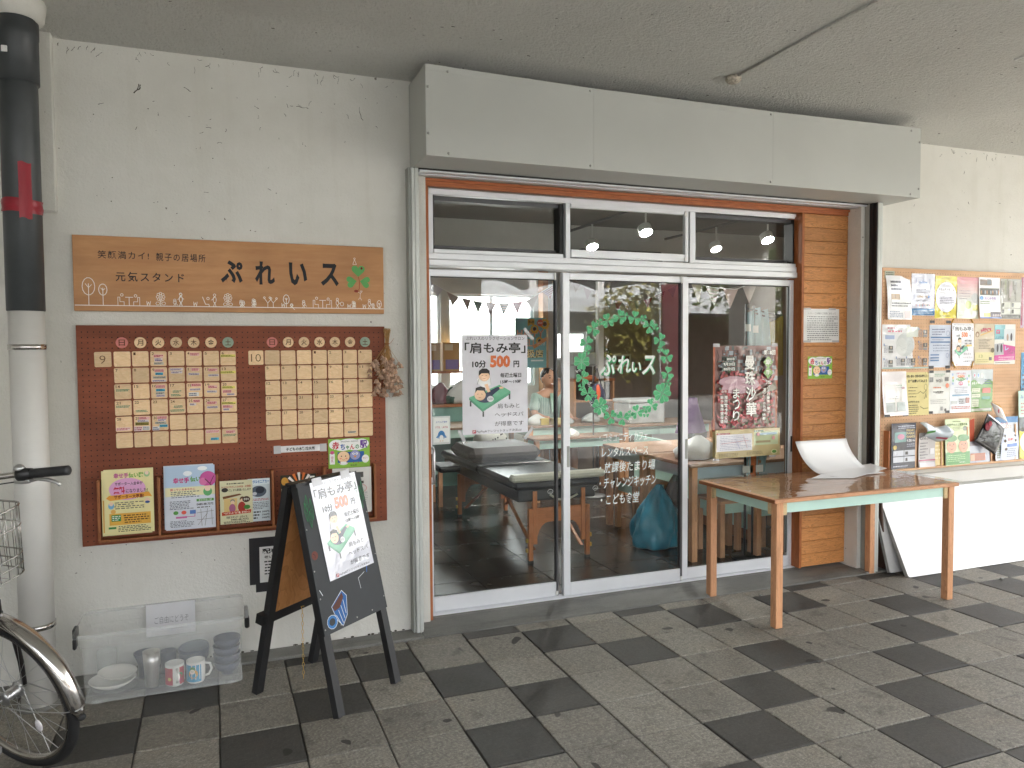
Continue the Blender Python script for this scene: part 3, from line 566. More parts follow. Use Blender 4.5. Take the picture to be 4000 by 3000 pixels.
# ================================================================== SIGN BOARD
def signboard():
    x0, x1, z0, z1, yf = -.268, 1.136, 1.685, 2.025, .505
    b = thing('sign_board', 'long orange wooden sign board with black lettering and white line drawings', 'sign', (x0, yf, z1)); w, h = x1 - x0, z1 - z0
    o = MB().box(0, w, 0, .022, -h, 0, M['signw'], bev=.0015).build('board', b)
    k = Ink(w, h, 0, .0004); D = '#1f2024'; Wh = '#f2efe8'; X = lambda p: (p - 50) / 2068.
    k.text('笑顔満カイ!', .072, .195, .222, .30, D, .008, 1.25); k.text('親子の居場所', .243, .20, .395, .31, D, .008, 1.25)
    k.text('元気スタンド', .122, .47, .327, .60, D, .012, 1.35)
    for ch, u0, u1 in (('ぷ', .442, .513), ('れ', .553, .618), ('い', .666, .728), ('ス', .775, .838)): k.text(ch, u0, .27, u1, .60, D, .035)
    G1 = '#5fa35c'
    def heart(cu, cv, s, ang):
        pts = []
        for i in range(24):
            a = 2 * pi * i / 24; x = 16 * sin(a) ** 3 / 17; y = -(13 * cos(a) - 5 * cos(2 * a) - 2 * cos(3 * a) - cos(4 * a)) / 17
            pts.append((cu + s * (x * cos(ang) - y * sin(ang)) / w, cv + s * (x * sin(ang) + y * cos(ang)) / h))
        k.poly(pts[::-1], G1)
    heart(.908, .36, .036, 0); heart(.882, .53, .031, radians(-100)); heart(.933, .53, .031, radians(100))
    k.oval(.920, .325, .004, .02, '#6b2a20'); k.line([(.908, .45), (.912, .52), (.911, .63), (.905, .66)], .003, '#a04a30'); k.oval(.900, .665, .008, .02, '#8c3a2a')
    k.line([(.889, .27), (.895, .20), (.902, .27), (.889, .27)], .0016, Wh); k.ring(.895, .185, .003, .012, .0016, Wh, 8)
    k.line([(.907, .68), (.915, .70), (.922, .66)], .0016, Wh); k.line([(.915, .70), (.913, .76), (.907, .79)], .0016, Wh); k.line([(.913, .76), (.919, .80)], .0016, Wh); k.ring(.917, .67, .0028, .012, .0016, Wh, 8)
    g = .925; k.line([(.003, g), (.998, g)], .0035, Wh)
    lw = .0028
    def tree(u, r, rv, top):
        k.ring(u, top + rv, r, rv, lw, Wh, 14); k.line([(u, g), (u, top + rv * .7)], lw, Wh); k.line([(u - r * .5, top + rv * .7), (u, top + rv * 1.15), (u + r * .5, top + rv * .8)], lw * .8, Wh)
    tree(.043, .018, .115, .56); tree(.084, .012, .075, .64); tree(.655, .010, .065, .74); tree(.982, .008, .055, .80)
    def flower(u):
        for i in range(8): a = i * pi / 4; k.ring(u + .009 * cos(a), .80 + .045 * sin(a), .0045, .018, lw * .7, Wh, 7)
        k.ring(u, .80, .003, .012, lw * .7, Wh, 6); k.line([(u, .84), (u, g)], lw, Wh); k.ring(u - .009, .89, .006, .022, lw * .7, Wh, 6); k.ring(u + .009, .89, .006, .022, lw * .7, Wh, 6)
    flower(.254); flower(.463)
    def man(u, hh, arm=1):
        t = g - hh; k.ring(u, t + .02, .004, .018, lw * .8, Wh, 8); k.ring(u, t + .085 * hh / .18, .005, .045 * hh / .18, lw * .8, Wh, 8); k.line([(u - .004, g), (u, t + .12 * hh / .18), (u + .004, g)], lw * .8, Wh); k.line([(u, t + .05), (u + .010 * arm, t + .09)], lw * .8, Wh)
    for u, hh, a in ((.297, .10, 1), (.315, .185, 1), (.316, .18, -1), (.421, .18, -1), (.505, .10, 1), (.512, .09, -1), (.545, .12, 1), (.549, .11, -1), (.672, .06, 1), (.713, .11, 1), (.830, .15, 1), (.886, .11, 1), (.890, .1, -1), (.944, .14, 1), (.957, .08, 1)): man(u, hh, a)
    for u in (.128, .745):
        k.line([(u, g), (u, g - .11), (u + .006, g - .11), (u + .006, g - .05), (u + .018, g - .05), (u + .018, g)], lw * .8, Wh); k.line([(u + .022, g - .11), (u + .044, g - .11)], lw, Wh); k.line([(u + .033, g - .11), (u + .033, g)], lw, Wh)
        k.line([(u + .064, g), (u + .064, g - .11), (u + .058, g - .11), (u + .058, g - .05), (u + .046, g - .05), (u + .046, g)], lw * .8, Wh); k.ring(u + .012, g - .14, .004, .018, lw * .8, Wh, 8); k.ring(u + .052, g - .13, .004, .018, lw * .8, Wh, 8)
    for u in (.218, .360, .643, .870, .925): k.line([(u - .005, g - .06), (u - .004, g - .005), (u, g - .05), (u + .004, g - .005), (u + .006, g - .06)], lw * .8, Wh)
    k.line([(.383, g - .13), (.392, g - .03), (.402, g - .03), (.404, g)], lw, Wh); k.ring(.400, g - .11, .004, .018, lw * .8, Wh, 8)
    for u in (.592, .610): k.line([(u, g), (u, g - .06), (u - .010, g - .12)], lw * .8, Wh); k.line([(u, g - .06), (u + .010, g - .11)], lw * .8, Wh); k.ring(u - .011, g - .135, .003, .013, lw * .8, Wh, 6); k.ring(u + .011, g - .125, .003, .013, lw * .8, Wh, 6)
    k.ring(.845, g - .06, .006, .03, lw * .8, Wh, 8)
    p = k.build(b, 'lettering'); p.rotation_euler = FACE
signboard()

# ================================================================== CALENDAR BOARD
def holes(mb, x0, x1, z0, z1, dx, dz, r, y, m, skip, off=0):
    nz = int((z1 - z0) / dz); nx = int((x1 - x0) / dx)
    for j in range(nz + 1):
        for i in range(nx + 1):
            x, z = x0 + i * dx, z0 + j * dz
            if skip(x, z): continue
            mb.add([(x + r * cos(a * pi / 3), y, z + r * sin(a * pi / 3)) for a in range(6)], [tuple(range(6))], m)
def calendar():
    x0, x1, z0, z1, yf = -.264, 1.137, .612, 1.620, .505
    b = thing('calendar_board', 'red brown pegboard with two wooden tile calendars and a leaflet rack', 'pegboard', (0, 0, 0))
    for a, e, nm in ((.612, .9165, 0), (.9175, 1.620, 1)): B1('panel', (x0, x1, yf, yf + .022, a, e), M['peg'], b, .001)
    def skip(x, z):
        return (-.2 < x < -.118 and 1.42 < z < 1.51) or (-.122 < x < .418 and 1.045 < z < 1.508) or (.462 < x < .542 and 1.42 < z < 1.51) or (.54 < x < 1.075 and 1.045 < z < 1.508) or (.58 < x < .832 and .985 < z < 1.035) or (.84 < x < 1.05 and .9 < z < 1.05)
    h = MB(); holes(h, x0 + .022, x1 - .01, z0 + .022, z1 - .01, .0245, .0245, .0030, yf - .0004, M['hole'], skip); stuff(h.build('peg_holes', b))
    tile = MB().box(-.0345, .0345, -.0045, 0, -.0345, .0345, M['birch'], bev=.0022)
    # rounded corner tile
    t2 = MB(); pts = []
    for cx, cz, a0 in ((.0285, .0285, 0), (-.0285, .0285, 90), (-.0285, -.0285, 180), (.0285, -.0285, 270)):
        for k in range(4): a = radians(a0 + 30 * k); pts.append((cx + .006 * cos(a), 0, cz + .006 * sin(a)))
    t2.prism([(x, -.005, z) for x, _, z in pts], (0, .005, 0), M['birch']); me = t2.mesh('date_tile')
    def put(x, z, txt, size=.5, big=False, marks=()):
        o = bpy.data.objects.new('month_tile' if big else 'date_tile', me); C.objects.link(o); o.parent = b; o.location = (x + R.uniform(-.0006, .0006), yf, z + R.uniform(-.0006, .0006)); o.rotation_euler = (0, R.uniform(-.018, .018), 0)
        if txt:
            k = Ink(.069, .069, 0, .0004)
            if big: k.text(txt, .30 if len(txt) == 1 else .17, .24, .66 if len(txt) == 1 else .83, .78, '#6b4a2c', -.012)
            else: k.text(txt, .09, .07, .09 + .115 * len(txt) + .02, .25, '#5a3a22', .006)
            p = k.build(o, 'numeral'); p.location = (-.0345, -.005, .0345); p.rotation_euler = FACE
        if marks:
            k = Ink(.069, .069, 0, .0006)
            for (u0, v0, u1, v1, c, ink) in marks:
                if c: k.rect(u0, v0, u1, v1, c)
                k.fuzz(u0 + .02, v0 + .02, u1 - .02, v1 - .02, 2 if v1 - v0 > .13 else 1, ink, .72, .07, int(u0 * 99 + v0 * 77 + ord(txt[0]) if txt else u0 * 50))
            p = k.build(o, 'sticker'); p.location = (-.0345, -.005, .0345); p.rotation_euler = FACE
    Rd = lambda u, v, w=.6: (u, v, u + w, v + .20, '#e6b8b4', '#b0283c'); Pu = lambda u, v, w=.62: (u, v, u + w, v + .15, '#dcd0d4', '#3a2468'); Ye = lambda u, v, w=.9: (u, v, u + w, v + .17, '#e8dc70', '#4a4a20')
    Bl = lambda u, v, w=.48: (u, v, u + w, v + .17, '#52b4d2', '#1c4a6c'); Gy = lambda u, v, w=.6: (u, v, u + w, v + .16, '#c4c0b4', '#3c3c38'); Gr = lambda u, v, w=.86: (u, v, u + w, v + .2, None, '#3c8668'); Wt = lambda u, v, w=.65: (u, v, u + w, v + .28, '#e6e4e2', '#5a5a66'); Pk = lambda u, v, w=.8: (u, v, u + w, v + .2, '#ecd0cc', '#c05058')
    mk = {2: [Rd(.2, .22), (.25, .45, .75, .7, '#e2d2d4', '#3a2468'), Gy(.22, .74)], 4: [Rd(.25, .12)], 6: [Ye(.02, .26, .95)], 9: [Rd(.2, .12, .62), Bl(.27, .35), Gy(.12, .6, .8), Pu(.08, .83, .85)], 10: [Pu(.1, .08, .8), Pu(.15, .28, .7)], 11: [Rd(.3, .08, .5), Pu(.12, .42, .7)], 12: [Rd(.28, .12, .6), Pu(.28, .52, .68)], 13: [Ye(.0, .32, .98)],
          14: [Gr(.06, .3), ], 16: [Rd(.28, .1, .6), Bl(.3, .36, .55), Gy(.28, .58, .55), Pu(.3, .75, .55)], 17: [Gr(.2, .48, .6), Gr(.1, .72, .8)], 18: [Rd(.3, .05, .62), Pu(.2, .38, .68), Wt(.12, .65)], 19: [Rd(.25, .2, .6), Pu(.18, .55, .65)], 20: [Ye(.05, .28, .85), Rd(.08, .55, .58), Pu(.35, .78, .5)], 21: [Gr(.05, .3, .88)], 22: [Gr(.1, .65, .88)], 24: [Gr(.25, .42, .6), Gr(.02, .68, .92)],
          25: [Rd(.38, .08, .45), Pu(.15, .33, .42)], 26: [Rd(.15, .22, .65), Pu(.15, .55, .7)], 27: [Ye(.02, .3, .92), Rd(.08, .52, .65), Pu(.1, .74, .42)], 28: [Pk(.02, .72, .86)], 29: [Rd(.3, .05, .65), Pu(.2, .26, .7), (.08, .42, .9, .62, '#8a7c34', '#5a5020'), (.0, .70, .5, 1.0, '#e8dadc', '#a83848'), (.52, .68, .95, .96, '#e4e2e0', '#8a8a90')],
          30: [Rd(.3, .05, .62), Pu(.35, .24, .5), Gy(.18, .42, .7), Bl(.45, .62, .5), (.02, .74, .45, 1.0, '#dcdae0', '#6a6a78')]}
    def cal(cx, cz, px, pz, first, n, label, extra):
        put(label[1], 1.4655, label[0], big=True)
        for r_ in range(6):
            for c_ in range(7):
                d = r_ * 7 + c_ - first + 1; s_ = str(d) if 1 <= d <= n else ''
                put(cx + c_ * px, cz - r_ * pz, s_, marks=(mk.get(d, ()) if label[0] == '9' else ()) or extra.get((r_, c_), ()))
        me2 = {}
        for c_, ch in enumerate('日月火水木金土'):
            col = {0: '#c9766c', 6: '#8fa08c'}.get(c_, '#e2c294')
            if col not in me2: q = MB(); q.lathe([(.0255, 0), (.0255, .004), (.0245, .005), (1e-4, .005)], M['birch'] if c_ not in (0, 6) else mat('disc_' + col[1:], col, .55), 22, mx=Euler((pi / 2, 0, 0)).to_matrix(), smooth=False); me2[col] = q.mesh('weekday_disc')
            o = bpy.data.objects.new('weekday_disc', me2[col]); C.objects.link(o); o.parent = b; o.location = (cx + c_ * px + .001, yf, 1.541)
            k = Ink(.05, .05, 0, .0004); k.text(ch, .24, .22, .76, .78, '#5a3a26', .012); p = k.build(o, 'character'); p.location = (-.025, -.005, .025); p.rotation_euler = FACE
    cal(-.080, 1.466, .0762, .0750, 1, 30, ('9', -.158), {(5, 5): (Pk(.05, .05, .85), Bl(.35, .58, .52)), (5, 6): (Rd(.25, .12, .6), Gr(.05, .35, .9))})
    cal(.580, 1.466, .0757, .0742, 3, 31, ('10', .504), {(5, 5): (Gy(.25, .6, .6),)})
    # leaflet rack at the bottom
    for x in (-.188, .061, .314, .567, .816, 1.068): B1('rack_divider', (x - .006, x + .006, .455, .504, .645, .917), M['rackw'], b, .001)
    B1('rack_shelf', (-.194, 1.074, .455, .504, .634, .6445), M['rackw'], b, .001)
    # strip label and station sticker
    o, k = sheet('name_strip', 'white paper strip taped to the red brown board reading about a water refill point', 'label', .600, .5035, 1.0275, .212, .032, '#e2e2e2'); k.text('子どもの水筒給水所', .17, .25, .83, .8, '#17171a', .03); k.build(o, 'lettering')
    for x in (-.022, .20): B1('clear_tape', (x, x + .034, -.036, .003, .0002, .0009), M['ctape'], o)
    return b
calendar()
def baby_sticker(x, y, z, w, h, lb):
    o, k = sheet('station_sticker', lb, 'sticker', x, y, z, w, h, '#8fbf4a', 0, thick=.0015)
    k.rect(.02, .02, .98, .98, '#8fbf4a')
    for u, v, ru, rv in ((.2, .2, .18, .17), (.5, .2, .3, .19), (.8, .2, .18, .17), (.35, .3, .2, .12), (.66, .3, .2, .12)): k.oval(u, v, ru, rv, '#f2f2f0')
    for ch, u0, v0, u1, v1, c in (('赤', .09, .10, .27, .36, '#c8283c'), ('ち', .29, .18, .40, .38, '#2c58a8'), ('ゃ', .42, .24, .50, .38, '#2c8a4a'), ('ん', .52, .2, .63, .38, '#c8283c'), ('の', .65, .22, .74, .37, '#2c8a4a'), ('駅', .76, .08, .94, .36, '#6a3a98')): k.text(ch, u0, v0, u1, v1, c, .03)
    k.text('akachan station', .3, .07, .72, .125, '#555555')
    k.rect(.22, .46, .86, .82, '#2c62a8')
    k.oval(.36, .62, .155, .20, '#2b2b2b'); k.oval(.36, .62, .145, .19, '#f2cfa8'); k.oval(.31, .60, .014, .02, '#222222'); k.oval(.41, .60, .014, .02, '#222222'); k.oval(.29, .68, .025, .025, '#ee9a88'); k.oval(.43, .68, .025, .025, '#ee9a88'); k.line([(.33, .71), (.36, .73), (.39, .71)], .0012, '#a03030')
    k.oval(.64, .58, .135, .17, '#3c3c58'); k.oval(.64, .58, .125, .16, '#9aa0cc'); k.oval(.60, .53, .028, .035, '#ffffff'); k.oval(.68, .53, .028, .035, '#ffffff'); k.oval(.60, .53, .01, .014, '#222222'); k.oval(.68, .53, .01, .014, '#222222'); k.poly([(.60, .60), (.68, .60), (.64, .68)], '#e8a040')
    k.rect(.03, .50, .15, .86, '#f4f4f2'); k.oval(.09, .46, .05, .06, '#d0588a'); k.vtext('授乳', .06, .58, .12, .80, '#c04070')
    k.oval(.89, .72, .09, .14, '#f4f4f0'); k.text('おむつ', .83, .66, .95, .72, '#c07030'); k.oval(.36, .84, .10, .06, '#f2f2f0'); k.text('埼玉県', .52, .89, .68, .95, '#333333')
    for u in (.28, .44, .60, .72): k.oval(u, .83, .012, .016, '#c03040')
    k.build(o)
baby_sticker(.842, .5035, 1.051, .209, .150, 'square green baby station sticker on the red brown calendar board')
baby_sticker(3.978, .6015, 1.437, .206, .148, 'square green baby station sticker on the orange timber panel')

# ------------------------------------------------------------------ leaflets in the rack (left board)
LG = 'leaflets standing in the rack of the calendar board'
def leaflets():
    y = .462
    for i in range(2):
        o, k = sheet('leaflet', ['yellow leaflet lying behind its twin in the first rack slot from the left', 'pale yellow supporter leaflet with a pink bubble in the first rack slot'][i], 'leaflet', -.176 + i * .010, y + .006 - i * .006, .958 + i * .006, .205, .296, '#e9dfa6', 0, group=LG, tilt=(radians(-1.5), 0, 0), fn=lambda u, v: .002 * sin(v * 3))
        if i:
            k.text('幸せ手伝い隊', .2, .06, .8, .14, '#c04894', .03); k.rect(.5, .06, .8, .14, '#e9dfa6'); k.text('伝い隊', .5, .06, .8, .14, '#68a83c', .03); k.oval(.47, .31, .37, .17, '#e0a8d2', 28); k.text('サポーター入会金が', .22, .2, .78, .255, '#2a2a2a', .015)
            k.text('無料', .19, .27, .42, .38, '#c82c48', .05); k.text('になりました!', .44, .31, .88, .37, '#2a2a2a', .015); k.poly([(.1, .40), (.9, .37), (.97, .45), (.88, .44), (.12, .48), (.04, .44)], '#e8a440'); k.text('サポーター大募集!', .2, .395, .8, .46, '#7a2a18', .025)
            k.fuzz(.2, .50, .8, .62, 4, '#60605a', .5, .08, 1); k.oval(.14, .56, .06, .05, '#7ab4d8'); k.oval(.14, .53, .04, .03, '#f0d0b8'); k.oval(.87, .5, .05, .04, '#f0d0b8'); k.oval(.87, .53, .05, .02, '#405a98'); k.rect(.1, .68, .93, .86, '#e2ae48'); k.fuzz(.38, .70, .9, .84, 4, '#5a3c18', .55, .06, 2); k.rect(.14, .70, .33, .80, '#3a8a48'); k.fuzz(.15, .71, .32, .79, 3, '#f0f0e8', .5, .05, 3); k.oval(.18, .65, .05, .035, '#e0b060')
            k.rect(.08, .885, .23, .915, '#3a8a48'); k.fuzz(.26, .87, .95, .97, 4, '#4a4a42', .5, .06, 4); k.oval(.87, .09, .06, .045, '#a0c890'); k.oval(.87, .075, .04, .03, '#f4d8c4')
        else: k.rect(.02, .45, .06, .95, '#dca44a')
        k.build(o)
    for i in range(2):
        o, k = sheet('leaflet', ['pale blue leaflet peeping out behind its twin in the second rack slot', 'blue and cream helper leaflet with pink cherry drawing in the second rack slot'][i], 'leaflet', .082 + i * .006, y + .006 - i * .006, .966 - i * .004, .216, .298, '#cdd6e2' if not i else '#d9dde6', 0, group=LG, tilt=(radians(-1.2), 0, 0), fn=lambda u, v: .0015 * sin(v * 3))
        if i:
            k.rect(0, 0, 1, .33, '#b7cde4'); k.oval(.45, .12, .09, .04, '#f0f4f8'); k.oval(.75, .05, .1, .035, '#f0f4f8'); k.text('幸せ手', .16, .18, .48, .27, '#c83c80', .04); k.text('伝い隊', .5, .17, .82, .255, '#5a9a38', .04); k.oval(.86, .22, .17, .12, '#c8589a'); k.oval(.76, .26, .08, .06, '#d878ac'); k.line([(.98, .42), (.9, .3), (.8, .22)], .004, '#5a3040'); k.line([(.9, .3), (.98, .18)], .003, '#5a3040')
            k.rect(0, .33, 1, .47, '#e8e2b8'); k.text('困っているあなたに', .1, .35, .6, .385, '#c02c50', .02); k.fuzz(.1, .39, .7, .5, 4, '#5c6470', .5, .06, 5); k.oval(.85, .42, .09, .07, '#6ab070'); k.oval(.85, .375, .06, .04, '#f2d4c0'); k.rect(.62, .53, .97, .57, '#5a9a48'); k.text('幸せ手伝い隊', .66, .535, .93, .565, '#f4f4ee')
            k.text('0480-48-7372', .62, .60, .96, .635, '#25252a', .02); k.fuzz(.62, .65, .96, .68, 1, '#444444', .5, .06, 6); k.fuzz(.08, .54, .56, .68, 6, '#5c6470', .5, .05, 7); k.oval(.2, .73, .05, .03, '#5a9a48'); k.oval(.36, .73, .05, .03, '#e06050'); k.rect(.48, .7, .6, .76, '#5a80c0'); k.rect(.2, .79, .42, .82, '#c86aa0'); k.line([(.42, .80), (.58, .80), (.58, .76)], .003, '#c86aa0')
            k.fuzz(.08, .85, .56, .96, 5, '#5c6470', .5, .05, 8)
            for a in ((.62, .75, .96, .73), (.62, .86, .96, .85), (.7, .69, .72, .96), (.84, .69, .78, .96), (.92, .7, .93, .95), (.64, .94, .84, .76)): k.line([(a[0], a[1]), (a[2], a[3])], .0016, '#6a6a60')
        k.build(o)
    o, k = sheet('leaflet', 'blue and white leaflet with a photo, right of the lunch delivery leaflet', 'leaflet', .452, y + .006, .880, .102, .208, '#d5dfe4', 0, group=LG, tilt=(radians(-1), 0, 0)); k.rect(0, 0, 1, .14, '#e4eef2'); k.text('レンタルセニアカー', .03, .03, .97, .11, '#2c78b8', .03); k.oval(.48, .3, .36, .13, '#5a6472'); k.oval(.55, .27, .2, .08, '#2e3440'); k.oval(.3, .35, .1, .04, '#c8ccd4'); k.fuzz(.1, .46, .95, .52, 2, '#c05050', .5, .1, 2); k.fuzz(.08, .54, .92, .72, 5, '#606870', .45, .08, 3)
    for i, s_ in enumerate(('500円', '330円', '100円')): k.text(s_, .62, .755 + i * .07, .94, .80 + i * .07, '#222222', .02); k.fuzz(.1, .755 + i * .07, .55, .80 + i * .07, 1, '#333333', .8, .1, i)
    k.build(o)
    o, k = sheet('leaflet', 'cream lunch delivery leaflet with two people drawn at a shop window', 'leaflet', .325, y, .879, .148, .208, '#ddd9b4', 0, group=LG, tilt=(radians(-1), 0, 0)); k.fuzz(.2, .05, .8, .09, 1, '#44443a', .6, .06, 3); k.text('からだにやさしいお弁当・お惣菜', .05, .12, .95, .17, '#b03a28', .02); k.text('「1食」から配達いたします', .22, .19, .95, .25, '#2a2a26', .02); k.oval(.15, .21, .1, .05, '#3a3430')
    k.poly([(.08, .36), (.6, .31), (.66, .34), (.1, .42)], '#7a4e2c'); k.rect(.12, .41, .52, .72, '#e2c684'); k.oval(.38, .48, .07, .05, '#8a8a88'); k.oval(.38, .51, .06, .05, '#f0cfae'); k.oval(.37, .64, .1, .1, '#b0688a'); k.oval(.68, .44, .08, .06, '#6a4a34'); k.oval(.67, .48, .06, .05, '#f0cfae'); k.oval(.66, .62, .12, .12, '#a8382c'); k.oval(.8, .45, .12, .07, '#4a3226'); k.text('手作り', .72, .42, .88, .48, '#f2efe0', .02); k.oval(.82, .63, .1, .05, '#4c8a3c'); k.poly([(.05, .72), (.95, .69), (.93, .77), (.05, .80)], '#c4482c'); k.text('一人ぐらしの「お食事」をサポート', .1, .715, .9, .775, '#f4ecd8', .03)
    k.text('元気スタンド・ぷライス', .18, .82, .82, .875, '#2a2a26', .03); k.text('0480-48-7372', .32, .885, .86, .925, '#2a2a26', .02); k.fuzz(.1, .935, .9, .985, 2, '#44443a', .6, .05, 9); k.build(o)
    o, k = sheet('leaflet', 'dark leaflet with orange sunburst behind the top of the black sandwich board', 'leaflet', .604, y + .004, .888, .17, .22, '#3a3428', 0, group=LG, tilt=(radians(-1), 0, radians(0)))
    for i in range(9): a = pi + pi * i / 9; k.poly([(.55, .3), (.55 + .45 * cos(a), .3 + .35 * sin(a)), (.55 + .45 * cos(a + .18), .3 + .35 * sin(a + .18))], '#e07838' if i % 2 else '#f0e8e0')
    k.oval(.12, .14, .1, .09, '#c8923c'); k.rect(.82, .05, .96, .14, '#e8e8e8'); k.rect(.02, .3, .98, .98, '#b8a888'); k.build(o)
    for i in range(2):
        o, k = sheet('leaflet', ['white leaflet at the back of the rightmost rack slot behind the sandwich board', 'white leaflet with small photos in the rightmost rack slot behind the sandwich board'][i], 'leaflet', .855 + i * .006, y + .006 - i * .006, .905 - i * .005, .195 - .01 * i, .225, '#dcdad4', 0, group=LG, tilt=(radians(-1), 0, 0))
        if i: k.rect(.55, .08, .8, .2, '#50504c'); k.fuzz(.2, .1, .5, .3, 5, '#888880', .5, .08, 2); k.ring(.68, .45, .2, .1, .002, '#d06a60'); k.fuzz(.3, .4, .9, .9, 12, '#98989a', .4, .06, 3); k.rect(.6, .28, .8, .34, '#40403c')
        k.build(o)
leaflets()

# ------------------------------------------------------------------ dried flowers
def flowers():
    f = thing('dried_flowers', 'bunch of dried seed heads tied with twine, hanging upside down from the board corner', 'dried flowers', (1.146, .492, 1.60)); r = random.Random(5)
    c = MB(); heads = MB()
    for i in range(60):
        t0 = Vector((r.uniform(-.020, .020), r.uniform(-.012, .008), r.uniform(0, .012))); mid = Vector((r.uniform(-.008, .008), r.uniform(-.006, .006), -.075))
        d = r.random(); e = Vector((r.gauss(-.012, .042) + .004, r.uniform(-.035, .010), -.16 - .18 * d)); e.x = max(-.088, min(.058, e.x))
        c.tube([t0, mid, mid.lerp(e, .5) + Vector((e.x * .08, 0, 0)), e], .0010, M['straw'], 4, cap=False)
        if i < 58:
            for q in range(2):
                h = e + Vector((r.uniform(-.014, .014), r.uniform(-.010, .006), r.uniform(-.012, .03)))
                heads.ell(h, (r.uniform(.0085, .013),) * 2 + (r.uniform(.009, .014),), M['flower'], 7, 5)
                for w in range(5): a = r.random() * 6.28; p = h + Vector((.016 * cos(a), .012 * sin(a), -.010)); heads.tube([h + Vector((.004 * cos(a), .003 * sin(a), 0)), p], [.004, .0022], M['flower'], 4)
    stuff(c.build('stems', f)); stuff(heads.build('seed_heads', f))
    c = MB(); [c.tube([(.011 * cos(a / 8 * 6.28), .009 * sin(a / 8 * 6.28), -.072 + k * .003) for a in range(8)], .0016, M['twine'], 5, closed=True) for k in range(3)]
    for s_ in ((1, .035, .03), (-1, .03, -.045), (1, .022, -.075), (-1, .018, -.03)): c.tube([(0, -.010, -.072), (s_[0] * s_[1] * .5, -.014, -.070 + s_[2] * .2), (s_[0] * s_[1], -.010, -.070 + s_[2])], .0012, M['twine'], 5)
    c.build('twine_bow', f); MB().tube([(0, .012, .004), (0, -.006, .006)], .002, M['steel'], 6).build('pin', f)
flowers()
# wall notice behind the sandwich board
o = tag(MB().prism([(.454, .5275, .576), (.454, .5275, .343), (.482, .5275, .343), (.482, .5275, .304), (.70, .5275, .304), (.70, .5275, .576)], (0, .002, 0), M['btape']).build('black_mount'), 'black backing sheet on the wall behind the sandwich board', 'notice backing')
o, k = sheet('paper_notice', 'white printed notice on the black backing behind the sandwich board', 'notice', .502, .5265, .529, .18, .178, '#dcdcda'); k.text('配布', .08, .05, .5, .2, '#1a1a1a', .04); k.text('老いも若きも', .12, .25, .8, .33, '#2a2a2a', .02); k.fuzz(.12, .38, .9, .8, 5, '#3a3a3a', .5, .06, 2); k.build(o)

# ================================================================== SANDWICH BOARD
def massage_poster(k, face=True, small=False):
    D = '#1c1c20'
    k.text('ぷれいスのリラクゼーションサロン', .06, .015, .955, .052, D, .0)
    k.text('「肩もみ亭」', .04, .075, .97, .185, D, .022); k.text('10分', .15, .255, .365, .33, D, .035); k.text('500', .42, .205, .73, .33, '#d9713c', .055); k.text('円', .78, .262, .87, .33, D, .035)
    k.text('毎週土曜日', .575, .385, .90, .432, D, .02); k.text('15時〜19時', .575, .455, .90, .495, D, .02)
    G = '#63b58e'; k.poly([(.10, .625), (.56, .505), (.73, .57), (.30, .75)], G); k.poly([(.10, .625), (.30, .75), (.30, .775), (.10, .65)], '#4a9474'); k.poly([(.30, .75), (.73, .57), (.73, .60), (.30, .775)], '#57a482')
    for u, v in ((.12, .66), (.31, .77), (.715, .60)): k.rect(u - .012, v, u + .012, v + .055, '#3c4248')
    k.poly([(.33, .59), (.52, .525), (.60, .53), (.45, .61)], '#23344f'); k.oval(.59, .535, .035, .012, '#f0c8a4'); k.oval(.34, .635, .13, .048, '#33415c'); k.poly([(.24, .49), (.22, .44), (.30, .41), (.42, .43), (.43, .50), (.34, .54)], '#f4f4f4'); k.line([(.25, .44), (.22, .50)], .002, '#777777'); k.poly([(.33, .5), (.38, .49), (.42, .57), (.38, .58)], '#f0c8a4'); k.line([(.42, .43), (.43, .5)], .0015, '#888888')
    k.oval(.33, .41, .085, .055, '#f3cca8'); k.poly([(.245, .41), (.25, .36), (.30, .335), (.37, .338), (.41, .36), (.415, .41), (.39, .385), (.29, .385)], '#1c1a1a')
    k.line([(.29, .41), (.31, .405)], .0018, D); k.line([(.35, .405), (.37, .41)], .0018, D); k.line([(.31, .435), (.33, .44), (.35, .435)], .0018, '#a84838')
    k.oval(.265, .60, .085, .058, '#f3cca8'); k.poly([(.19, .58), (.20, .53), (.27, .515), (.34, .53), (.355, .60), (.32, .56), (.22, .555)], '#1c1a1a'); k.line([(.22, .595), (.24, .592)], .0018, D); k.line([(.28, .592), (.30, .597)], .0018, D); k.line([(.24, .625), (.26, .63), (.28, .625)], .0018, '#a84838')
    k.oval(.42, .645, .05, .03, '#dfe2e4'); k.text('500', .385, .632, .455, .658, '#667070')
    k.text('肩もみと', .53, .695, .87, .745, D); k.text('ヘッドスパ', .485, .785, .93, .83, D); k.text('が得意です', .485, .875, .93, .925, D)
    k.rect(.145, .955, .195, .988, '#c8283c'); k.text('P', .158, .960, .184, .983, '#f4f4f4', .03); k.text('PayPay&クレジットタッチ決済ok!', .205, .957, .90, .988, D)
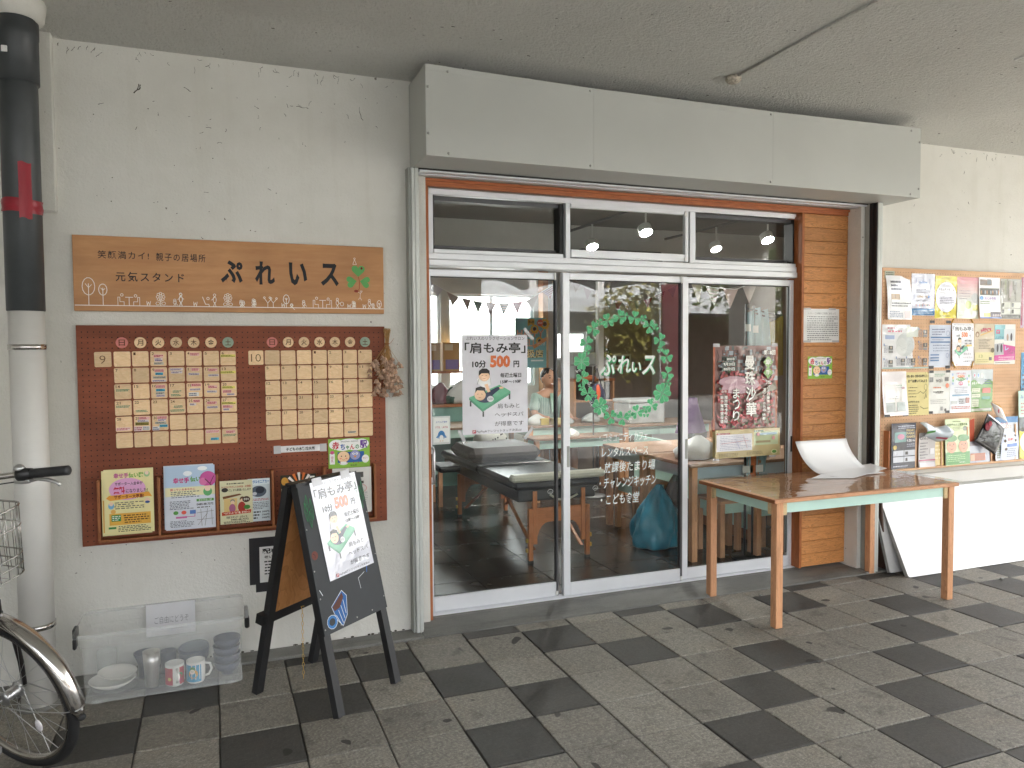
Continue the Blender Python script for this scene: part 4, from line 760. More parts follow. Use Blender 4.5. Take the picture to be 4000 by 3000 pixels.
def sandwich():
    b = thing('sandwich_board', 'black folding sandwich board with chalk drawings standing on the paving', 'sandwich board', (0, 0, 0))
    A0, A1 = Vector((.728, -.315, 0)), Vector((1.045, -.050, 0)); B0, B1_ = Vector((.455, .027, 0)), Vector((.752, .310, 0)); top = .938
    T0 = (A0 + B0) / 2 + Vector((0, 0, top)); T1 = (A1 + B1_) / 2 + Vector((0, 0, top)); side = (T1 - T0).normalized()
    tw, td = .040, .022
    def leaf(P0, P1, nm, front):
        up0 = (T0 - P0).normalized(); up1 = (T1 - P1).normalized(); nrm = side.cross(up0).normalized() * (1 if front else -1)
        if nrm.dot(P0 - ((A0 + B0) / 2)) < 0: nrm = -nrm
        for P, Tt, u, sg in ((P0, T0, up0, 1), (P1, T1, up1, -1)):
            e = Tt - nrm * -.002 - u * .012; a = P
            q = [a, a + side * sg * tw, e + side * sg * tw, e]; off = nrm * .004
            MB().prism([v + off for v in q], nrm * (td + .008), M['blackp']).build('leg', b)
        return up0, nrm
    upA, nA = leaf(A0, A1, 'front', 1); upB, nB = leaf(B0, B1_, 'back', 0)
    W0 = (T1 - T0).length
    # front panel: from .345 m up the leg to the top
    L = (T0 - A0).length
    def on(P0, P1, s_, t_, n, off):     # s_ along width 0..1, t_ along the leg 0..1
        a = P0.lerp(T0, t_); c = P1.lerp(T1, t_); return a.lerp(c, s_) + n * off
    lo = .345
    q = [on(A0, A1, s_, t_, nA, .0125 + td) for s_, t_ in ((.0, lo), (1, lo), (1, .985), (.0, .985))]; MB().prism(q, nA * .007, M['chalk']).build('front_panel', b)
    q = [on(B0, B1_, s_, t_, nB, .010) for s_, t_ in ((.04, lo + .03), (.96, lo + .03), (.96, .985), (.04, .985))]; MB().prism(q, nB * .006, M['kraft']).build('back_panel', b)
    q = [on(A0, A1, s_, t_, nA, .006) for s_, t_ in ((.11, lo + .02), (.89, lo + .02), (.89, .985), (.11, .985))]; MB().prism(q, nA * -.003, M['kraft']).build('panel_backing', b)
    for P0, P1, n, nm in ((A0, A1, nA, 0), (B0, B1_, nB, 1)):
        t0 = lo - .0 + .0; q = [on(P0, P1, s_, t_, n, .004 + td * .2) for s_, t_ in ((-.06 if nm else .06, t0), (.99, t0), (.99, t0 + .045), (-.06 if nm else .06, t0 + .045))]
        MB().prism(q, n * (td * .6 if not nm else td * 1.9), M['blackp']).build('cross_bar', b)
        q = [on(P0, P1, s_, t_, n, .002) for s_, t_ in ((.02, .955), (.98, .955), (.98, 1.0), (.02, 1.0))]; MB().prism(q, n * td * 1.25, M['blackp']).build('top_bar', b)
    # hinges and bolts
    for s_ in (.18, .82): c = MB(); v = T0.lerp(T1, s_) + Vector((0, 0, -.002)); c.tube([v - side * .02, v + side * .02], .005, M['steel'], 8); c.build('hinge', b)
    for s_, t_ in ((.02, .37), (.03, .50), (.02, .62), (.02, .8), (.5, .362), (.98, .4), (.98, .6), (.98, .8), (.25, .362), (.75, .362)):
        c = MB(); v = on(A0, A1, s_, t_, nA, .0125 + td + .007); c.tube([v, v + nA * .0015], .0035, M['steel'], 8); c.build('screw', b)
    # chain hanging from the cross bar hook
    c = MB(); h0 = on(B0, B1_, .93, lo + .06, nB, -.01) + Vector((-.01, -.02, 0)); h0 = Vector((.655, .06, .335))
    for i in range(17):
        z = h0.z - i * .0185; a = 0 if i % 2 else pi / 2
        c.tube([(h0.x + .0045 * cos(t) * cos(a), h0.y + .0045 * cos(t) * sin(a), z + .0105 * sin(t)) for t in [k * pi / 4 for k in range(8)]], .0011, M['brass'], 5, closed=True)
    c.tube([(h0.x, h0.y, h0.z + .008), (h0.x - .004, h0.y + .01, h0.z + .02), (h0.x + .01, h0.y + .012, h0.z + .02)], .0016, M['brass'], 6)
    c.build('chain', b)
    # board face as an ink sheet
    fw = W0; fh = L * (.985 - lo); ex = (on(A0, A1, 1, .9, nA, 0) - on(A0, A1, 0, .9, nA, 0)).normalized(); ey = upA; ez = ex.cross(ey).normalized()
    Mx = Matrix((ex, ey, ez)).transposed().to_4x4(); org = on(A0, A1, 0, .985, nA, .0125 + td + .0072); Mx.translation = org
    k = Ink(fw, fh, 0, .0004); Lf = '#2c7a4a'
    for (u, v, a, s_) in ((.09, .06, 1.9, .085), (.14, .09, 1.6, .10), (.05, .11, 1.45, .09), (.10, .17, 1.7, .08), (.86, .04, 1.3, .10), (.92, .08, 1.5, .12), (.965, .05, 1.6, .10)):
        c0 = (u, v); e = (u + s_ * cos(a) * .55 / fw * .4, v + s_ * sin(a) / fh * .9); m = ((c0[0] + e[0]) / 2, (c0[1] + e[1]) / 2)
        pts = [c0, (m[0] - .02, m[1] - .01), (m[0] - .015, m[1] + .03), e, (m[0] + .02, m[1] + .02), (m[0] + .018, m[1] - .02)]; k.line(pts, .0022, Lf, True); k.line([c0, e], .0016, Lf); k.line([(m[0] - .015, m[1]), (m[0] + .012, m[1] + .01)], .0014, Lf)
    p = k.build(b, 'chalk_leaves'); p.matrix_world = Mx; k = Ink(fw, fh, 0, .0004); k.oval(.06, .47, .045, .03, '#6a3428'); k.line([(.04, .455), (.065, .47), (.06, .485)], .002, '#20120e')
    p = k.build(b, 'chalk_bean'); p.matrix_world = Mx; k = Ink(fw, fh, 0, .0004); Wc = '#d8dde0'   # blue striped mug
    mug = [(.155, .835), (.34, .755), (.40, .80), (.36, .925), (.27, .985), (.20, .93)]; k.poly(mug, '#2a5f9c'); k.poly([(.165, .84), (.335, .77), (.35, .80), (.27, .86), (.19, .87)], '#5a3428'); k.line(mug, .0026, Wc, True)
    for a, e in (((.20, .90), (.245, .965)), ((.245, .875), (.28, .965)), ((.29, .85), (.315, .94)), ((.335, .82), (.345, .91))): k.line([a, e], .003, Wc)
    k.ring(.125, .93, .06, .035, .012, '#3a78b4', 12); k.ring(.125, .93, .075, .045, .0022, Wc, 12); k.line([(.03, .70), (.06, .74)], .003, Wc)
    p = k.build(b, 'chalk_mug'); p.matrix_world = Mx; k = Ink(fw, fh, 0, .0004); gl = [(.63, .72), (.80, .68), (.795, .93), (.76, .965), (.69, .965), (.66, .93)]; k.poly([(.655, .80), (.785, .775), (.78, .92), (.75, .95), (.70, .95), (.675, .92)], '#4c2a22'); k.line(gl, .0022, Wc, True)
    for u, v in ((.69, .82), (.745, .86)): k.line([(u, v - .03), (u + .025, v), (u, v + .03), (u - .025, v)], .002, Wc, True)
    k.line([(.78, .70), (.83, .58), (.90, .585)], .005, '#2c62a8')
    p = k.build(b, 'chalk_glass'); p.matrix_world = Mx
    # laminated poster taped to the board
    w, h = .297, .42; o, k = sheet('price_poster', 'white massage price poster in plastic film taped to the black sandwich board', 'poster', 0, 0, 0, w, h, '#dfe0ea', 1, group='massage price posters')
    massage_poster(k); k.build(o)
    Mp = Mx.copy(); rotz = Matrix.Rotation(radians(1.5), 4, 'Z'); Mp = Mx @ Matrix.Translation((fw * .175, .006, .0022)) @ rotz; o.matrix_world = Mp
    for x, y in ((.015, .004), (.20, .006)): c = MB(); c.box(x, x + .06, y - .022, y + .012, .0008, .0014, M['ctape']); c.build('clear_tape', o)
sandwich()

# ================================================================== PLASTIC BIN AND CROCKERY
def crockery():
    b = thing('storage_bin', 'open translucent plastic storage bin holding free crockery, standing by the wall', 'storage bin', (0, 0, 0))
    xb0, xb1, yb0, yb1, zt = -.232, .398, .200, .500, .312; xt0, xt1, yt0, yt1 = -.262, .412, .172, .515; th = .0025; m = M['bin']
    def rr(x0, x1, y0, y1, z, r=.03, n=4):
        P = []
        for cx, cy, a0 in ((x1 - r, y1 - r, 0), (x0 + r, y1 - r, 90), (x0 + r, y0 + r, 180), (x1 - r, y0 + r, 270)):
            for k in range(n + 1): a = radians(a0 + 90 * k / n); P.append((cx + r * cos(a), cy + r * sin(a), z))
        return P
    mb = MB(); rings = [rr(xb0, xb1, yb0, yb1, .012), rr(xb0, xb1, yb0, yb1, .02), rr(xb0 - .010, xb1 + .004, yb0 - .010, yb1 + .006, .25), rr(xb0 - .018, xb1 + .009, yb0 - .018, yb1 + .010, .252), rr(xt0 + .006, xt1 - .004, yt0 + .006, yt1 - .004, zt - .004), rr(xt0 - .006, xt1 + .006, yt0 - .006, yt1, zt), rr(xt0 - .007, xt1 + .007, yt0 - .007, yt1, zt - .016)]
    n = len(rings[0]); vs = [p for r_ in rings for p in r_]; fs = [(i * n + k, i * n + (k + 1) % n, (i + 1) * n + (k + 1) % n, (i + 1) * n + k) for i in range(len(rings) - 1) for k in range(n)]
    mb.add(vs, fs, m, False); mb.build('tub', b)
    mb = MB(); mb.add(rings[0], [tuple(range(n))[::-1]], m); mb.build('base', b)
    mb = MB(); R0 = rr(xb0 - .001, xb1 + .001, yb0 - .001, yb1 + .001, .0125); mb.tube([(x, y, .008) for x, y, z in R0], .005, m, 6, closed=True); mb.build('foot_rim', b)
    for x in (xb0 + .03, xb1 - .07): B1('corner_foot', (x, x + .04, yb0 + .0, yb0 + .02, -.001, .012), m, b, .002)
    for x, s_ in ((xt1 + .006, 1), (xt0 - .006, -1)):
        y_ = .33; a_, e_ = sorted((x, x + s_ * .018)); B1('latch', (a_, e_, y_ - .03, y_ + .03, zt - .055, zt - .012), M['silver'] if s_ > 0 else M['black'], b, .004); B1('handle', (a_ + .001 * s_, e_ + .004 * s_, y_ - .028, y_ + .028, zt - .105, zt - .056), M['black'], b, .006)
    g = 'crockery given away in the plastic bin'
    def lt(name, label, cat, x, y, z, prof, m_, parent=None, seg=28, rot=None):
        o = MB().lathe(prof, m_, seg).build(name, parent); o.location = (x, y, z)
        if rot: o.rotation_euler = rot
        return tag(o, label, cat, g) if label else o
    pl = lambda r, hh=.018: [(1e-4, .003), (r * .5, .003), (r * .55, .0), (r * .62, .002), (r * .85, hh * .5), (r, hh), (r - .004, hh + .001), (r * .8, hh * .65), (r * .6, .007), (1e-4, .006)]
    lt('plate', 'lowest and faintest plate under the two white plates in the bin', 'plate', -.125, .300, .016, pl(.090, .014), M['bin']); lt('plate', 'wide white plate in the middle of the plate pile', 'plate', -.135, .300, .034, pl(.096, .03), M['china']); lt('plate', 'white scalloped plate on top of the plate pile in the bin', 'plate', -.118, .318, .064, pl(.080, .022), M['china'], rot=(radians(3), radians(4), 0))
    lt('tumbler', 'brushed steel tumbler standing in the plastic bin', 'tumbler', .024, .275, .014, [(1e-4, 0), (.025, 0), (.0265, .006), (.033, .10), (.036, .158), (.0345, .158), (.030, .10), (.022, .01), (1e-4, .008)], M['steelb'])
    def mug(x, y, cols, lb, han):
        o = thing('mug', lb, 'mug', (x, y, .014), 0, g)
        h = .096; r = .040; MB().lathe([(1e-4, 0), (r - .004, 0), (r - .002, .004), (r, .02), (r, h), (r - .0035, h), (r - .0035, .01), (1e-4, .008)], M['china'], 28).build('cup', o)
        mb = MB()
        for a0, a1, c in cols: mb.grid(lambda u, v: ((r + .0006) * cos(radians(a0 + (a1 - a0) * u)), (r + .0006) * sin(radians(a0 + (a1 - a0) * u)), .008 + .076 * v), 5, 1, pm(c))
        for a0, z0, rr_, c in ((-105, .045, .020, '#d9a83c'), (-110, .055, .011, '#e8e4d8'), (-108, .066, .012, '#4a8a4a')) if han > 0 else ((-55, .05, .012, '#3c8a50'), (-120, .035, .008, '#d8c070'), (-62, .028, .009, '#c04a7a')):
            mb.add([((r + .0012) * cos(radians(a0) + rr_ * cos(t) / r), (r + .0012) * sin(radians(a0) + rr_ * cos(t) / r), z0 + rr_ * sin(t)) for t in [q * pi / 6 for q in range(12)]], [tuple(range(12))], pm(c))
        mb.build('decoration', o)
        a = radians(-8 if han > 0 else -75); d = Vector((cos(a), sin(a), 0)); c = MB(); c.tube([d * (r - .002) + Vector((0, 0, .078)), d * (r + .02) + Vector((0, 0, .075)), d * (r + .028) + Vector((0, 0, .05)), d * (r + .016) + Vector((0, 0, .025)), d * (r - .002) + Vector((0, 0, .02))], .0055, M['china'], 8); c.build('handle', o)
    mug(.118, .262, [(-165, -100, '#b83848'), (-60, -20, '#b83848')], 'red and white mug beside the steel tumbler', -1)
    mug(.205, .262, [(-170, -55, '#3c9ac0')], 'blue and white mug with a yellow spot, right of the red mug', 1)
    bw = [(1e-4, 0), (.026, 0), (.028, .012), (.052, .028), (.060, .060), (.0575, .060), (.05, .03), (1e-4, .016)]
    for i, z in enumerate((.016, .052, .088, .124)): lt('bowl', ['navy bowl at the bottom of the bowl stack', 'navy bowl second from the bottom of the stack', 'navy bowl third from the bottom of the stack', 'navy bowl on top of the bowl stack at the right end of the bin'][i], 'bowl', .338 + R.uniform(-.002, .002), .292, z, bw, M['navy'])
    lt('bowl', 'large dark bowl with pale inside behind the blue mug', 'bowl', .195, .40, .016, [(1e-4, 0), (.03, 0), (.035, .01), (.065, .06), (.068, .105), (.065, .105), (.06, .05), (1e-4, .02)], M['navy']); lt('bowl', 'grey rimmed bowl stacked on the large dark bowl', 'bowl', .195, .40, .085, [(1e-4, 0), (.03, 0), (.06, .02), (.070, .036), (.067, .036), (.055, .02), (1e-4, .008)], M['smoke'], rot=(radians(8), radians(-6), 0))
    lt('bowl', 'dark bowl behind the steel tumbler', 'bowl', -.01, .40, .016, [(1e-4, 0), (.03, 0), (.032, .06), (.05, .11), (.047, .11), (.028, .05), (1e-4, .02)], M['navy']); lt('cup', 'small dark cup in the back of the bin between tumbler and mugs', 'cup', .085, .41, .016, [(1e-4, 0), (.03, 0), (.036, .10), (.033, .10), (1e-4, .02)], M['navy'])
    lt('glass_jar', 'pale drinking glass in the left rear corner of the bin', 'glass', -.17, .43, .016, [(.04, 0), (.042, .13), (.040, .13), (.038, .004), (1e-4, .004)], M['bin'])
    o, k = sheet('paper_sign', 'small handwritten white sign inviting people to help themselves, standing in the bin', 'sign', -.010, .487, .314, .213, .150, '#d6d6d8', thick=.001, tilt=(radians(-2), 0, 0)); k.text('ご自由にどうぞ', .17, .40, .86, .62, '#55555a', -.012, italic=.0); k.fuzz(.3, .78, .8, .84, 1, '#6a6a70', .3, .03, 3); k.build(o, 'lettering')
crockery()

# ================================================================== PORCH TABLE
def porch_table():
    t = thing('table', 'pine table with mint green aprons and clear plastic top, outside the right door', 'table', (3.04, -.205, 0))
    LX, LY, H = 1.335, .675, .700
    n = 9; ws = [LY / n] * n
    for i in range(n):
        o = MB().box(0, LX, i * LY / n, (i + 1) * LY / n - .0008, H - .022, H - .002 + R.uniform(-.0003, .0003), M['pinex'], bev=.001).build('top_board', t)
    B1('edge_strip', (-.003, -.0005, 0, LY, H - .022, H - .003), M['pineedge'], t)
    for x in (.03, 1.283):
        for y in (.022, .600): B1('leg', (x, x + .045, y, y + .045, 0, H - .028), M['pine'], t, .002)
    B1('apron', (.105, 1.253, .038, .05, .615, H - .0235), M['mint'], t, .001); B1('apron', (.105, 1.253, .625, .637, .615, H - .0235), M['mint'], t, .001)
    B1('apron', (.046, .058, .10, .575, .615, H - .0235), M['mint'], t, .001); B1('apron', (1.30, 1.312, .10, .575, .615, H - .0235), M['mint'], t, .001)
    for x, y, dx, dy in ((.0765, .030, .028, .010), (1.2535, .030, .028, .010), (.034, .0685, .010, .031), (.034, .5685, .010, .031), (.0765, .632, .028, .010), (1.2535, .632, .028, .010)):
        B1('corner_block', (x, x + dx, y, y + dy, .605, H - .023), M['ply'], t, .001); MB().tube([(x + dx / 2 - (.0 if dx > dy else dx / 2 + .0005), y - .0008 + (0 if dx > dy else dy / 2), .65)] + [(x + dx / 2 - (.0 if dx > dy else dx / 2 - .0005), y + .0008 + (0 if dx > dy else dy / 2), .65)], .0025, M['steel'], 6).build('screw', t)
    # clear vinyl sheet on top: lies flat, curls up at the back against the wall
    f = NT('clear_vinyl_sheet'); f.t.nodes.remove(f.b); fr = f.n('ShaderNodeFresnel'); fr.inputs['IOR'].default_value = 2.9
    bp = f.n('ShaderNodeBump'); bp.inputs['Strength'].default_value = .35; bp.inputs['Distance'].default_value = .02; f.l(f.noise(5, 3, .5, f.coord((1, 1, 1)), .6), bp.inputs['Height'])
    f.l(bp.outputs[0], fr.inputs['Normal']); tr = f.n('ShaderNodeBsdfTransparent'); tr.inputs[0].default_value = (.86, .87, .86, 1); gl = f.n('ShaderNodeBsdfGlossy'); gl.inputs['Roughness'].default_value = .02; f.l(bp.outputs[0], gl.inputs['Normal'])
    mx = f.n('ShaderNodeMixShader'); gm = f.n('ShaderNodeNewGeometry'); f.l(f.math('MULTIPLY', fr.outputs[0], f.math('SUBTRACT', 1., gm.outputs['Backfacing'])), mx.inputs[0]); f.l(tr.outputs[0], mx.inputs[1]); f.l(gl.outputs[0], mx.inputs[2]); f.l(mx.outputs[0], f.out.inputs[0])
    s = MB()
    def fn(u, v):
        x = .012 + u * 1.36; y = .005 + v * .69; z = .004 + .0015 * sin(x * 9 + v * 4) * v
        z += .035 * max(0, v - .8) ** 1.2 * 5 * max(0, u - .55) + .006 * max(0, sin(u * 7 + 1)) * max(0, v - .7)
        return (x, y, z + .0015)
    s.grid(fn, 40, 20, f.m); o = s.build('vinyl_sheet', None); o.location = (3.04, -.205, .698); tag(o, 'glossy clear plastic sheet covering the mint and pine table', 'plastic sheet')
    o2, k = None, None
    w = MB()
    def curl(u, v):
        a = v; x = .72 + u * .42; t_ = max(0, a - .3) / .7 * 1.45; y = .40 + .30 * a if a < .3 else .49 + .185 * sin(t_); z = .010 + .004 * a if a < .3 else .0112 + .215 * (1 - cos(t_))
        return (x + .05 * (1 - v) + .02 * sin(v * 3), y, z)
    w.grid(curl, 8, 22, M['whitegloss']); o = w.build('plastic_sheet', None, .0012); o.location = (3.04, -.205, .698); tag(o, 'white flexible plastic sheet curling up at the back of the table against the planks', 'plastic sheet')
    w = MB(); w.prism([(.62, .42, .008), (.86, .33, .008), (1.06, .40, .012), (1.25, .44, .028), (1.30, .62, .03), (1.00, .62, .016)], (0, 0, .0012), M['whitegloss']); o = w.build('loose_sheet'); o.location = (3.04, -.205, .698); tag(o, 'loose glossy sheet with a lifted dark edge lying on the right half of the table', 'plastic sheet')
porch_table()

# ================================================================== LEANING WHITE BOARDS
def panel(name, lb, x0, x1, y0, y1, h, th, m, m2, z0=.004, par=None):
    o = thing(name, lb, 'board', (x0, y0, z0)); L = sqrt(h * h + (y1 - y0) ** 2); a = math.atan2(y1 - y0, h); o.rotation_euler = (-a, 0, 0)
    mb = MB(); r = .018; pts = []
    for cx, cz, a0 in ((x1 - x0 - r, L - r, 0), (r, L - r, 90), (r, r, 180), (x1 - x0 - r, r, 270)):
        for k in range(4): t = radians(a0 + 30 * k); pts.append((cx + r * cos(t), 0, cz + r * sin(t)))
    mb.prism(pts[::-1], (0, .003, 0), m); mb.build('face', o); B1('core', (.004, x1 - x0 - .004, .0032, th, .002, L - .004), m2, o, .002); return o
panel('white_board', 'large glossy white board leaning against the wall at the far right', 4.478, 6.3, .225, .485, .508, .034, M['whitegloss'], M['boardback'])
panel('white_board', 'matt greyish board leaning behind the large glossy white board', 4.425, 4.95, .325, .47, .49, .03, mat('board_grey_face', (.50, .50, .49), .6), M['boardback'], .013)
o = tag(MB().box(4.408, 4.422, .40, .50, .013, .58, mat('dark_batten', (.07, .035, .022), .6), rot=Matrix.Translation((4.41, .5, .6)) @ Matrix.Rotation(radians(-5), 4, 'Y') @ Matrix.Translation((-4.41, -.5, -.6)), bev=.002).build('wood_batten'), 'dark brown batten standing behind the leaning boards by the door rail', 'batten')
o = tag(MB().box(4.57, 8, .503, .5285, .525, .612, M['pipew'], bev=.004).build('wall_rail'), 'grey white painted rail fixed along the wall under the flyer board', 'rail')

# ================================================================== FLYER BOARD (right)
def flyer_board():
    x0, x1, z0, z1, yf = 4.511, 7.3, .642, 2.030, .500
    b = thing('flyer_board', 'pale wooden pegboard covered with rows of flyers, right of the shop door', 'pegboard', (0, 0, 0))
    B1('panel', (x0, x1, yf, yf + .012, z0, z1), M['pegl'], b, .001); B1('side_frame', (x0 - .022, x0 - .001, yf - .002, YW - .001, z0, z1), M['woodtrim'], b, .002)
    h = MB(); holes(h, x0 + .012, 6.1, z0 + .012, z1 - .008, .0245, .0245, .0028, yf - .0004, M['holel'], lambda x, z: False); stuff(h.build('peg_holes', b))
    for x in (4.545, 4.787, 5.03, 5.275, 5.52, 5.765, 6.01): B1('rack_divider', (x - .006, x + .006, .455, .499, .668, .93), M['rackw'] if x < 4.56 else M['pegl'], b, .001)
    B1('rack_shelf', (4.54, 6.1, .45, .499, .655, .6675), M['pegl'], b, .001)
    g = 'flyers pinned in rows on the pale pegboard'
    def A(lb, x, z, w=.21, h_=.297, paper='#e8e6e2', gl=1, y=.4975, tilt=None, fn=None, cat='flyer'):
        return sheet('flyer', lb, cat, x, y, z, w, h_, paper, gl, group=g, tilt=tilt or (radians(R.uniform(-1.2, .6)), 0, radians(R.uniform(-1.2, 1.2))), fn=fn)
    wv = lambda a, ph: (lambda u, v: a * sin(v * 4 + ph) + a * .5 * sin(u * 5 + ph))
    o, k = A('shiny white flyer at the top left corner of the pale pegboard', 4.536, 1.978, .222, .298, '#e9e9ec', 1, fn=wv(.004, 0), tilt=(radians(-5), 0, radians(1)))
    k.rect(.15, .42, .5, .55, '#b89a74'); k.rect(.3, .43, .5, .52, '#8a7256'); k.rect(.7, .8, .95, .97, '#d0bfc0'); k.fuzz(.15, .1, .6, .35, 3, '#4a4a58', .6, .03, 3); k.fuzz(.15, .6, .95, .72, 2, '#5a5a62', .5, .05, 2); k.fuzz(.05, .8, .6, .96, 4, '#8890a8', .6, .05, 8); k.build(o)
    o, k = A('tiny grey slip tucked behind the top left shiny flyer', 4.528, 2.008, .085, .05, '#b5b8a8', 0, y=.4985); k.fuzz(.1, .1, .9, .9, 3, '#6a7060', .5, .1, 1); k.build(o)
    o, k = A('pale blue flyer with a deep blue foot band in the top row', 4.770, 1.998, .211, .287, '#cdd0e0', 1); k.text('UniWave', .33, .18, .67, .235, '#2c7ac8', .03); k.line([(.45, .17), (.55, .13)], .002, '#8ab0d8'); k.fuzz(.2, .36, .8, .46, 3, '#5a5a6a', .5, .04, 2); k.text('11月8日・9日', .25, .52, .72, .58, '#b8903c', .03); k.oval(.74, .55, .05, .035, '#2c68b0'); k.fuzz(.2, .62, .7, .68, 2, '#7a7a80', .5, .05, 5)
    for i in range(9): k.oval(.2 + i * .07, .76, .012, .03, ['#c04a3a', '#2c5a9a', '#d8903c', '#3a8a5a'][i % 4]); k.oval(.2 + i * .07, .725, .012, .01, '#e8c8a8')
    for u, v in ((.18, .12), (.75, .12), (.12, .5), (.82, .28)): k.rect(u, v, u + .02, v + .12, '#9aa0c8')
    k.rect(0, .83, 1, .99, '#2c72a8'); k.fuzz(.08, .86, .92, .96, 3, '#c8e0f0', .4, .05, 9); k.build(o)
    o, k = A('yellow flyer with a big white oval in the top row', 4.991, 1.988, .207, .293, '#dccf2c', 1); k.fuzz(.25, .03, .75, .08, 2, '#5a5a20', .4, .04, 4); [k.poly([(.5 + .47 * cos(a), .5 + .37 * sin(a)), (.5 + .52 * cos(a + .04), .5 + .41 * sin(a + .04)), (.5 + .47 * cos(a + .08), .5 + .37 * sin(a + .08))], '#8a7a30') for a in [i * .35 for i in range(18)]]; k.oval(.5, .5, .47, .36, '#e2e2ee', 32)
    k.text('市民の声を聴く会', .15, .29, .85, .36, '#3a3a30', .02); k.fuzz(.2, .38, .8, .42, 1, '#6a6a60', .6, .04, 1); k.fuzz(.25, .2, .75, .27, 3, '#6a6a60', .4, .04, 3); k.fuzz(.18, .48, .85, .68, 5, '#55556a', .5, .05, 7); k.fuzz(.3, .72, .7, .8, 3, '#8a8a9a', .5, .04, 6); k.fuzz(.2, .93, .8, .97, 1, '#4a4a20', .5, .04, 6); k.build(o)
    o, k = A('pink and grey fading flyer with two circles in the top row', 5.198, 1.986, .212, .292, '#c9b6b6', 1)
    for i in range(12): k.rect(0, i / 12, 1, (i + 1) / 12 + .002, tuple(lin('#d28a94')[q] * (1 - min(1, i / 6)) + lin('#c4c6c2' if i < 8 else '#ccd4c0')[q] * min(1, i / 6) for q in range(3)))
    k.rect(.72, .66, .98, .8, '#d8d07a'); k.oval(.83, .5, .17, .12, '#a8a8a8'); k.oval(.52, .67, .14, .10, '#b8c878'); k.fuzz(.1, .3, .6, .55, 4, '#9a8a96', .35, .06, 5); k.rect(.7, .82, .95, .95, '#e0e4dc'); k.fuzz(.06, .84, .5, .95, 3, '#a8b0a8', .4, .05, 8); k.build(o)
    o, k = A('white flyer with dark group photos in the top row', 5.405, 1.988, .215, .293, '#e8e8ee', 1, fn=wv(.003, 2), tilt=(radians(-4), 0, 0)); k.rect(.05, .05, .62, .19, '#5a3c28'); k.rect(.4, .04, .6, .17, '#5a6470'); k.rect(.05, .26, .95, .43, '#3c3436'); [k.oval(.12 + i * .09, .36, .03, .05, ['#a87a54', '#2a2c38', '#98a0b0'][i % 3]) for i in range(10)]; k.oval(.12, .50, .09, .05, '#5a9ad8'); k.text('おとみや市', .28, .47, .8, .54, '#8a58b8', .02); k.fuzz(.05, .56, .5, .66, 2, '#8a9a7a', .5, .04, 4); k.rect(.2, .87, .5, .96, '#d8cc5c'); k.rect(.52, .84, .98, .97, '#4a3a4a'); [k.oval(.56 + i * .08, .92, .025, .03, '#c8b8b8') for i in range(6)]; k.rect(0, .97, 1, 1, '#5a78b8'); k.build(o)
    o, k = A('grey green flyer with a nature photograph at the right of the top row', 5.632, 1.984, .215, .290, '#a9a8a4', 1)
    for i in range(22): u = R.random() * .8; k.rect(u, R.random() * .2, u + .03 + R.random() * .1, .25 + R.random() * .3, ['#8a8a84', '#a8a49c', '#9aa08a', '#7a7870', '#b4a8ac'][i % 5])
    for i in range(2):
        for j in range(2): k.rect(.08 + .46 * i, .58 + .16 * j, .5 + .46 * i, .72 + .16 * j, '#d4d8ce'); k.rect(.1 + .46 * i, .6 + .16 * j, .2 + .46 * i, .7 + .16 * j, '#5c5c5a')
    k.rect(.02, .9, .98, .98, '#4a4e4c'); k.fuzz(.05, .91, .9, .97, 2, '#b8b8b0', .5, .05, 2); k.build(o)
    o, k = A('purplish flyer cut by the right edge of the picture in the top row', 5.85, 2.0, .215, .37, '#b8a0b8', 1); k.rect(.02, 0, .1, .95, '#9a3c5c'); k.build(o)
    # second row
    o, k = A('wide map flyer with small photos at the left of the second row', 4.511, 1.648, .424, .300, '#dedfe0', 1); k.oval(.5, .45, .2, .27, '#c6cccc', 18); k.oval(.42, .5, .12, .2, '#d0d4d2'); [k.line([(.3 + .05 * i, .3 + R.random() * .3), (.36 + .05 * i, .35 + R.random() * .3)], .001, '#9aa0a4') for i in range(8)]
    k.rect(.52, .05, .78, .28, '#d0d6cc'); k.fuzz(.12, .12, .45, .18, 1, '#c87a8a', .7, .05, 1); k.fuzz(.1, .05, .4, .11, 1, '#c89aa0', .7, .05, 2); k.rect(.06, .24, .26, .33, '#a8b8d8')
    for u, v in ((.16, .48), (.16, .8), (.42, .77), (.64, .77), (.9, .12), (.9, .42), (.9, .77)): k.rect(u - .02, v, u + .07, v + .09, '#565a58'); k.oval(u + .03, v + .04, .02, .03, '#a89a88'); k.rect(u - .02, v + .1, u + .07, v + .16, '#8a8c8c'); k.fuzz(u - .13, v - .02, u - .03, v + .16, 6, '#8a8c98', .5, .03, int(u * 9)); k.rect(u - .13, v - .05, u - .11, v, '#7a98c0')
    k.rect(0, .97, 1, 1, '#a8c4c0'); k.build(o)
    o, k = A('pale blue form flyer with black tape corners in the second row', 4.943, 1.648, .206, .296, '#c9d2e2', 1); k.ring(.85, .2, .08, .06, .002, '#5a70a8'); k.ring(.84, .72, .06, .05, .002, '#5a70a8'); k.fuzz(.1, .08, .7, .25, 3, '#60688a', .45, .05, 5)
    for v in (.28, .39, .69, .76, .82): k.rect(.05, v, .95 if v < .5 else .45, v + .03, '#4a74a8')
    k.fuzz(.1, .33, .9, .37, 1, '#8a98b0', .5, .05, 2); k.fuzz(.15, .45, .9, .64, 3, '#7a8aa8', .35, .06, 3); k.build(o)
    for u in (0, .78):
        for v in (.03, -.265): B1('black_tape', (u * .2, u * .2 + .045, v - .018 if v > 0 else v - .04, v if v > 0 else v - .02, .0015, .002), M['btape'], o)
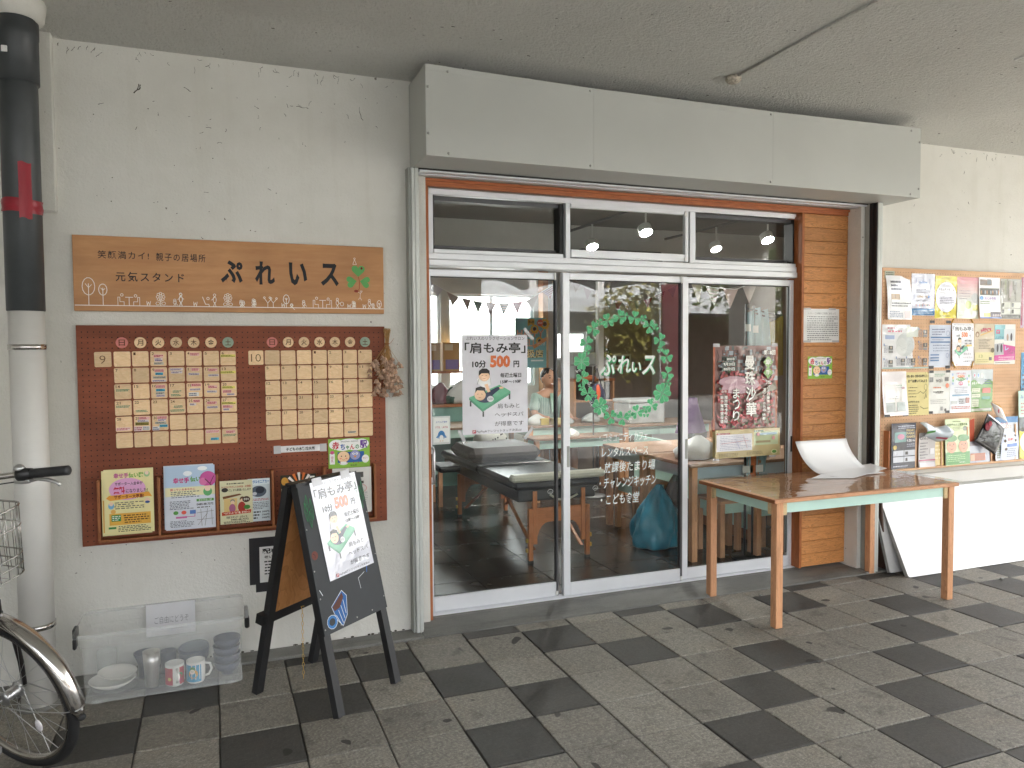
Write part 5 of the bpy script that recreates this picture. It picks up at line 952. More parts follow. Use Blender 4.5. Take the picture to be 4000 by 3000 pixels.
    o, k = A('massage price poster copy with yellow tape in the middle of the second row', 5.152, 1.660, .212, .300, '#e6e6ec', 1, fn=wv(.003, 1), tilt=(radians(-3), 0, 0)); massage_poster(k); k.rect(.65, .50, .9, .55, '#d8b050'); k.build(o)
    for a, e in (((-.004, -.27), (.02, -.315)), ((.2, -.27), (.18, -.315)), ((.0, .005), (.02, .03)), ((.21, .005), (.19, .03))): c = MB(); c.tube([(*a, .0018), (*e, .0018)], .0045, mat('yellow_tape', '#c89a3c', .6), 4); c.build('yellow_tape', o)
    o, k = A('beige film festival flyer with slanting red title in the second row', 5.378, 1.658, .204, .292, '#cdbfa4', 1); k.text('映画', .4, .1, .82, .2, '#b8405a', .05, italic=.1); k.text('9', .3, .14, .4, .22, '#b8405a', .04); k.line([(.3, .28), (.9, .17)], .008, '#d8b060'); k.oval(.15, .26, .09, .07, '#8a6a4c'); k.oval(.15, .27, .05, .045, '#d8c8b0'); k.fuzz(.2, .36, .85, .62, 7, '#7a7064', .45, .05, 4); k.rect(.03, .7, .97, .97, '#d6ce98'); k.oval(.9, .65, .09, .06, '#5a5234'); k.text('13', .22, .76, .4, .83, '#7a8a4a'); k.fuzz(.1, .86, .7, .95, 2, '#a89a6a', .4, .05, 3); k.rect(.72, .82, .86, .9, '#6a6a68'); k.build(o)
    o, k = A('magenta and teal school flyer at the right of the second row', 5.582, 1.656, .216, .290, '#dcdcd6', 1); k.rect(0, .02, .5, .38, '#7ab4bc'); k.text('ロ', .08, .14, .24, .24, '#c83c6c', .06); k.rect(.45, .12, .95, .42, '#c6ccd0'); k.oval(.8, .32, .05, .1, '#3c3440'); k.oval(.62, .33, .05, .09, '#a89080'); k.poly([(.0, .5), (.45, .46), (.45, .75), (.0, .78)], '#a8acb0'); k.oval(.15, .6, .05, .1, '#2c2c34'); k.oval(.33, .6, .05, .11, '#34303c'); k.poly([(.4, .5), (1, .56), (1, .9), (0, .92), (0, .78), (.45, .76)], '#c02c88'); k.text('レ', .5, .55, .68, .66, '#a8b8dc', .06); k.text('シピしよう', .62, .64, .98, .74, '#2a2a2a', .02); k.fuzz(.2, .8, .95, .9, 2, '#e8c8dc', .5, .06, 8); k.fuzz(.05, .94, .8, .98, 1, '#5a5a50', .5, .04, 3); k.text('しようよ!', .08, .3, .44, .36, '#2a5a80', .02); k.build(o)
    # third row
    o, k = A('white shiny flyer with a pale frame at the left of the third row', 4.512, 1.330, .218, .300, '#e4dede', 1, fn=wv(.003, 3), tilt=(radians(-5), 0, 0)); k.rect(.07, .3, .93, .93, '#cfcac6'); k.fuzz(.2, .3, .8, .38, 2, '#5c8a68', .5, .05, 1); k.rect(.12, .42, .9, .66, '#e6e2e6'); k.fuzz(.2, .45, .65, .64, 4, '#86868c', .35, .06, 3); k.rect(.1, .7, .48, .92, '#8a9088'); k.rect(.55, .7, .88, .9, '#9aa4a0'); k.oval(.84, .38, .07, .025, '#b08890'); k.build(o)
    for u in (0, .165): B1('black_tape', (u, u + .05, -.306, -.290, .0015, .002), M['btape'], o)
    o, k = A('cream hand drawn flyer with a bird sketch in the third row', 4.728, 1.322, .218, .298, '#d9cb8e', 0); k.text('相続・贈与・空家の悩み困りごと', .04, .06, .94, .125, '#33301e', .03); k.text('まずは聞いてみよう', .1, .17, .92, .24, '#33301e', .03); k.fuzz(.1, .32, .5, .6, 4, '#6a5a3a', .3, .06, 5); k.line([(.5, .5), (.62, .45), (.75, .5), (.88, .42), (.85, .55), (.8, .62)], .003, '#4a4a30'); k.ring(.85, .35, .06, .07, .002, '#4a4a30'); k.line([(.85, .5), (.9, .6)], .003, '#3a3a2a'); k.text('お戸締りのみ', .1, .665, .58, .71, '#33301e', .03); k.fuzz(.1, .74, .55, .97, 5, '#5a5038', .4, .05, 7); k.line([(.6, .8), (.75, .85), (.95, .84)], .003, '#4a4a30'); k.build(o)
    o, k = A('grey white event flyer dated 9/21 in the third row', 4.945, 1.328, .204, .300, '#cfcfc8', 1); k.fuzz(.25, .06, .75, .14, 2, '#7aa488', .5, .05, 1); k.rect(.02, .15, .2, .26, '#7a7c7c'); k.rect(.73, .15, .92, .25, '#5c5c5a'); k.text('9/21', .32, .2, .62, .27, '#2c2c2c', .02); k.fuzz(.2, .37, .75, .41, 1, '#d87a54', .7, .06, 2); k.oval(.86, .35, .08, .055, '#dc7a54'); k.fuzz(.2, .47, .75, .51, 1, '#4a4a46', .6, .05, 3); k.text('子供縁日', .3, .50, .65, .54, '#4a4a46'); k.fuzz(.08, .66, .8, .78, 3, '#9a9a94', .4, .05, 4); k.rect(.55, .84, .66, .93, '#8a8a86'); k.oval(.78, .92, .05, .04, '#3a2c28'); k.build(o)
    for u in (0, .16):
        for v in (.0, -.285): B1('black_tape', (u, u + .042, v - .014, v + .004, .0015, .002), M['btape'], o)
    o, k = A('colourful flyer with red and green bubbles in the third row', 5.148, 1.328, .212, .300, '#d8dce2', 1); k.text('サポートかい', .28, .05, .72, .1, '#c8506a', .02); k.oval(.5, .14, .17, .035, '#d8683c'); k.text('未来の', .37, .115, .63, .165, '#f4e8d8', .03); k.oval(.5, .21, .22, .04, '#5a9a58'); k.text('健康フェア', .32, .185, .68, .235, '#eef4e8', .03); k.oval(.5, .31, .11, .045, '#b83c6a'); k.text('健康', .42, .285, .58, .335, '#f4e8f0', .03); [k.oval(.1 + R.random() * .12 + (.68 if i % 2 else 0), .1 + i * .035, .04, .03, ['#9ab4d8', '#8ac49a', '#e0c074'][i % 3]) for i in range(8)]; k.rect(.1, .57, .9, .61, '#6a94b4'); k.fuzz(.2, .38, .8, .55, 4, '#7a8094', .35, .05, 3); k.rect(.06, .72, .32, .8, '#b0b4b4'); k.fuzz(.4, .66, .66, .8, 3, '#5a5a5a', .6, .06, 6); k.rect(.72, .65, .9, .78, '#9a5a4c'); k.fuzz(.05, .84, .95, .92, 2, '#b8645a', .6, .06, 7); k.build(o)
    o, k = A('grey and green wave flyer dated 10.19 in the third row', 5.356, 1.332, .218, .306, '#b8c2c4', 1); k.poly([(0, .28)] + [(u / 10, .30 + .06 * sin(u * .9 + 3.6)) for u in range(11)] + [(1, 1), (0, 1)], '#5c8f3c'); [k.oval(.15 + i * .17, .14, .055, .06, c) for i, c in enumerate(('#d8e2ec', '#c8dce8', '#e8e0d8'))]; k.oval(.15, .14, .025, .035, '#c05060'); k.oval(.32, .14, .02, .04, '#4a7ac0'); k.text('10.19', .05, .29, .38, .35, '#eef2ea', .02); k.fuzz(.6, .22, .95, .36, 3, '#6a7a98', .5, .05, 5); k.rect(.52, .44, .9, .56, '#c05a44'); k.rect(.5, .64, .88, .71, '#3c8a78'); k.rect(.04, .44, .42, .54, '#c6ccb0'); k.rect(.04, .58, .42, .66, '#c6ccb0'); k.rect(.04, .7, .36, .88, '#c6ccb0'); k.rect(.04, .92, .95, .98, '#c8ccbe'); k.fuzz(.06, .45, .4, .86, 9, '#6a7450', .35, .06, 8); k.build(o)
    o, k = A('blue flyer cut by the right edge of the picture in the second row', 5.865, 1.45, .2, .3, '#3c8cb8', 1); k.fuzz(.05, .5, .6, .95, 4, '#1c3c58', .5, .1, 1); k.build(o)
    # rack row
    g2 = 'flyers standing in the rack of the pale pegboard'
    def Rk(lb, x, z, w, h_, paper, y=.462, gl=1, tilt=None, fn=None):
        return sheet('flyer', lb, 'flyer', x, y, z, w, h_, paper, gl, group=g2, tilt=tilt or (radians(-2), 0, 0), fn=fn)
    o, k = Rk('dark navy event flyer in the leftmost slot of the pale rack', 4.562, .980, .225, .31, '#1e2438', fn=wv(.004, 1)); k.rect(.12, .2, .6, .42, '#5a8a88'); k.oval(.38, .3, .15, .06, '#c07a98'); k.fuzz(.25, .05, .95, .13, 2, '#c4c8d8', .5, .05, 1); [k.text(s_, .6, .14 + i * .07, .95, .19 + i * .07, '#c8b480', .04) for i, s_ in enumerate(('FRIDAY', 'PARK', 'GAMES'))]; k.text('9.26', .62, .37, .82, .42, '#e4e4e8', .04); k.text('FRI', .85, .38, .95, .41, '#e4e4e8', .02); k.fuzz(.62, .45, .95, .54, 2, '#aab0c4', .5, .05, 2); k.oval(.13, .53, .08, .05, '#c8b060')
    for i in range(2):
        for j in range(2): k.rect(.06 + .46 * i, .6 + .14 * j, .5 + .46 * i, .72 + .14 * j, '#c8ccd6'); k.rect(.1 + .46 * i, .63 + .14 * j, .22 + .46 * i, .7 + .14 * j, '#2c2c34')
    k.fuzz(.05, .92, .9, .97, 1, '#c4c8d8', .5, .05, 4); k.build(o)
    o, k = Rk('yellow tipped flyer behind the folded one in the second slot of the pale rack', 4.93, .93, .125, .26, '#c9ad62', y=.468); k.text('ケット', .2, .1, .9, .17, '#2c5a98', .03); k.fuzz(.1, .3, .9, .85, 5, '#e2cc90', .5, .2, 3); k.build(o)
    o, k = Rk('grey flyer with a folded wavy top in the second slot of the pale rack', 4.812, .905, .155, .245, '#b9b4b4', y=.46, fn=wv(.005, 2)); k.text('Linkふれ', .08, .08, .9, .2, '#3a3a3c', .02); k.fuzz(.08, .25, .6, .75, 6, '#5c5860', .4, .06, 3); k.rect(.72, .45, .95, .62, '#e0e0e4'); k.rect(0, .76, 1, .8, '#a84868'); k.rect(.05, .84, .95, .97, '#e0dce0'); k.build(o)
    o = tag(MB().grid(lambda u, v: (4.815 + .235 * u + .02 * sin(v * 3), .452 - .045 * sin(v * pi) + .012 * sin(u * 4), .975 - .105 * v - .03 * u + .012 * sin(u * 7)), 14, 8, pm('#b9c4cc', 1)).build('flyer', None, .0008), 'floppy grey and white flyer flopping forward over the second slot of the pale rack', 'flyer', g2)
    mb = MB(); mb.grid(lambda u, v: (4.83 + .08 * u, .448 - .045 * sin((.55 + .15 * v) * pi), .918 - .015 * v + .008 * u), 6, 2, pm('#4c8a3c')); mb.build('green_band', o); mb = MB(); mb.grid(lambda u, v: (4.93 + .11 * u, .4385 - .04 * sin((.8 + .1 * v) * pi), .878 - .012 * v - .012 * u), 6, 2, pm('#9a3c50')); mb.build('print', o)
    o, k = Rk('pale green flyer with two drawn faces in green caps in the pale rack', 5.060, .990, .235, .325, '#cfdcb0', y=.46); k.text('認知症の人と家族の会', .08, .1, .92, .155, '#4a6a28', .03); k.oval(.12, .24, .1, .05, '#7c8474'); k.oval(.82, .22, .1, .05, '#7c8474'); k.fuzz(.3, .04, .8, .08, 1, '#5a6a40', .4, .05, 2); k.fuzz(.3, .17, .75, .26, 3, '#9aa480', .4, .05, 2); k.rect(0, .72, 1, .99, '#5f9a5c')
    for u in (.25, .74): k.oval(u, .6, .2, .14, '#d99a7c'); k.oval(u, .42, .23, .075, '#6f9c6a'); k.rect(u - .22, .42, u + .22, .455, '#6f9c6a'); k.oval(u - .07, .56, .018, .018, '#4a5a40'); k.oval(u + .08, .55, .018, .018, '#4a5a40'); k.oval(u + .01, .585, .02, .016, '#b87858'); k.line([(u - .05, .64), (u, .665), (u + .06, .64)], .003, '#6a3a2a')
    k.fuzz(.05, .77, .8, .93, 4, '#b8dca0', .4, .06, 5); k.text('NPO法人', .55, .93, .8, .96, '#e4f0dc', .02); k.build(o)
    o, k = Rk('dark leaflet with a blurred photo behind the hanging black flyer', 5.305, .82, .215, .155, '#b9bdca', y=.466); k.rect(0, 0, 1, .2, '#8a8088'); k.rect(.05, .55, .75, .9, '#b0684c'); k.rect(.05, .6, .25, .88, '#d8a888'); k.build(o)
    o = tag(MB().prism([(5.312, .47, .97), (5.36, .47, .985), (5.36, .47, .80), (5.315, .47, .80)], (0, .002, 0), pm('#b04a2c')).build('flyer'), 'orange red leaflet edge behind the hanging black flyer', 'flyer', g2)
    hf = tag(MB().grid(lambda u, v: (5.455 + .155 * u - .125 * v + .01 * sin(v * 3), .445 - .02 * u - .02 * sin(v * 2) * u, 1.02 - .10 * u - .195 * v + .11 * u * (1 - v) * 0), 10, 10, pm('#19181a', 1)).build('flyer', None, .001), 'black flyer hanging askew from its corner with a red flower photo', 'flyer', g2)
    mb = MB(); mb.ell((5.44, .428, .925), (.028, .0012, .030), pm('#7a1c2c'), 10, 6); mb.build('flower_photo', hf); mb = MB(); mb.ell((5.462, .426, .945), (.02, .0012, .02), pm('#9a3440'), 10, 6); mb.build('print', hf)
    fl = tag(MB().grid(lambda u, v: (5.468 + .12 * u + .035 * v, .432 - .03 * sin(u * 3) - .02 * v, 1.10 - .075 * u - .10 * v), 8, 8, pm('#cfcac8', 1)).build('flyer', None, .001), 'curled white back of the flyer hanging askew above the pale rack', 'flyer', g2)
    mb = MB(); mb.ell((5.52, .402, 1.035), (.014, .0015, .018), pm('#b84a54'), 10, 6); mb.build('red_spot', fl); mb = MB(); mb.grid(lambda u, v: (5.472 + .06 * u, .4305 - .03 * sin(u * 1.5), 1.10 - .03 * u - .022 * v), 4, 1, pm('#d8a858')); mb.build('print', fl)
    o, k = Rk('blue topped timetable flyer in the fifth slot of the pale rack', 5.563, .985, .235, .315, '#c9d0d8', y=.466); k.rect(0, 0, 1, .14, '#3c7cb0'); k.text('A・・C', .25, .12, .55, .18, '#b84058', .03); k.fuzz(.1, .2, .7, .27, 2, '#d8a890', .6, .1, 3); k.fuzz(.05, .32, .25, .95, 14, '#7a8a6a', .5, .05, 5); k.build(o)
    o, k = Rk('wavy white flyer with round brown photos in the fifth slot', 5.608, .870, .185, .20, '#d2daec', y=.456, fn=wv(.006, 0)); [k.oval(u, v, .07, .055, '#4c3c34') for u, v in ((.2, .12), (.2, .3), (.82, .12), (.82, .3), (.25, .6))]; k.rect(.3, .4, .9, .52, '#5a80c4'); k.text('日和', .35, .2, .68, .3, '#b85448', .04); k.fuzz(.3, .56, .9, .9, 5, '#7a86a0', .4, .08, 3); k.build(o)
    o, k = Rk('mint handwritten flyer at the right edge above the rack', 5.805, 1.168, .21, .20, '#b9dcc8', y=.47); k.text('みさと', .1, .15, .5, .3, '#5a6ab0', .02); k.fuzz(.1, .4, .9, .9, 4, '#c06a70', .4, .1, 4); k.build(o)
    o, k = Rk('yellow flyer with a white burst in the rightmost visible slot', 5.808, .975, .22, .305, '#c9c03a', y=.463); k.rect(0, 0, 1, .3, '#5a6468'); k.oval(.2, .3, .2, .05, '#3a3a30'); k.oval(.45, .6, .42, .26, '#e2e4ea', 20); k.fuzz(.2, .4, .7, .75, 5, '#8a8a8a', .35, .08, 3); k.build(o)
flyer_board()
# notice on the timber
o, k = sheet('paper_notice', 'white printed notice in a plastic sleeve taped on the orange timber panel', 'notice', 3.938, .6015, 1.752, .300, .222, '#dddcdc', 1, tilt=(radians(-.5), 0, 0)); k.text('トイレ・ごみ箱のご利用にあたって', .12, .10, .9, .165, '#55565a'); k.fuzz(.08, .20, .95, .95, 12, '#6c6d70', .42, .05, 4); k.build(o)
for u, v in ((0, 0), (.21, 0), (.0, -.215), (.24, -.215)): B1('clear_tape', (u, u + .06, v - .006, v + .006, .0009, .0014), M['ctape'], o)

# ================================================================== POSTERS AND PAINT ON THE GLASS
o, k = sheet('price_poster', 'large white massage price poster taped on the left sliding door', 'poster', 1.617, .7045, 1.581, .398, .566, '#dedee6', 1, group='massage price posters'); massage_poster(k); k.build(o)
for x, y, a in ((-.012, .008, 60), (.405, .006, -50), (-.004, -.575, -65), (.402, -.572, 50)):
    c = MB(); c.box(-.042, .042, -.010, .010, .0012, .0018, M['ctape']); q = c.build('tape', o); q.location = (x, y, 0); q.rotation_euler = (0, 0, radians(a))
o, k = sheet('door_notice', 'small white card with a blue penguin stuck on the left sliding door', 'notice', 1.440, .7045, 1.127, .104, .157, '#dfe4e2', 0); k.rect(.03, .02, .97, .98, '#cfd6d2'); k.rect(.07, .05, .93, .93, '#e6eae6')
k.text('エアコン使用中', .2, .17, .82, .24, '#3c62a8', .02); k.text('ドアは、しめてね', .18, .35, .86, .43, '#b84a50', .02); k.oval(.5, .68, .2, .17, '#3f7fb8'); k.oval(.5, .78, .12, .11, '#e8ece8'); k.poly([(.3, .66), (.2, .76), (.3, .78)], '#3f7fb8'); k.poly([(.7, .66), (.8, .76), (.7, .78)], '#3f7fb8'); k.line([(.42, .62), (.47, .63)], .0012, '#20304a'); k.line([(.53, .63), (.58, .62)], .0012, '#20304a'); k.rect(.4, .87, .47, .89, '#d89a50'); k.rect(.53, .87, .6, .89, '#d89a50'); k.build(o)
def window_paint():
    w = thing('window_painting', 'green painted clover wreath with white lettering on the middle sliding door', 'window painting', (0, .6765, 0))
    CL = [(2.621, 1.69, 3), (2.539, 1.666, 3), (2.441, 1.617, 3), (2.397, 1.53, 3), (2.364, 1.424, 4), (2.371, 1.324, 3), (2.403, 1.229, 3), (2.487, 1.151, 4), (2.557, 1.083, 3), (2.643, 1.073, 3), (2.741, 1.106, 3), (2.845, 1.143, 3), (2.923, 1.218, 5), (2.962, 1.339, 3), (2.954, 1.447, 3), (2.906, 1.548, 3), (2.829, 1.635, 3), (2.726, 1.684, 3)]
    CS = [(2.484, 1.66), (2.658, 1.7), (2.787, 1.685), (2.875, 1.629), (2.907, 1.491), (2.966, 1.281), (2.447, 1.221), (2.36, 1.269), (2.696, 1.098), (2.795, 1.121), (2.806, 1.09), (2.397, 1.482)]
    CW = [(2.573, 1.699), (2.783, 1.655), (2.86, 1.662), (2.852, 1.595), (2.957, 1.528), (2.954, 1.413), (2.926, 1.306), (2.868, 1.176), (2.692, 1.058), (2.602, 1.114), (2.542, 1.136), (2.421, 1.167), (2.418, 1.284), (2.339, 1.369), (2.35, 1.505), (2.444, 1.566)]
    dy = (0.6765 + 3.455) / (0.70 + 3.455); fx = lambda x: .302 + (x - .302) * dy; fz = lambda z: 1.4974 + (z - 1.4974) * dy
    cx, cz = fx(2.66), fz(1.39); st = MB(); st.tube([(cx + .30 * cos(a), .0002, cz + .31 * sin(a)) for a in [i * pi / 20 for i in range(40)]], .0012, M['greenl'], 4, closed=True); st.build('vine', w)
    r = random.Random(9)
    def clover(x, z, n, s_, nm):
        k = Ink(1, 1, 0, 0); a0 = r.random() * 6.28
        for i in range(n):
            a = a0 + 2 * pi * i / n; c0 = (s_ * .30 * cos(a), s_ * .30 * sin(a))
            for sz, cc in ((1.12, M['greenl']), (1., M['green'])):
                pts = []
                for q in range(14):
                    t = 2 * pi * q / 14; X = 16 * sin(t) ** 3 / 17; Y = (13 * cos(t) - 5 * cos(2 * t) - 2 * cos(3 * t) - cos(4 * t)) / 17
                    px, py = X * s_ * .27 * sz, Y * s_ * .27 * sz; b = a - pi / 2; pts.append((c0[0] + px * cos(b) - py * sin(b), c0[1] + px * sin(b) + py * cos(b)))
                k.poly(pts, cc)
            k.line([(c0[0] * .3, c0[1] * .3), (c0[0] * 1.5, c0[1] * 1.5)], s_ * .03, M['greenl'])
        o = k.mb.build(nm, w); o.location = (fx(x), 0, fz(z)); o.rotation_euler = FACE
    for x, z, s_ in CL: clover(x, z, 4 if s_ > 3 else 3, {3: .062, 4: .072, 5: .088}[s_] * 1.42, 'clover')
    for x, z in CS: clover(x, z, 3, .044, 'small_clover')
    for x, z in CW:
        k = Ink(1, 1, 0, .0004)
        for i in range(6): a = r.random() * 6.28; k.line([(.002 * cos(a), .002 * sin(a)), (.013 * cos(a + .3), .013 * sin(a + .3)), (.016 * cos(a + .9), .014 * sin(a + .9))], .0016, M['chalkw'])
        o = k.mb.build('clover_blossom', w); o.location = (fx(x), 0, fz(z)); o.rotation_euler = FACE
    k = Ink(1, 1, 0, .0004)
    for off, c, b in (((.004, -.004), M['green'], .055), ((0, 0), M['chalkw'], .02)):
        for ch, x0, x1, z0, z1 in (('ぷ', 2.482, 2.585, 1.335, 1.465), ('れ', 2.60, 2.695, 1.348, 1.455), ('い', 2.70, 2.768, 1.352, 1.415), ('ス', 2.775, 2.868, 1.335, 1.455)):
            k.text(ch, fx(x0) + off[0], -fz(z1) - off[1], fx(x1) + off[0], -fz(z0) - off[1], c, b, italic=.12)
    k.mb.build('title_lettering', w).rotation_euler = FACE
    for t_, x0, x1, z0, z1 in (('・コミュニティカフェ', 2.478, 2.815, .93, .985), (' レンタルスペース', 2.496, 2.82, .840, .897), ('・放課後たまり場', 2.478, 2.868, .742, .808), ('・チャレンジキッチン', 2.478, 2.878, .645, .712), ('・こども食堂', 2.486, 2.753, .545, .612)):
        k = Ink(1, 1, 0, .0004); k.text(t_.strip(), fx(x0), -fz(z1), fx(x1), -fz(z0), M['chalkw'], .010, italic=.10); k.mb.build('chalk_line', w).rotation_euler = FACE
window_paint()
def festival():
    w, h = .512, .724; o, k = sheet('festival_poster', 'tall festival poster with red spider lilies taped on the right sliding door', 'poster', 3.293, .690, 1.512, w, h, '#c2b283', 1)
    k.rect(0, 0, .03, .76, '#a85634'); k.rect(.965, 0, 1, .76, '#a85634'); k.rect(.03, 0, .965, .75, '#7c5a54')
    r = random.Random(11)
    for i in range(70): u, v = r.uniform(.05, .93), r.uniform(.0, .28); k.rect(u, v, u + r.uniform(.02, .08), v + r.uniform(.01, .05), ['#98a0a8', '#a8aeb4', '#7c8488', '#585c58'][i % 4])
    for i in range(26): u = r.uniform(.04, .95); p = [(u, .28)]; [p.append((p[-1][0] + r.uniform(-.05, .05), p[-1][1] - .06)) for _ in range(4)]; k.line([(max(.035, min(.96, a)), max(0, b)) for a, b in p], .003, '#2c2622')
    for i in range(300): u, v = r.uniform(.06, .92), .22 + .51 * r.random(); k.oval(u, v, r.uniform(.014, .035), r.uniform(.009, .018), ['#a83038', '#c4444c', '#8c2830', '#cc6068', '#982c3c', '#4c5a30', '#b05850'][i % 7], 7)
    for u, v, ru, rv in ((.28, .32, .22, .05), (.48, .35, .2, .06), (.35, .38, .25, .05)): k.oval(u, v, ru, rv, '#b894a0', 14); k.oval(u, v, ru * .6, rv * .5, '#c8a8b2', 10)
    k.poly([(.93, .33), (.6, .46), (.965, .40)], '#7c7460')
    for i in range(40): u, v = r.uniform(.06, .9), r.uniform(.55, .74); a = r.random() * 3; k.line([(u + .04 * cos(a + t), v + .02 * sin(a + t)) for t in (0, .8, 1.6, 2.4)], .0035, ['#c83c48', '#a02834', '#d06068'][i % 3])
    for i in range(14): u = r.uniform(.75, .96); k.line([(u, .74), (u + r.uniform(-.1, .0), .6)], .002, '#56683c')
    Wt, Bk = '#ecebe6', '#3a3230'
    for b, c in ((.07, Bk), (.02, Wt)):
        for i, ch in enumerate('曼珠沙華'): k.text(ch, .44 + .01 * i, .09 + i * .14, .60 + .01 * i, .215 + i * .14, c, b)
        for i, ch in enumerate('まつり'): k.text(ch, .265, .38 + i * .10, .37, .47 + i * .10, c, b * .8)
    k.text('第18回', .74, .04, .92, .085, Wt, .02)
    for v, ch in ((.15, '幸'), (.245, '手')): k.poly([(.81, v - .055), (.89, v), (.81, v + .055), (.73, v)], '#6c9a3c'); k.text(ch, .77, v - .025, .85, v + .025, Wt, .01)
    k.rect(.16, .10, .30, .135, '#4a5a50'); k.text('2025年', .17, .105, .29, .13, Wt, .01); k.rect(.11, .145, .31, .182, '#4a5a50'); k.text('9月20日', .12, .15, .29, .178, Wt, .02); k.rect(.10, .19, .31, .225, '#4a5a50'); k.text('10月5日', .13, .193, .29, .221, Wt, .02)
    k.rect(.07, .39, .19, .42, '#8c3434'); k.text('会場', .09, .393, .17, .417, Wt); k.vtext('権現堂4号公園', .135, .44, .185, .69, Wt, .02); k.vtext('幸手権現堂桜堤', .075, .44, .125, .69, Wt, .02)
    k.text('300', .77, .32, .85, .35, Wt, .02); k.vtext('万本の曼珠沙華が', .79, .36, .84, .62, Wt, .02); k.vtext('織りなす赤色の', .725, .38, .77, .60, Wt, .01); k.vtext('絶景', .715, .61, .775, .68, Wt, .02)
    k.rect(.0, .75, 1, 1, '#c2b283'); k.rect(.02, .79, .56, .94, '#e0e0e4'); k.rect(.02, .775, .22, .79, '#a84848'); k.text('電車でのアクセス', .04, .776, .2, .789, Wt); k.rect(.59, .775, .97, .90, '#c0cca4'); k.rect(.59, .765, .74, .779, '#2c6a5a'); k.text('会場MAP', .6, .767, .7, .777, Wt); k.rect(.62, .79, .95, .81, '#9ab8cc'); k.rect(.62, .86, .85, .88, '#a89a78')
    k.fuzz(.06, .80, .54, .93, 9, '#8a8fa8', .35, .03, 4); k.line([(.08, .87), (.5, .85)], .002, '#c06068'); k.line([(.3, .83), (.36, .92)], .0018, '#6a78b8'); k.line([(.42, .8), (.48, .92)], .0018, '#c06068'); k.oval(.65, .80, .025, .018, '#d8a0a0'); k.oval(.89, .84, .025, .018, '#d8a0a0'); k.fuzz(.04, .955, .34, .99, 3, '#6c6444', .4, .03, 6); k.fuzz(.46, .95, .72, .98, 3, '#6c6444', .4, .03, 7); k.oval(.90, .965, .05, .022, '#dcd8a8'); k.oval(.9, .965, .035, .014, '#6a9a4c')
    k.build(o)
    for x, y in ((.0, .004), (.46, .006), (.0, -.73), (.45, -.728)): B1('tape', (x, x + .05, y - .012, y + .010, .0012, .0018), M['ctape'], o)
festival()

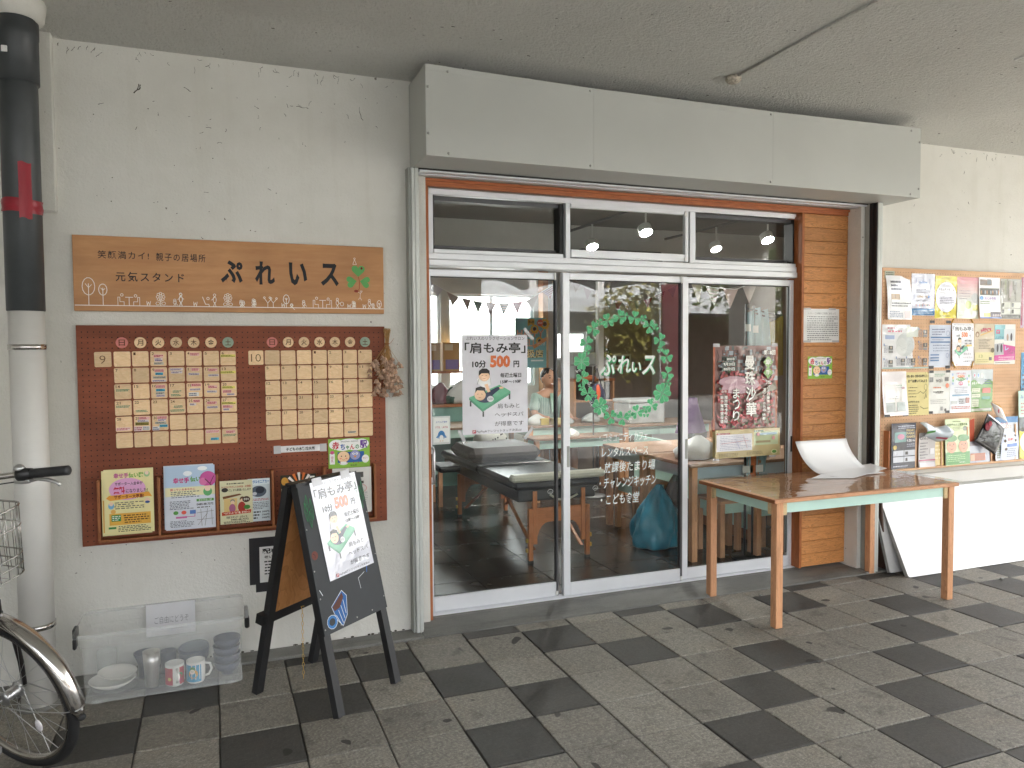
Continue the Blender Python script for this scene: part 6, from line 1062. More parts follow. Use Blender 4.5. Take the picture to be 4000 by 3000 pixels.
# ================================================================== BICYCLE
def bicycle():
    b = thing('bicycle', 'city bicycle with chrome mudguard, wire basket and black grips at the left edge', 'bicycle', (0, 0, 0))
    V = Vector; th = radians(139); F = V((cos(th), sin(th), 0)); nn = V((.656, .755, 0)); t = radians(14.3)
    U = V((0, 0, cos(t))) - nn * sin(t); Rt = nn * cos(t) + V((0, 0, sin(t))); Bk = -F; Cc = V((-.338, -.248, 0)); H = Cc + U * .300
    def wheel(H, F, U, Rt, spokes=28):
        Bk = -F; P = lambda r, a, o=0.: H + r * (cos(a) * Bk + sin(a) * U) + Rt * o
        w = thing('wheel', None, None, (0, 0, 0)); w.parent = b
        for kk in ('label', 'category'):
            if kk in w: del w[kk]
        n = 64; A = [2 * pi * i / n for i in range(n)]
        c = MB(); c.tube([P(.282, a) for a in A], .0185, M['rubber'], 10, closed=True, flat=Rt); c.build('tyre', w)
        c = MB(); vs = []; prof = [(.268, -.014), (.258, -.012), (.253, 0), (.258, .012), (.268, .014)]
        for a in A: vs += [P(r, a, o) for r, o in prof]
        m_ = len(prof); c.add(vs, [(i * m_ + q, i * m_ + q + 1, ((i + 1) % n) * m_ + q + 1, ((i + 1) % n) * m_ + q) for i in range(n) for q in range(m_ - 1)], M['chromed'], True); c.build('rim', w)
        for i in range(spokes):
            a = 2 * pi * i / spokes; s_ = 1 if i % 2 else -1; a2 = a + (.9 if (i // 2) % 2 else -.9)
            c = MB(); c.tube([P(.026, a2, s_ * .028), P(.256, a, 0)], .0011, M['silver'], 4, cap=False); c.build('spoke', w)
        c = MB(); c.tube([H - Rt * .036, H - Rt * .030, H - Rt * .028, H - Rt * .0275, H - Rt * .022, H + Rt * .022, H + Rt * .0275, H + Rt * .028, H + Rt * .030, H + Rt * .036], [.014, .03, .03, .021, .019, .019, .021, .03, .03, .014], M['silver'], 16); c.tube([H - Rt * .062, H + Rt * .062], .005, M['steel'], 8); c.tube([H + Rt * .050, H + Rt * .058], .010, M['steel'], 6); c.tube([H - Rt * .058, H - Rt * .050], .010, M['steel'], 6); c.build('hub', w)
        return P
    P = wheel(H, F, U, Rt)
    c = MB(); c.ell(P(.15, radians(-52)), (.026, .007, .016), M['refl'], 12, 8, Matrix((Bk.cross(Rt), Rt, Bk)).transposed()); c.build('spoke_reflector', b)
    # mudguard with crowned section
    def guard(P, a0, a1, Rt, nm):
        n = 36; c = MB(); pr = [(.304, -.029), (.315, -.0275), (.323, -.017), (.326, 0), (.323, .017), (.315, .0275), (.304, .029)]; vs = []
        for i in range(n + 1):
            a = a0 + (a1 - a0) * i / n; k = min(1, .55 + i * .25) if i < 2 else 1
            vs += [P(r + .004, a, o * k) for r, o in pr]
        q = len(pr); c.add(vs, [(i * q + j, i * q + j + 1, (i + 1) * q + j + 1, (i + 1) * q + j) for i in range(n) for j in range(q - 1)], M['chrome'], True); return c.build(nm, b, .0012)
    guard(P, radians(-5), radians(118), Rt, 'mudguard')
    c = MB(); st = [H - Rt * .066, P(.15, radians(-3), -.052), P(.285, radians(-1), -.030), P(.329, radians(0), -.016), P(.333, radians(0), 0), P(.329, radians(0), .016), P(.285, radians(-1), .030), P(.15, radians(-3), .052), H + Rt * .062]; c.tube(st, .0021, M['silver'], 6); c.build('mudguard_stay', b)
    c = MB(); c.ell(P(.320, radians(-7)), (.016, .012, .014), M['rubber'], 8, 6); c.build('mudguard_tip', b)
    for a in (-1, 78, 81): c = MB(); c.tube([P(.3265, radians(a), .004 * (a > 0)), P(.334, radians(a), .004 * (a > 0))], .004, M['silver'], 8); c.build('rivet', b)
    # fork, brake, stem
    ax = (U * sin(radians(70)) + Bk * cos(radians(70))).normalized(); crown = H + U * .365 + Bk * .004 - Rt * .012; ax = (U + Bk * .03).normalized()
    for s_ in (-1, 1):
        c = MB(); c.tube([crown + Rt * s_ * .028, crown + Rt * s_ * .045 - ax * .04, H + ax * .22 + Bk * .020 + Rt * s_ * .052, H + ax * .10 + Bk * .014 + Rt * s_ * .054, H + Rt * s_ * .054], [.013, .013, .012, .010, .0085], M['bikep'], 10); c.build('fork_blade', b)
    c = MB(); c.tube([crown - Rt * .034, crown + Rt * .034], .016, M['bikep'], 10); c.tube([crown - ax * .01, crown + ax * .05], .017, M['silver'], 12); c.build('fork_crown', b)
    br = crown + Bk * .030 + ax * .005; c = MB(); c.tube([br + Rt * .038 - ax * .055, br + Rt * .045 - ax * .01, br + Rt * .02 + ax * .02, br - Rt * .03 + ax * .022, br - Rt * .045 - ax * .02, br - Rt * .036 - ax * .055], .0065, M['bikep'], 8); c.tube([br - Bk * .02, br + Bk * .012], .006, M['silver'], 8); c.tube([br + Rt * .04 - ax * .05, br + Rt * .036 - ax * .075], .009, M['rubber'], 6); c.tube([br - Rt * .038 - ax * .05, br - Rt * .034 - ax * .075], .009, M['rubber'], 6); c.build('brake_caliper', b)
    stem = H + U * .73 + Bk * .02; c = MB(); c.tube([crown + ax * .05, crown + ax * .18], .018, M['bikep'], 12); c.tube([crown + ax * .18, stem], .0115, M['silver'], 12); c.tube([stem, stem + F * .055 + U * .006], .013, M['silver'], 10); c.build('stem', b)
    hb = H + U * .74 + F * .03
    for s_ in (1, -1):
        r0 = hb; g0 = hb + Rt * s_ * .200 + U * .020 + Bk * .11; gd = (Bk * .18 + Rt * s_ * .05 + U * .004).normalized(); g1 = g0 + gd * .165
        c = MB(); pts = [r0, hb + Rt * s_ * .05 + F * .02 + U * .0, hb + Rt * s_ * .12 + F * .005 + U * .012, hb + Rt * s_ * .175 + Bk * .04 + U * .018, g0 - gd * .03, g0, g1]; c.tube(pts, .0112, M['chrome'], 12); c.build('handlebar', b)
        c = MB(); c.tube([g0 + gd * .035, g0 + gd * .045, g0 + gd * .16, g0 + gd * .174, g0 + gd * .178], [.0150, .0165, .0175, .0175, .013], M['grip'], 14); c.build('grip', b)
        c = MB(); c.tube([g0 - gd * .012, g0 - gd * .008, g0 + gd * .012, g0 + gd * .016, g0 + gd * .040], [.017, .0235, .0235, .021, .0185], M['black'], 14); c.build('grip_shifter', b)
        if s_ == 1: c = MB(); c.lathe([(1e-4, .016), (.008, .0155), (.016, .010), (.0185, .001), (.0175, 0)][::-1], M['silver'], 16, g0 - gd * .002 + U * .020, Matrix.Rotation(radians(14), 3, 'X')); c.build('bell', b)
        lv = g0 + gd * .006 - U * .026 + F * .0; e = lv + gd * .125 - U * .012
        c = MB(); c.tube([lv - gd * .035, lv - gd * .01, lv + gd * .018, lv + gd * .025], [.007, .0105, .0095, .006], M['silver'], 10); c.tube([lv + gd * .01, lv + gd * .05 + U * .004, lv + gd * .085 - U * .002, lv + gd * .115 - U * .016, e - U * .014], [.0075, .0062, .0075, .0055, .0065], M['silver'], 8); c.build('brake_lever', b)
        c = MB(); c.tube([lv - gd * .03, lv - gd * .07 + U * .003 - Rt * s_ * .02, lv - gd * .11 - Rt * s_ * .08 - U * .01, hb + Rt * s_ * .03 + U * .02 + F * .04, crown + Bk * .03 + Rt * s_ * .02 + ax * .05], .0026, M['rubber'], 6); c.build('brake_cable', b)
    # wire basket in front of the stem
    k = thing('basket', None, None); k.parent = b
    for kk in ('label', 'category'):
        if kk in k: del k[kk]
    bc = H + U * .425 + F * .02 - Rt * .035; hz = V((0, 0, 1)); up = U
    def ringp(z, wx, wy, r=.045):
        P_ = []
        for cx, cy, a0 in ((wx - r, wy - r, 0), (-wx + r, wy - r, 90), (-wx + r, -wy + r, 180), (wx - r, -wy + r, 270)):
            for q in range(5): a = radians(a0 + 22.5 * q); P_.append(bc + Rt * (cx + r * cos(a)) + F * (cy + r * sin(a)) + up * z)
        return P_
    lv = [(.255, .185, .150), (.185, .178, .143), (.085, .165, .130), (.05, .160, .127), (.015, .156, .124)]
    for i, (z, wx, wy) in enumerate(lv): c = MB(); c.tube(ringp(z, wx, wy), .0026 if i else .0036, M['chromed'], 6, closed=True); c.build('wire_ring', k)
    c = MB(); top = ringp(*lv[0]); bot = ringp(*lv[-1])
    for i in range(0, 20): 
        c.tube([top[i], bot[i]], .0014, M['chromed'], 4)
        if i % 5 == 4:
            j = (i + 1) % 20
            for q in range(1, 7): c.tube([top[i].lerp(top[j], q / 7), bot[i].lerp(bot[j], q / 7)], .0014, M['chromed'], 4)
    for q in range(1, 8):
        a = bot[4].lerp(bot[5], q / 8); e = bot[19].lerp(bot[10], 0) ; e = bot[15 - 1].lerp(bot[15], 0) if 0 else bot[0]
        c.tube([bot[4].lerp(bot[5], q / 8), bot[15].lerp(bot[14], q / 8)], .0014, M['chromed'], 4)
    stuff(c.build('wire_mesh', k))
    # frame, rear wheel, cranks, saddle: body points away from the wall
    h0 = crown + ax * .06; h1 = crown + ax * .17; D = V((-.10, -.995, 0)).normalized(); Sd = V((D.y * -1, D.x, 0)) * 1.0; Sd = D.cross(V((0, 0, 1)))
    ln = V((-.13, .0, 0)); bb = V((h0.x, h0.y, 0)) + D * .47 + V((-.02, 0, .27)); seat = bb + D * .17 + V((-.05, 0, .42)); rh = bb + D * .46 + V((.0, 0, .02)); Ur = V((-.16, 0, .987)).normalized(); Rr = D.cross(Ur) * -1
    c = MB(); c.tube([h0, h0.lerp(bb, .5) - V((0, 0, .05)), bb], .0165, M['bikep'], 10); c.tube([h1, h1.lerp(bb, .5) - V((0, 0, .04)), bb + V((0, 0, .10)) + D * .04], .0145, M['bikep'], 10); c.tube([bb, seat], .0145, M['bikep'], 10); c.tube([h0 - ax * .01, h1 + ax * .02], .021, M['bikep'], 12)
    for s_ in (-.06, .06): c.tube([bb + Rr * s_ * .5, rh + Rr * s_], .009, M['bikep'], 8); c.tube([bb.lerp(seat, .85) + Rr * s_ * .3, rh + Rr * s_], .008, M['bikep'], 8)
    c.build('frame', b)
    P2 = wheel(rh, -D, Ur, Rr); guard(P2, radians(-20), radians(160), Rr, 'mudguard')
    c = MB(); s1 = seat + V((-.01, 0, .12)); c.tube([seat, s1], .012, M['silver'], 10); c.build('seat_post', b)
    c = MB(); c.grid(lambda u, v: s1 + D * (-.14 + .26 * u) + Rr * ((v - .5) * (.04 + .17 * u * u)) + V((0, 0, .02 - .03 * abs(v - .5) * 2)), 10, 8, M['leather']); c.build('saddle', b, .03)
    c = MB(); c.tube([bb - Rr * .055, bb + Rr * .055], .018, M['silver'], 12); c.tube([bb + Rr * .05, bb + Rr * .054], .075, M['chromed'], 28); c.build('crankset', b)
    sR = 1 if Rr.x > 0 else -1
    for s_, dirc in ((1, -1), (-1, 1)):
        e = bb + Rr * s_ * sR * .075 + (D * -.15 * (1 if s_ == 1 else -1)) + V((0, 0, -.03 * s_))
        c = MB(); c.tube([bb + Rr * s_ * sR * .06, e], [.010, .008], M['silver'], 8); c.build('crank', b)
        pc = e + Rr * s_ * sR * .055; w = MB(); X_ = D; Y_ = Rr; Z_ = V((0, 0, 1))
        for o_ in (-.036, .036): w.prism([pc + X_ * (o_ - .007) - Y_ * .045 - Z_ * .011, pc + X_ * (o_ + .007) - Y_ * .045 - Z_ * .011, pc + X_ * (o_ + .007) + Y_ * .045 - Z_ * .011, pc + X_ * (o_ - .007) + Y_ * .045 - Z_ * .011], Z_ * .022, M['greymetal'])
        for o_ in (-.043, 0, .043): w.prism([pc - X_ * .04 + Y_ * (o_ - .006) - Z_ * .009, pc + X_ * .04 + Y_ * (o_ - .006) - Z_ * .009, pc + X_ * .04 + Y_ * (o_ + .006) - Z_ * .009, pc - X_ * .04 + Y_ * (o_ + .006) - Z_ * .009], Z_ * .018, M['greymetal'])
        w.build('pedal', b)
    c = MB(); c.tube([rh - Rr * .06 * sR, rh + V((-.14, .04, -.27))], .007, M['silver'], 8); c.build('kickstand', b)
    print('bike', bb, rh, seat, Rr)
bicycle()

# ================================================================== SHOP INTERIOR
def room():
    X0, X1, Y0, Y1, ZC = .95, 6.3, .80, 5.45, 2.72
    f = struct(MB().box(X0, X1, .752, Y1, -.1, .013, M['black']).build('shop_floor')); tl = MB().box(0, .446, 0, .446, 0, .009, M['ifloor'], bev=.002).mesh('floor_tile')
    for i in range(12):
        for j in range(11):
            x, y = X0 + .01 + i * .45, .755 + j * .45
            if x < X1 - .45 and y < Y1 - .35: o = bpy.data.objects.new('floor_tile', tl); C.objects.link(o); o.parent = f; o.location = (x, y, .0132); o.rotation_euler = (R.uniform(-.0012, .0012), R.uniform(-.0012, .0012), 0)
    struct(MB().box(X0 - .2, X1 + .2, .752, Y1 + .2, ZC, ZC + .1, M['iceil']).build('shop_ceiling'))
    w = thing('shop_wall', 'white back wall of the shop with bright windows behind the bunting', 'wall', (0, Y1, 0))
    wins = [(2.62, 2.855, 1.05, 2.17), (2.955, 4.06, 1.05, 2.17), (4.36, 4.80, 1.36, 1.72)]
    xs = sorted({X0, X1} | {v for q in wins for v in q[:2]})
    for a, e in zip(xs, xs[1:]):
        q = [g for g in wins if g[0] <= a + .001 and g[1] >= e - .001]
        if q: B1('wall_face', (a, e, 0, .15, 0, q[0][2]), M['iwall'], w); B1('wall_face', (a, e, 0, .15, q[0][3], ZC), M['iwall'], w)
        else: B1('wall_face', (a, e, 0, .15, 0, ZC), M['iwall'], w)
    B1('brown_panel', (4.90, 5.75, -.012, -.001, .02, 1.88), M['iwallb'], w)
    for i, (a, e, lo, hi) in enumerate(wins):
        q = thing('shop_window', ['narrow bright window at the left of the shop back wall', 'wide bright window behind the bunting in the shop back wall', 'small bright window right of the poster in the shop back wall'][i], 'window', (0, Y1 + .04, 0)); c = MB()
        c.box(a, a + .03, 0, .05, lo, hi, M['alu']); c.box(e - .03, e, 0, .05, lo, hi, M['alu']); c.box(a + .03, e - .03, 0, .05, lo, lo + .03, M['alu']); c.box(a + .03, e - .03, 0, .05, hi - .03, hi, M['alu']); c.build('frame', q)
        if i == 1: B1('mullion', ((a + e) / 2 - .015, (a + e) / 2 + .02, -.002, .052, lo + .03, hi - .03), M['alu'], q)
        B1('pane', (a + .03, e - .03, .02, .024, lo + .03, hi - .03), M['glass'], q)
    w = thing('shop_wall', 'white left side wall inside the shop', 'wall', (X0, 0, 0)); B1('wall_face', (-.15, 0, .752, Y1 + .15, 0, ZC), M['iwall'], w)
    w = thing('shop_wall', 'brown and mint right side wall inside the shop', 'wall', (X1, 0, 0)); B1('wall_face', (0, .15, .752, Y1 + .15, 0, ZC), M['iwallb'], w)
    w = thing('shop_wall', 'inner face of the shop front wall beside the doors', 'wall', (0, .75, 0)); B1('wall_face', (X0, 1.404, .002, .05, 0, ZC), M['iwall'], w); B1('wall_face', (3.96, X1, .002, .05, 0, ZC), M['iwallb'], w); B1('wall_face', (1.404, 3.96, .002, .05, 2.40, ZC), M['iwall'], w)
    w = thing('partition', 'low mint partition board standing at the right of the shop', 'partition', (0, 0, 0)); B1('board', (4.12, 4.15, 1.36, 3.1, .10, .66), M['mint'], w); B1('foot_rail', (4.115, 4.155, 1.36, 3.1, .022, .099), M['rackw'], w)
    bm = thing('ceiling_joist', 'pale ceiling beam crossing the shop behind the transoms', 'beam', (0, 0, 0)); B1('beam', (X0, X1, 3.5, 3.75, 2.45, ZC), M['iwall'], bm)
    # track and lamps
    t = thing('lighting_track', 'thin lamp track running under the shop ceiling', 'lighting track', (3.54, 2.5, 2.62)); B1('rail', (-.01, .01, -1.6, 1.3, 0, .02), M['alud'], t); B1('hanger', (-.006, .006, -1.0, -.99, .021, .10), M['alud'], t); B1('hanger', (-.006, .006, .8, .81, .021, .10), M['alud'], t)
    t = thing('lighting_track', 'second lamp track further right under the shop ceiling', 'lighting track', (4.72, 2.4, 2.62)); B1('rail', (-.01, .01, -1.5, 1.2, 0, .02), M['alud'], t); B1('hanger', (-.006, .006, -.8, -.79, .021, .10), M['alud'], t); B1('hanger', (-.006, .006, .7, .71, .021, .10), M['alud'], t)
    for i, (x, y, lit, lb) in enumerate([(3.541, 1.924, 1, 'lit white spotlight seen high in the middle transom'), (3.532, 2.833, 1, 'lit white spotlight lower and left in the middle transom'), (4.70, 2.60, .25, 'dim white spotlight at the left of the right transom'), (4.76, 1.957, 1, 'lit white spotlight at the right of the right transom')]):
        q = thing('spotlight', lb, 'spotlight', (x, y, 2.42)); MB().tube([(0, 0, .06), (0, 0, .20)], .008, M['lampoff'], 8).build('arm', q)
        rot = Matrix.Rotation(radians(-30), 3, 'X'); MB().lathe([(.052, -.004), (.055, 0), (.055, .055), (.03, .07), (1e-4, .072)], M['lampoff'], 20, mx=rot).build('lamp_head', q)
        mm = M['lamp'] if lit == 1 else m_emit('dim_lamp', (1, .97, .92), 3.)
        MB().lathe([(1e-4, -.001), (.049, 0), (.05, .001)], mm, 20, (0, -.004, -.008), rot).build('bulb', q)
        l = bpy.data.lights.new('spot_glow', 'SPOT'); l.energy = 7 if lit == 1 else 2; l.spot_size = radians(95); l.spot_blend = .6; l.shadow_soft_size = .04; l.color = (1, .95, .88); lo = bpy.data.objects.new('spot_glow', l); C.objects.link(lo); lo.parent = q; lo.location = (0, -.01, -.02); lo.rotation_euler = (radians(27), 0, 0); lo.location = (0, -.03, -.03)
    o = tag(B1('air_conditioner', (3.55, 4.45, 3.1, 3.48, 2.30, 2.44), M['black'], None, .02), 'black ceiling unit hanging behind the middle transom', 'ceiling unit')
    # furniture helpers
    def table(lb, x, y, lx, ly, h, grp=None, top=wood('worn_table_top', '#8c6c55', '#a88a72', 'x', 1.6, .5, 12, 3, .6), ap=M['mint']):
        q = thing('table', lb, 'table', (x, y, .022), 0, grp); B1('table_top', (0, lx, 0, ly, h - .022, h), top, q, .002); s_ = .045; i_ = .02
        for a in (i_, lx - i_ - s_):
            for e in (i_, ly - i_ - s_): B1('leg', (a, a + s_, e, e + s_, 0, h - .0225), M['pine'], q, .002)
        B1('apron', (i_ + s_, lx - i_ - s_, i_ + .01, i_ + .022, h - .105, h - .023), ap, q); B1('apron', (i_ + .01, i_ + .022, i_ + s_, ly - i_ - s_, h - .105, h - .023), ap, q); B1('apron', (i_ + s_, lx - i_ - s_, ly - i_ - .022, ly - i_ - .01, h - .105, h - .023), ap, q); return q
    table('pine table with pale grey apron inside the right door', 3.335, .985, 1.3, .63, .68, ap=mat('pale_apron', (.42, .50, .55), .5)); table('pine table behind another, left end showing beside the blue bag', 3.345, 1.66, 1.3, .63, .68, ap=mat('pale_apron', (.42, .50, .55), .5))
    table('cluttered long table in the middle of the shop behind the massage table', 3.25, 3.70, 1.35, .62, .70); table('pale table at the left rear of the shop behind the price poster', 1.7, 3.9, 1.4, .65, .70); table('low serving table in front of the smiling woman', 3.15, 3.30, 1.0, .3, .62)
    def stool(lb, x, y, s_=.30, h=.40):
        q = thing('stool', lb, 'stool', (x, y, .022), 0, 'pine stools with mint sides'); B1('seat', (0, s_, 0, s_, h - .02, h), M['pinex'], q, .002)
        for a in (0, s_ - .04):
            for e in (0, s_ - .04): B1('leg', (a, a + .04, e, e + .04, 0, h - .0205), M['pine'], q, .002)
        B1('side_board', (.0405, s_ - .0405, .01, .02, h - .09, h - .021), M['mint'], q); B1('side_board', (.01, .02, .0405, s_ - .0405, h - .09, h - .021), M['mint'], q)
    stool('pine stool under the table inside the right door', 3.60, 1.02); stool('pine stool beside the blue bag', 3.40, 1.86, .32, .40); stool('pine stool half hidden behind the banner stands', 3.84, .93, .26, .38); stool('pine stool in the left rear of the shop', 2.0, 3.5)
    # massage table
    q = thing('massage_table', 'folding massage table with black padded top, cream edge pads and beech legs', 'massage table', (0, 0, 0)); bx0, bx1 = 2.20, 2.86
    MB().box(bx0, bx1, 1.40, 2.20, .535, .600, M['leather'], bev=.022).build('top_pad', q); MB().box(bx0, bx1, 2.205, 3.22, .535, .600, M['leather'], bev=.022).build('top_pad', q); B1('side_skirt', (bx0 + .03, bx1 - .03, 1.42, 3.2, .45, .534), M['leather'], q, .01)
    MB().box(2.165, 2.515, 1.335, 1.42, .600, .650, M['cream'], bev=.015).build('cream_pad', q); MB().box(2.518, 2.868, 1.335, 1.42, .602, .652, M['cream'], bev=.015).build('cream_pad', q); MB().box(2.0, 2.19, 2.55, 2.85, .50, .55, M['leather'], bev=.015).build('arm_rest', q)
    for y in (1.41, 3.04):
        for x in (2.31, 2.745): B1('leg', (x, x + .032, y, y + .03, .04, .40), M['beech'], q, .002); B1('upper_leg', (x + (.033 if x < 2.5 else -.033), x + (.065 if x < 2.5 else -.001), y + .004, y + .03, .15, .52), M['beech'], q, .002); B1('rubber_foot', (x - .001, x + .033, y - .001, y + .031, .022, .0399), M['black'], q)
        mb = MB(); pts = [(2.344, .40), (2.344, .165)] + [(2.344 + .03 + .09 * (1 - cos(a)) , .165 + .135 * sin(a) + .0) for a in [k * pi / 2 / 5 for k in range(6)]] + [(2.743 - .03 - .09 * (1 - cos(a)), .165 + .135 * sin(a)) for a in [k * pi / 2 / 5 for k in range(5, -1, -1)]] + [(2.743, .165), (2.743, .40)]
        mb.prism([(x, y + .01, z) for x, z in pts][::-1], (0, .014, 0), wood('beech_panel', '#b26a3c', '#c88252', 'x', 1.5, .42, 8, 3, .7)); mb.build('end_panel', q)
        for x in (2.35, 2.737):
            for z in (.37, .28, .19): MB().tube([(x, y + .009, z), (x, y + .005, z)], .005, M['black'], 8).build('bolt', q)
        for x in (2.30, 2.788):
            for z in (.11, .18): MB().box(x - .008, x + .008, y + .006, y + .024, z - .014, z + .014, M['brass'], bev=.003).build('knob', q)
    for x in (2.36, 2.73): MB().prism([(x, 1.46, .10), (x, 1.49, .10), (x, 2.22, .50), (x, 2.19, .50)], (.02, 0, 0), M['beech']).build('brace', q); MB().prism([(x, 3.00, .10), (x, 3.03, .10), (x, 2.22, .50), (x, 2.19, .50)], (.02, 0, 0), M['beech']).build('brace', q)
    for x in (2.45, 2.80): k_ = Ink(.05, .04, 0, .0); k_.ring(.5, .5, .4, .4, .004, '#d8d8d8', 10); k_.line([(.3, .6), (.7, .6)], .004, '#d8d8d8'); o = k_.build(q, 'patch'); o.location = (x, 1.4185, .53); o.rotation_euler = FACE
    MB().tube([(2.47, 1.41, .49), (2.52, 1.40, .455), (2.60, 1.40, .45), (2.68, 1.41, .48)], .008, M['cream'], 6).build('strap', q)
    o = tag(MB().box(2.18, 2.80, 2.30, 2.86, .6005, .715, M['bolster'], bev=.045).build('bolster'), 'dark grey padded bolster lying on the massage table', 'cushion')
    o = tag(MB().ell((2.58, 2.95, .70), (.16, .10, .10), mat('patterned_cloth', (.55, .55, .50), .8), 16, 10).build('cushion'), 'pale patterned cushion behind the bolster on the massage table', 'cushion'); sp = MB(); r = random.Random(2)
    for i in range(34): a, e = r.uniform(-2.6, -.5), r.uniform(-1.1, 1.2); c0 = Vector((2.58 + .162 * cos(a) * cos(e), 2.95 + .102 * sin(a) * cos(e), .70 + .102 * sin(e))); sp.ell(c0, (.008, .003, .008), M['black'], 5, 4)
    stuff(sp.build('pattern_spots', o))
    # blue bag
    def bag(u, v):
        a = u * 2 * pi; prof = [(.0, .02), (.17, .0), (.195, .07), (.185, .17), (.15, .27), (.09, .36), (.045, .42), (.02, .46)]; k_ = v * (len(prof) - 1); i_ = min(int(k_), len(prof) - 2); fr = k_ - i_; rr = prof[i_][0] * (1 - fr) + prof[i_ + 1][0] * fr; z = prof[i_][1] * (1 - fr) + prof[i_ + 1][1] * fr
        rr *= 1 + .16 * sin(a * 3 + v * 5) * v + .10 * sin(a * 5 - v * 9) + .05 * sin(a * 9 + v * 14); return (rr * cos(a) + .03 * v * v, rr * .8 * sin(a), z)
    o = MB().grid(bag, 48, 30, M['bluebag']).build('plastic_bag'); o.location = (3.37, 1.50, .022); tag(o, 'crumpled turquoise blue polythene bag on the shop floor', 'bag')
    o = MB().grid(bag, 28, 16, M['blackcloth']).build('cloth_bag'); o.location = (3.60, 1.62, .022); o.scale = (.8, .8, 1.1); tag(o, 'black bag on the floor right of the turquoise bag', 'bag')
    # left rear: teal counter, shelf with folders, bags
    q = thing('counter', 'mint green counter along the left rear of the shop', 'counter', (0, 0, 0)); B1('counter_top', (1.6, 3.3, 4.55, 5.0, .88, .91), M['rackw'], q); B1('counter_front', (1.62, 3.28, 4.57, 4.98, .022, .879), mat('teal_front', (.16, .34, .30), .6), q)
    q = thing('shelf', 'brown window shelf holding folders at the left rear', 'shelf', (0, 0, 0)); B1('board', (2.2, 3.6, 5.22, 5.44, 1.225, 1.25), M['rackw'], q)
    for i, (x, w_, h_, c_, lb) in enumerate([(2.66, .13, .33, '#a88a5a', 'patchwork folder at the left end of the window shelf'), (2.82, .20, .335, '#b08548', 'ochre and purple folder on the window shelf')]):
        q = thing('folder', lb, 'folder', (x, 5.24, 1.2505)); B1('cover', (0, w_, 0, .12, 0, h_), pm(c_), q); B1('patch', (.02, w_ * .6, -.002, -.0005, h_ * .72, h_ * .93), pm('#cdbd9c'), q); B1('patch', (.03, w_ - .01, -.002, -.0005, .02, h_ * .40), pm('#6f5f98'), q)
    o = tag(MB().grid(bag, 24, 14, mat('white_polybag', (.62, .63, .62), .4)).build('plastic_bag'), 'white carrier bag on the mint counter at the left', 'bag'); o.location = (2.86, 4.7, .912); o.scale = (1.0, .8, .55)
    o = tag(MB().grid(bag, 24, 14, mat('wine_polybag', (.16, .05, .07), .5)).build('plastic_bag'), 'dark red bag on the mint counter at the far left', 'bag'); o.location = (2.62, 4.72, .912); o.scale = (.7, .7, .5)
    o = tag(MB().grid(bag, 24, 14, mat('dark_green_bag', (.02, .08, .06), .5)).build('plastic_bag'), 'dark green bottle bag beside the white carrier bag', 'bag'); o.location = (2.74, 4.68, .912); o.scale = (.45, .5, .4)
    # poster on rear window
    o, k = sheet('ale_poster', 'light blue sunflower poster hanging in the rear window of the shop', 'poster', 3.69, 5.15, 1.875, .405, .60, '#7fbac4', 0)
    k.text('HAPPY', .05, .24, .92, .38, '#d8805c', .03); k.text('HAPPY', .055, .245, .92, .375, '#e8c8b4', -.012); k.text('YELL', .1, .42, .68, .57, '#d8805c', .02); k.text('YELL', .11, .425, .675, .565, '#e8c8b4', -.012); k.poly([(.4, .02), (.62, .02), (.62, .17), (.51, .13), (.4, .17)], '#c8a040'); k.text('第6弾', .42, .05, .6, .11, '#4a3a10', .02)
    for u, v, s_ in ((.62, .22, .10), (.78, .46, .09), (.95, .12, .12)): [k.oval(u + s_ * cos(a), v + s_ * .67 * sin(a), s_ * .35, s_ * .25, '#e0b040', 8) for a in [i * pi / 5 for i in range(10)]]; k.oval(u, v, s_ * .55, s_ * .38, '#4a3424', 12)
    k.oval(.8, .1, .1, .07, '#d86850'); k.text('参加店', .73, .08, .87, .12, '#f4ece0', .02); k.text('取扱店', .08, .63, .9, .80, '#5c4218', .07); k.text('取扱店', .08, .63, .9, .80, '#f0e2b0', .02); k.rect(.5, .84, .9, .87, '#e8f0f0'); k.poly([(.55, .56), (1, .38), (1, .46), (.6, .62)], '#d8905c'); k.text('ハッピーエール券', .68, .48, .95, .56, '#f0f0ee'); k.build(o)
    q = thing('timber_post', 'wooden post beside the rear window of the shop', 'post', (0, 0, 0)); B1('post', (4.12, 4.19, 5.30, 5.449, .02, 2.6), M['pine'], q); q = thing('timber_post', 'white post dividing the rear of the shop in the middle door', 'post', (0, 0, 0)); B1('post', (4.49, 4.56, 4.55, 4.62, .02, 2.45), M['white'], q)
    q = thing('cupboard', 'open wooden cupboard with a dark oven in the middle rear of the shop', 'cupboard', (4.18, 4.55, .022)); B1('side', (0, .02, 0, .45, 0, 1.10), M['pine'], q); B1('side', (.50, .52, 0, .45, 0, 1.10), M['pine'], q); B1('top', (-.01, .53, 0, .46, 1.1005, 1.13), M['rackw'], q); B1('back', (.021, .499, .43, .45, 0, 1.1), M['iwallb'], q); B1('shelf', (.021, .499, 0, .42, .86, .88), M['pine'], q); B1('oven', (.12, .48, .02, .4, .881, 1.08), M['black'], q, .01)
    q = thing('microwave', 'grey microwave standing on a second box on the cupboard', 'microwave', (4.22, 4.62, 1.153)); B1('body', (0, .40, 0, .3, 0, .16), M['greymetal'], q, .01); B1('door', (.02, .30, -.006, -.0005, .02, .14), M['black'], q); B1('upper_box', (-.02, .38, 0, .3, .1605, .31), mat('grey_box', (.36, .38, .37), .5), q, .01)
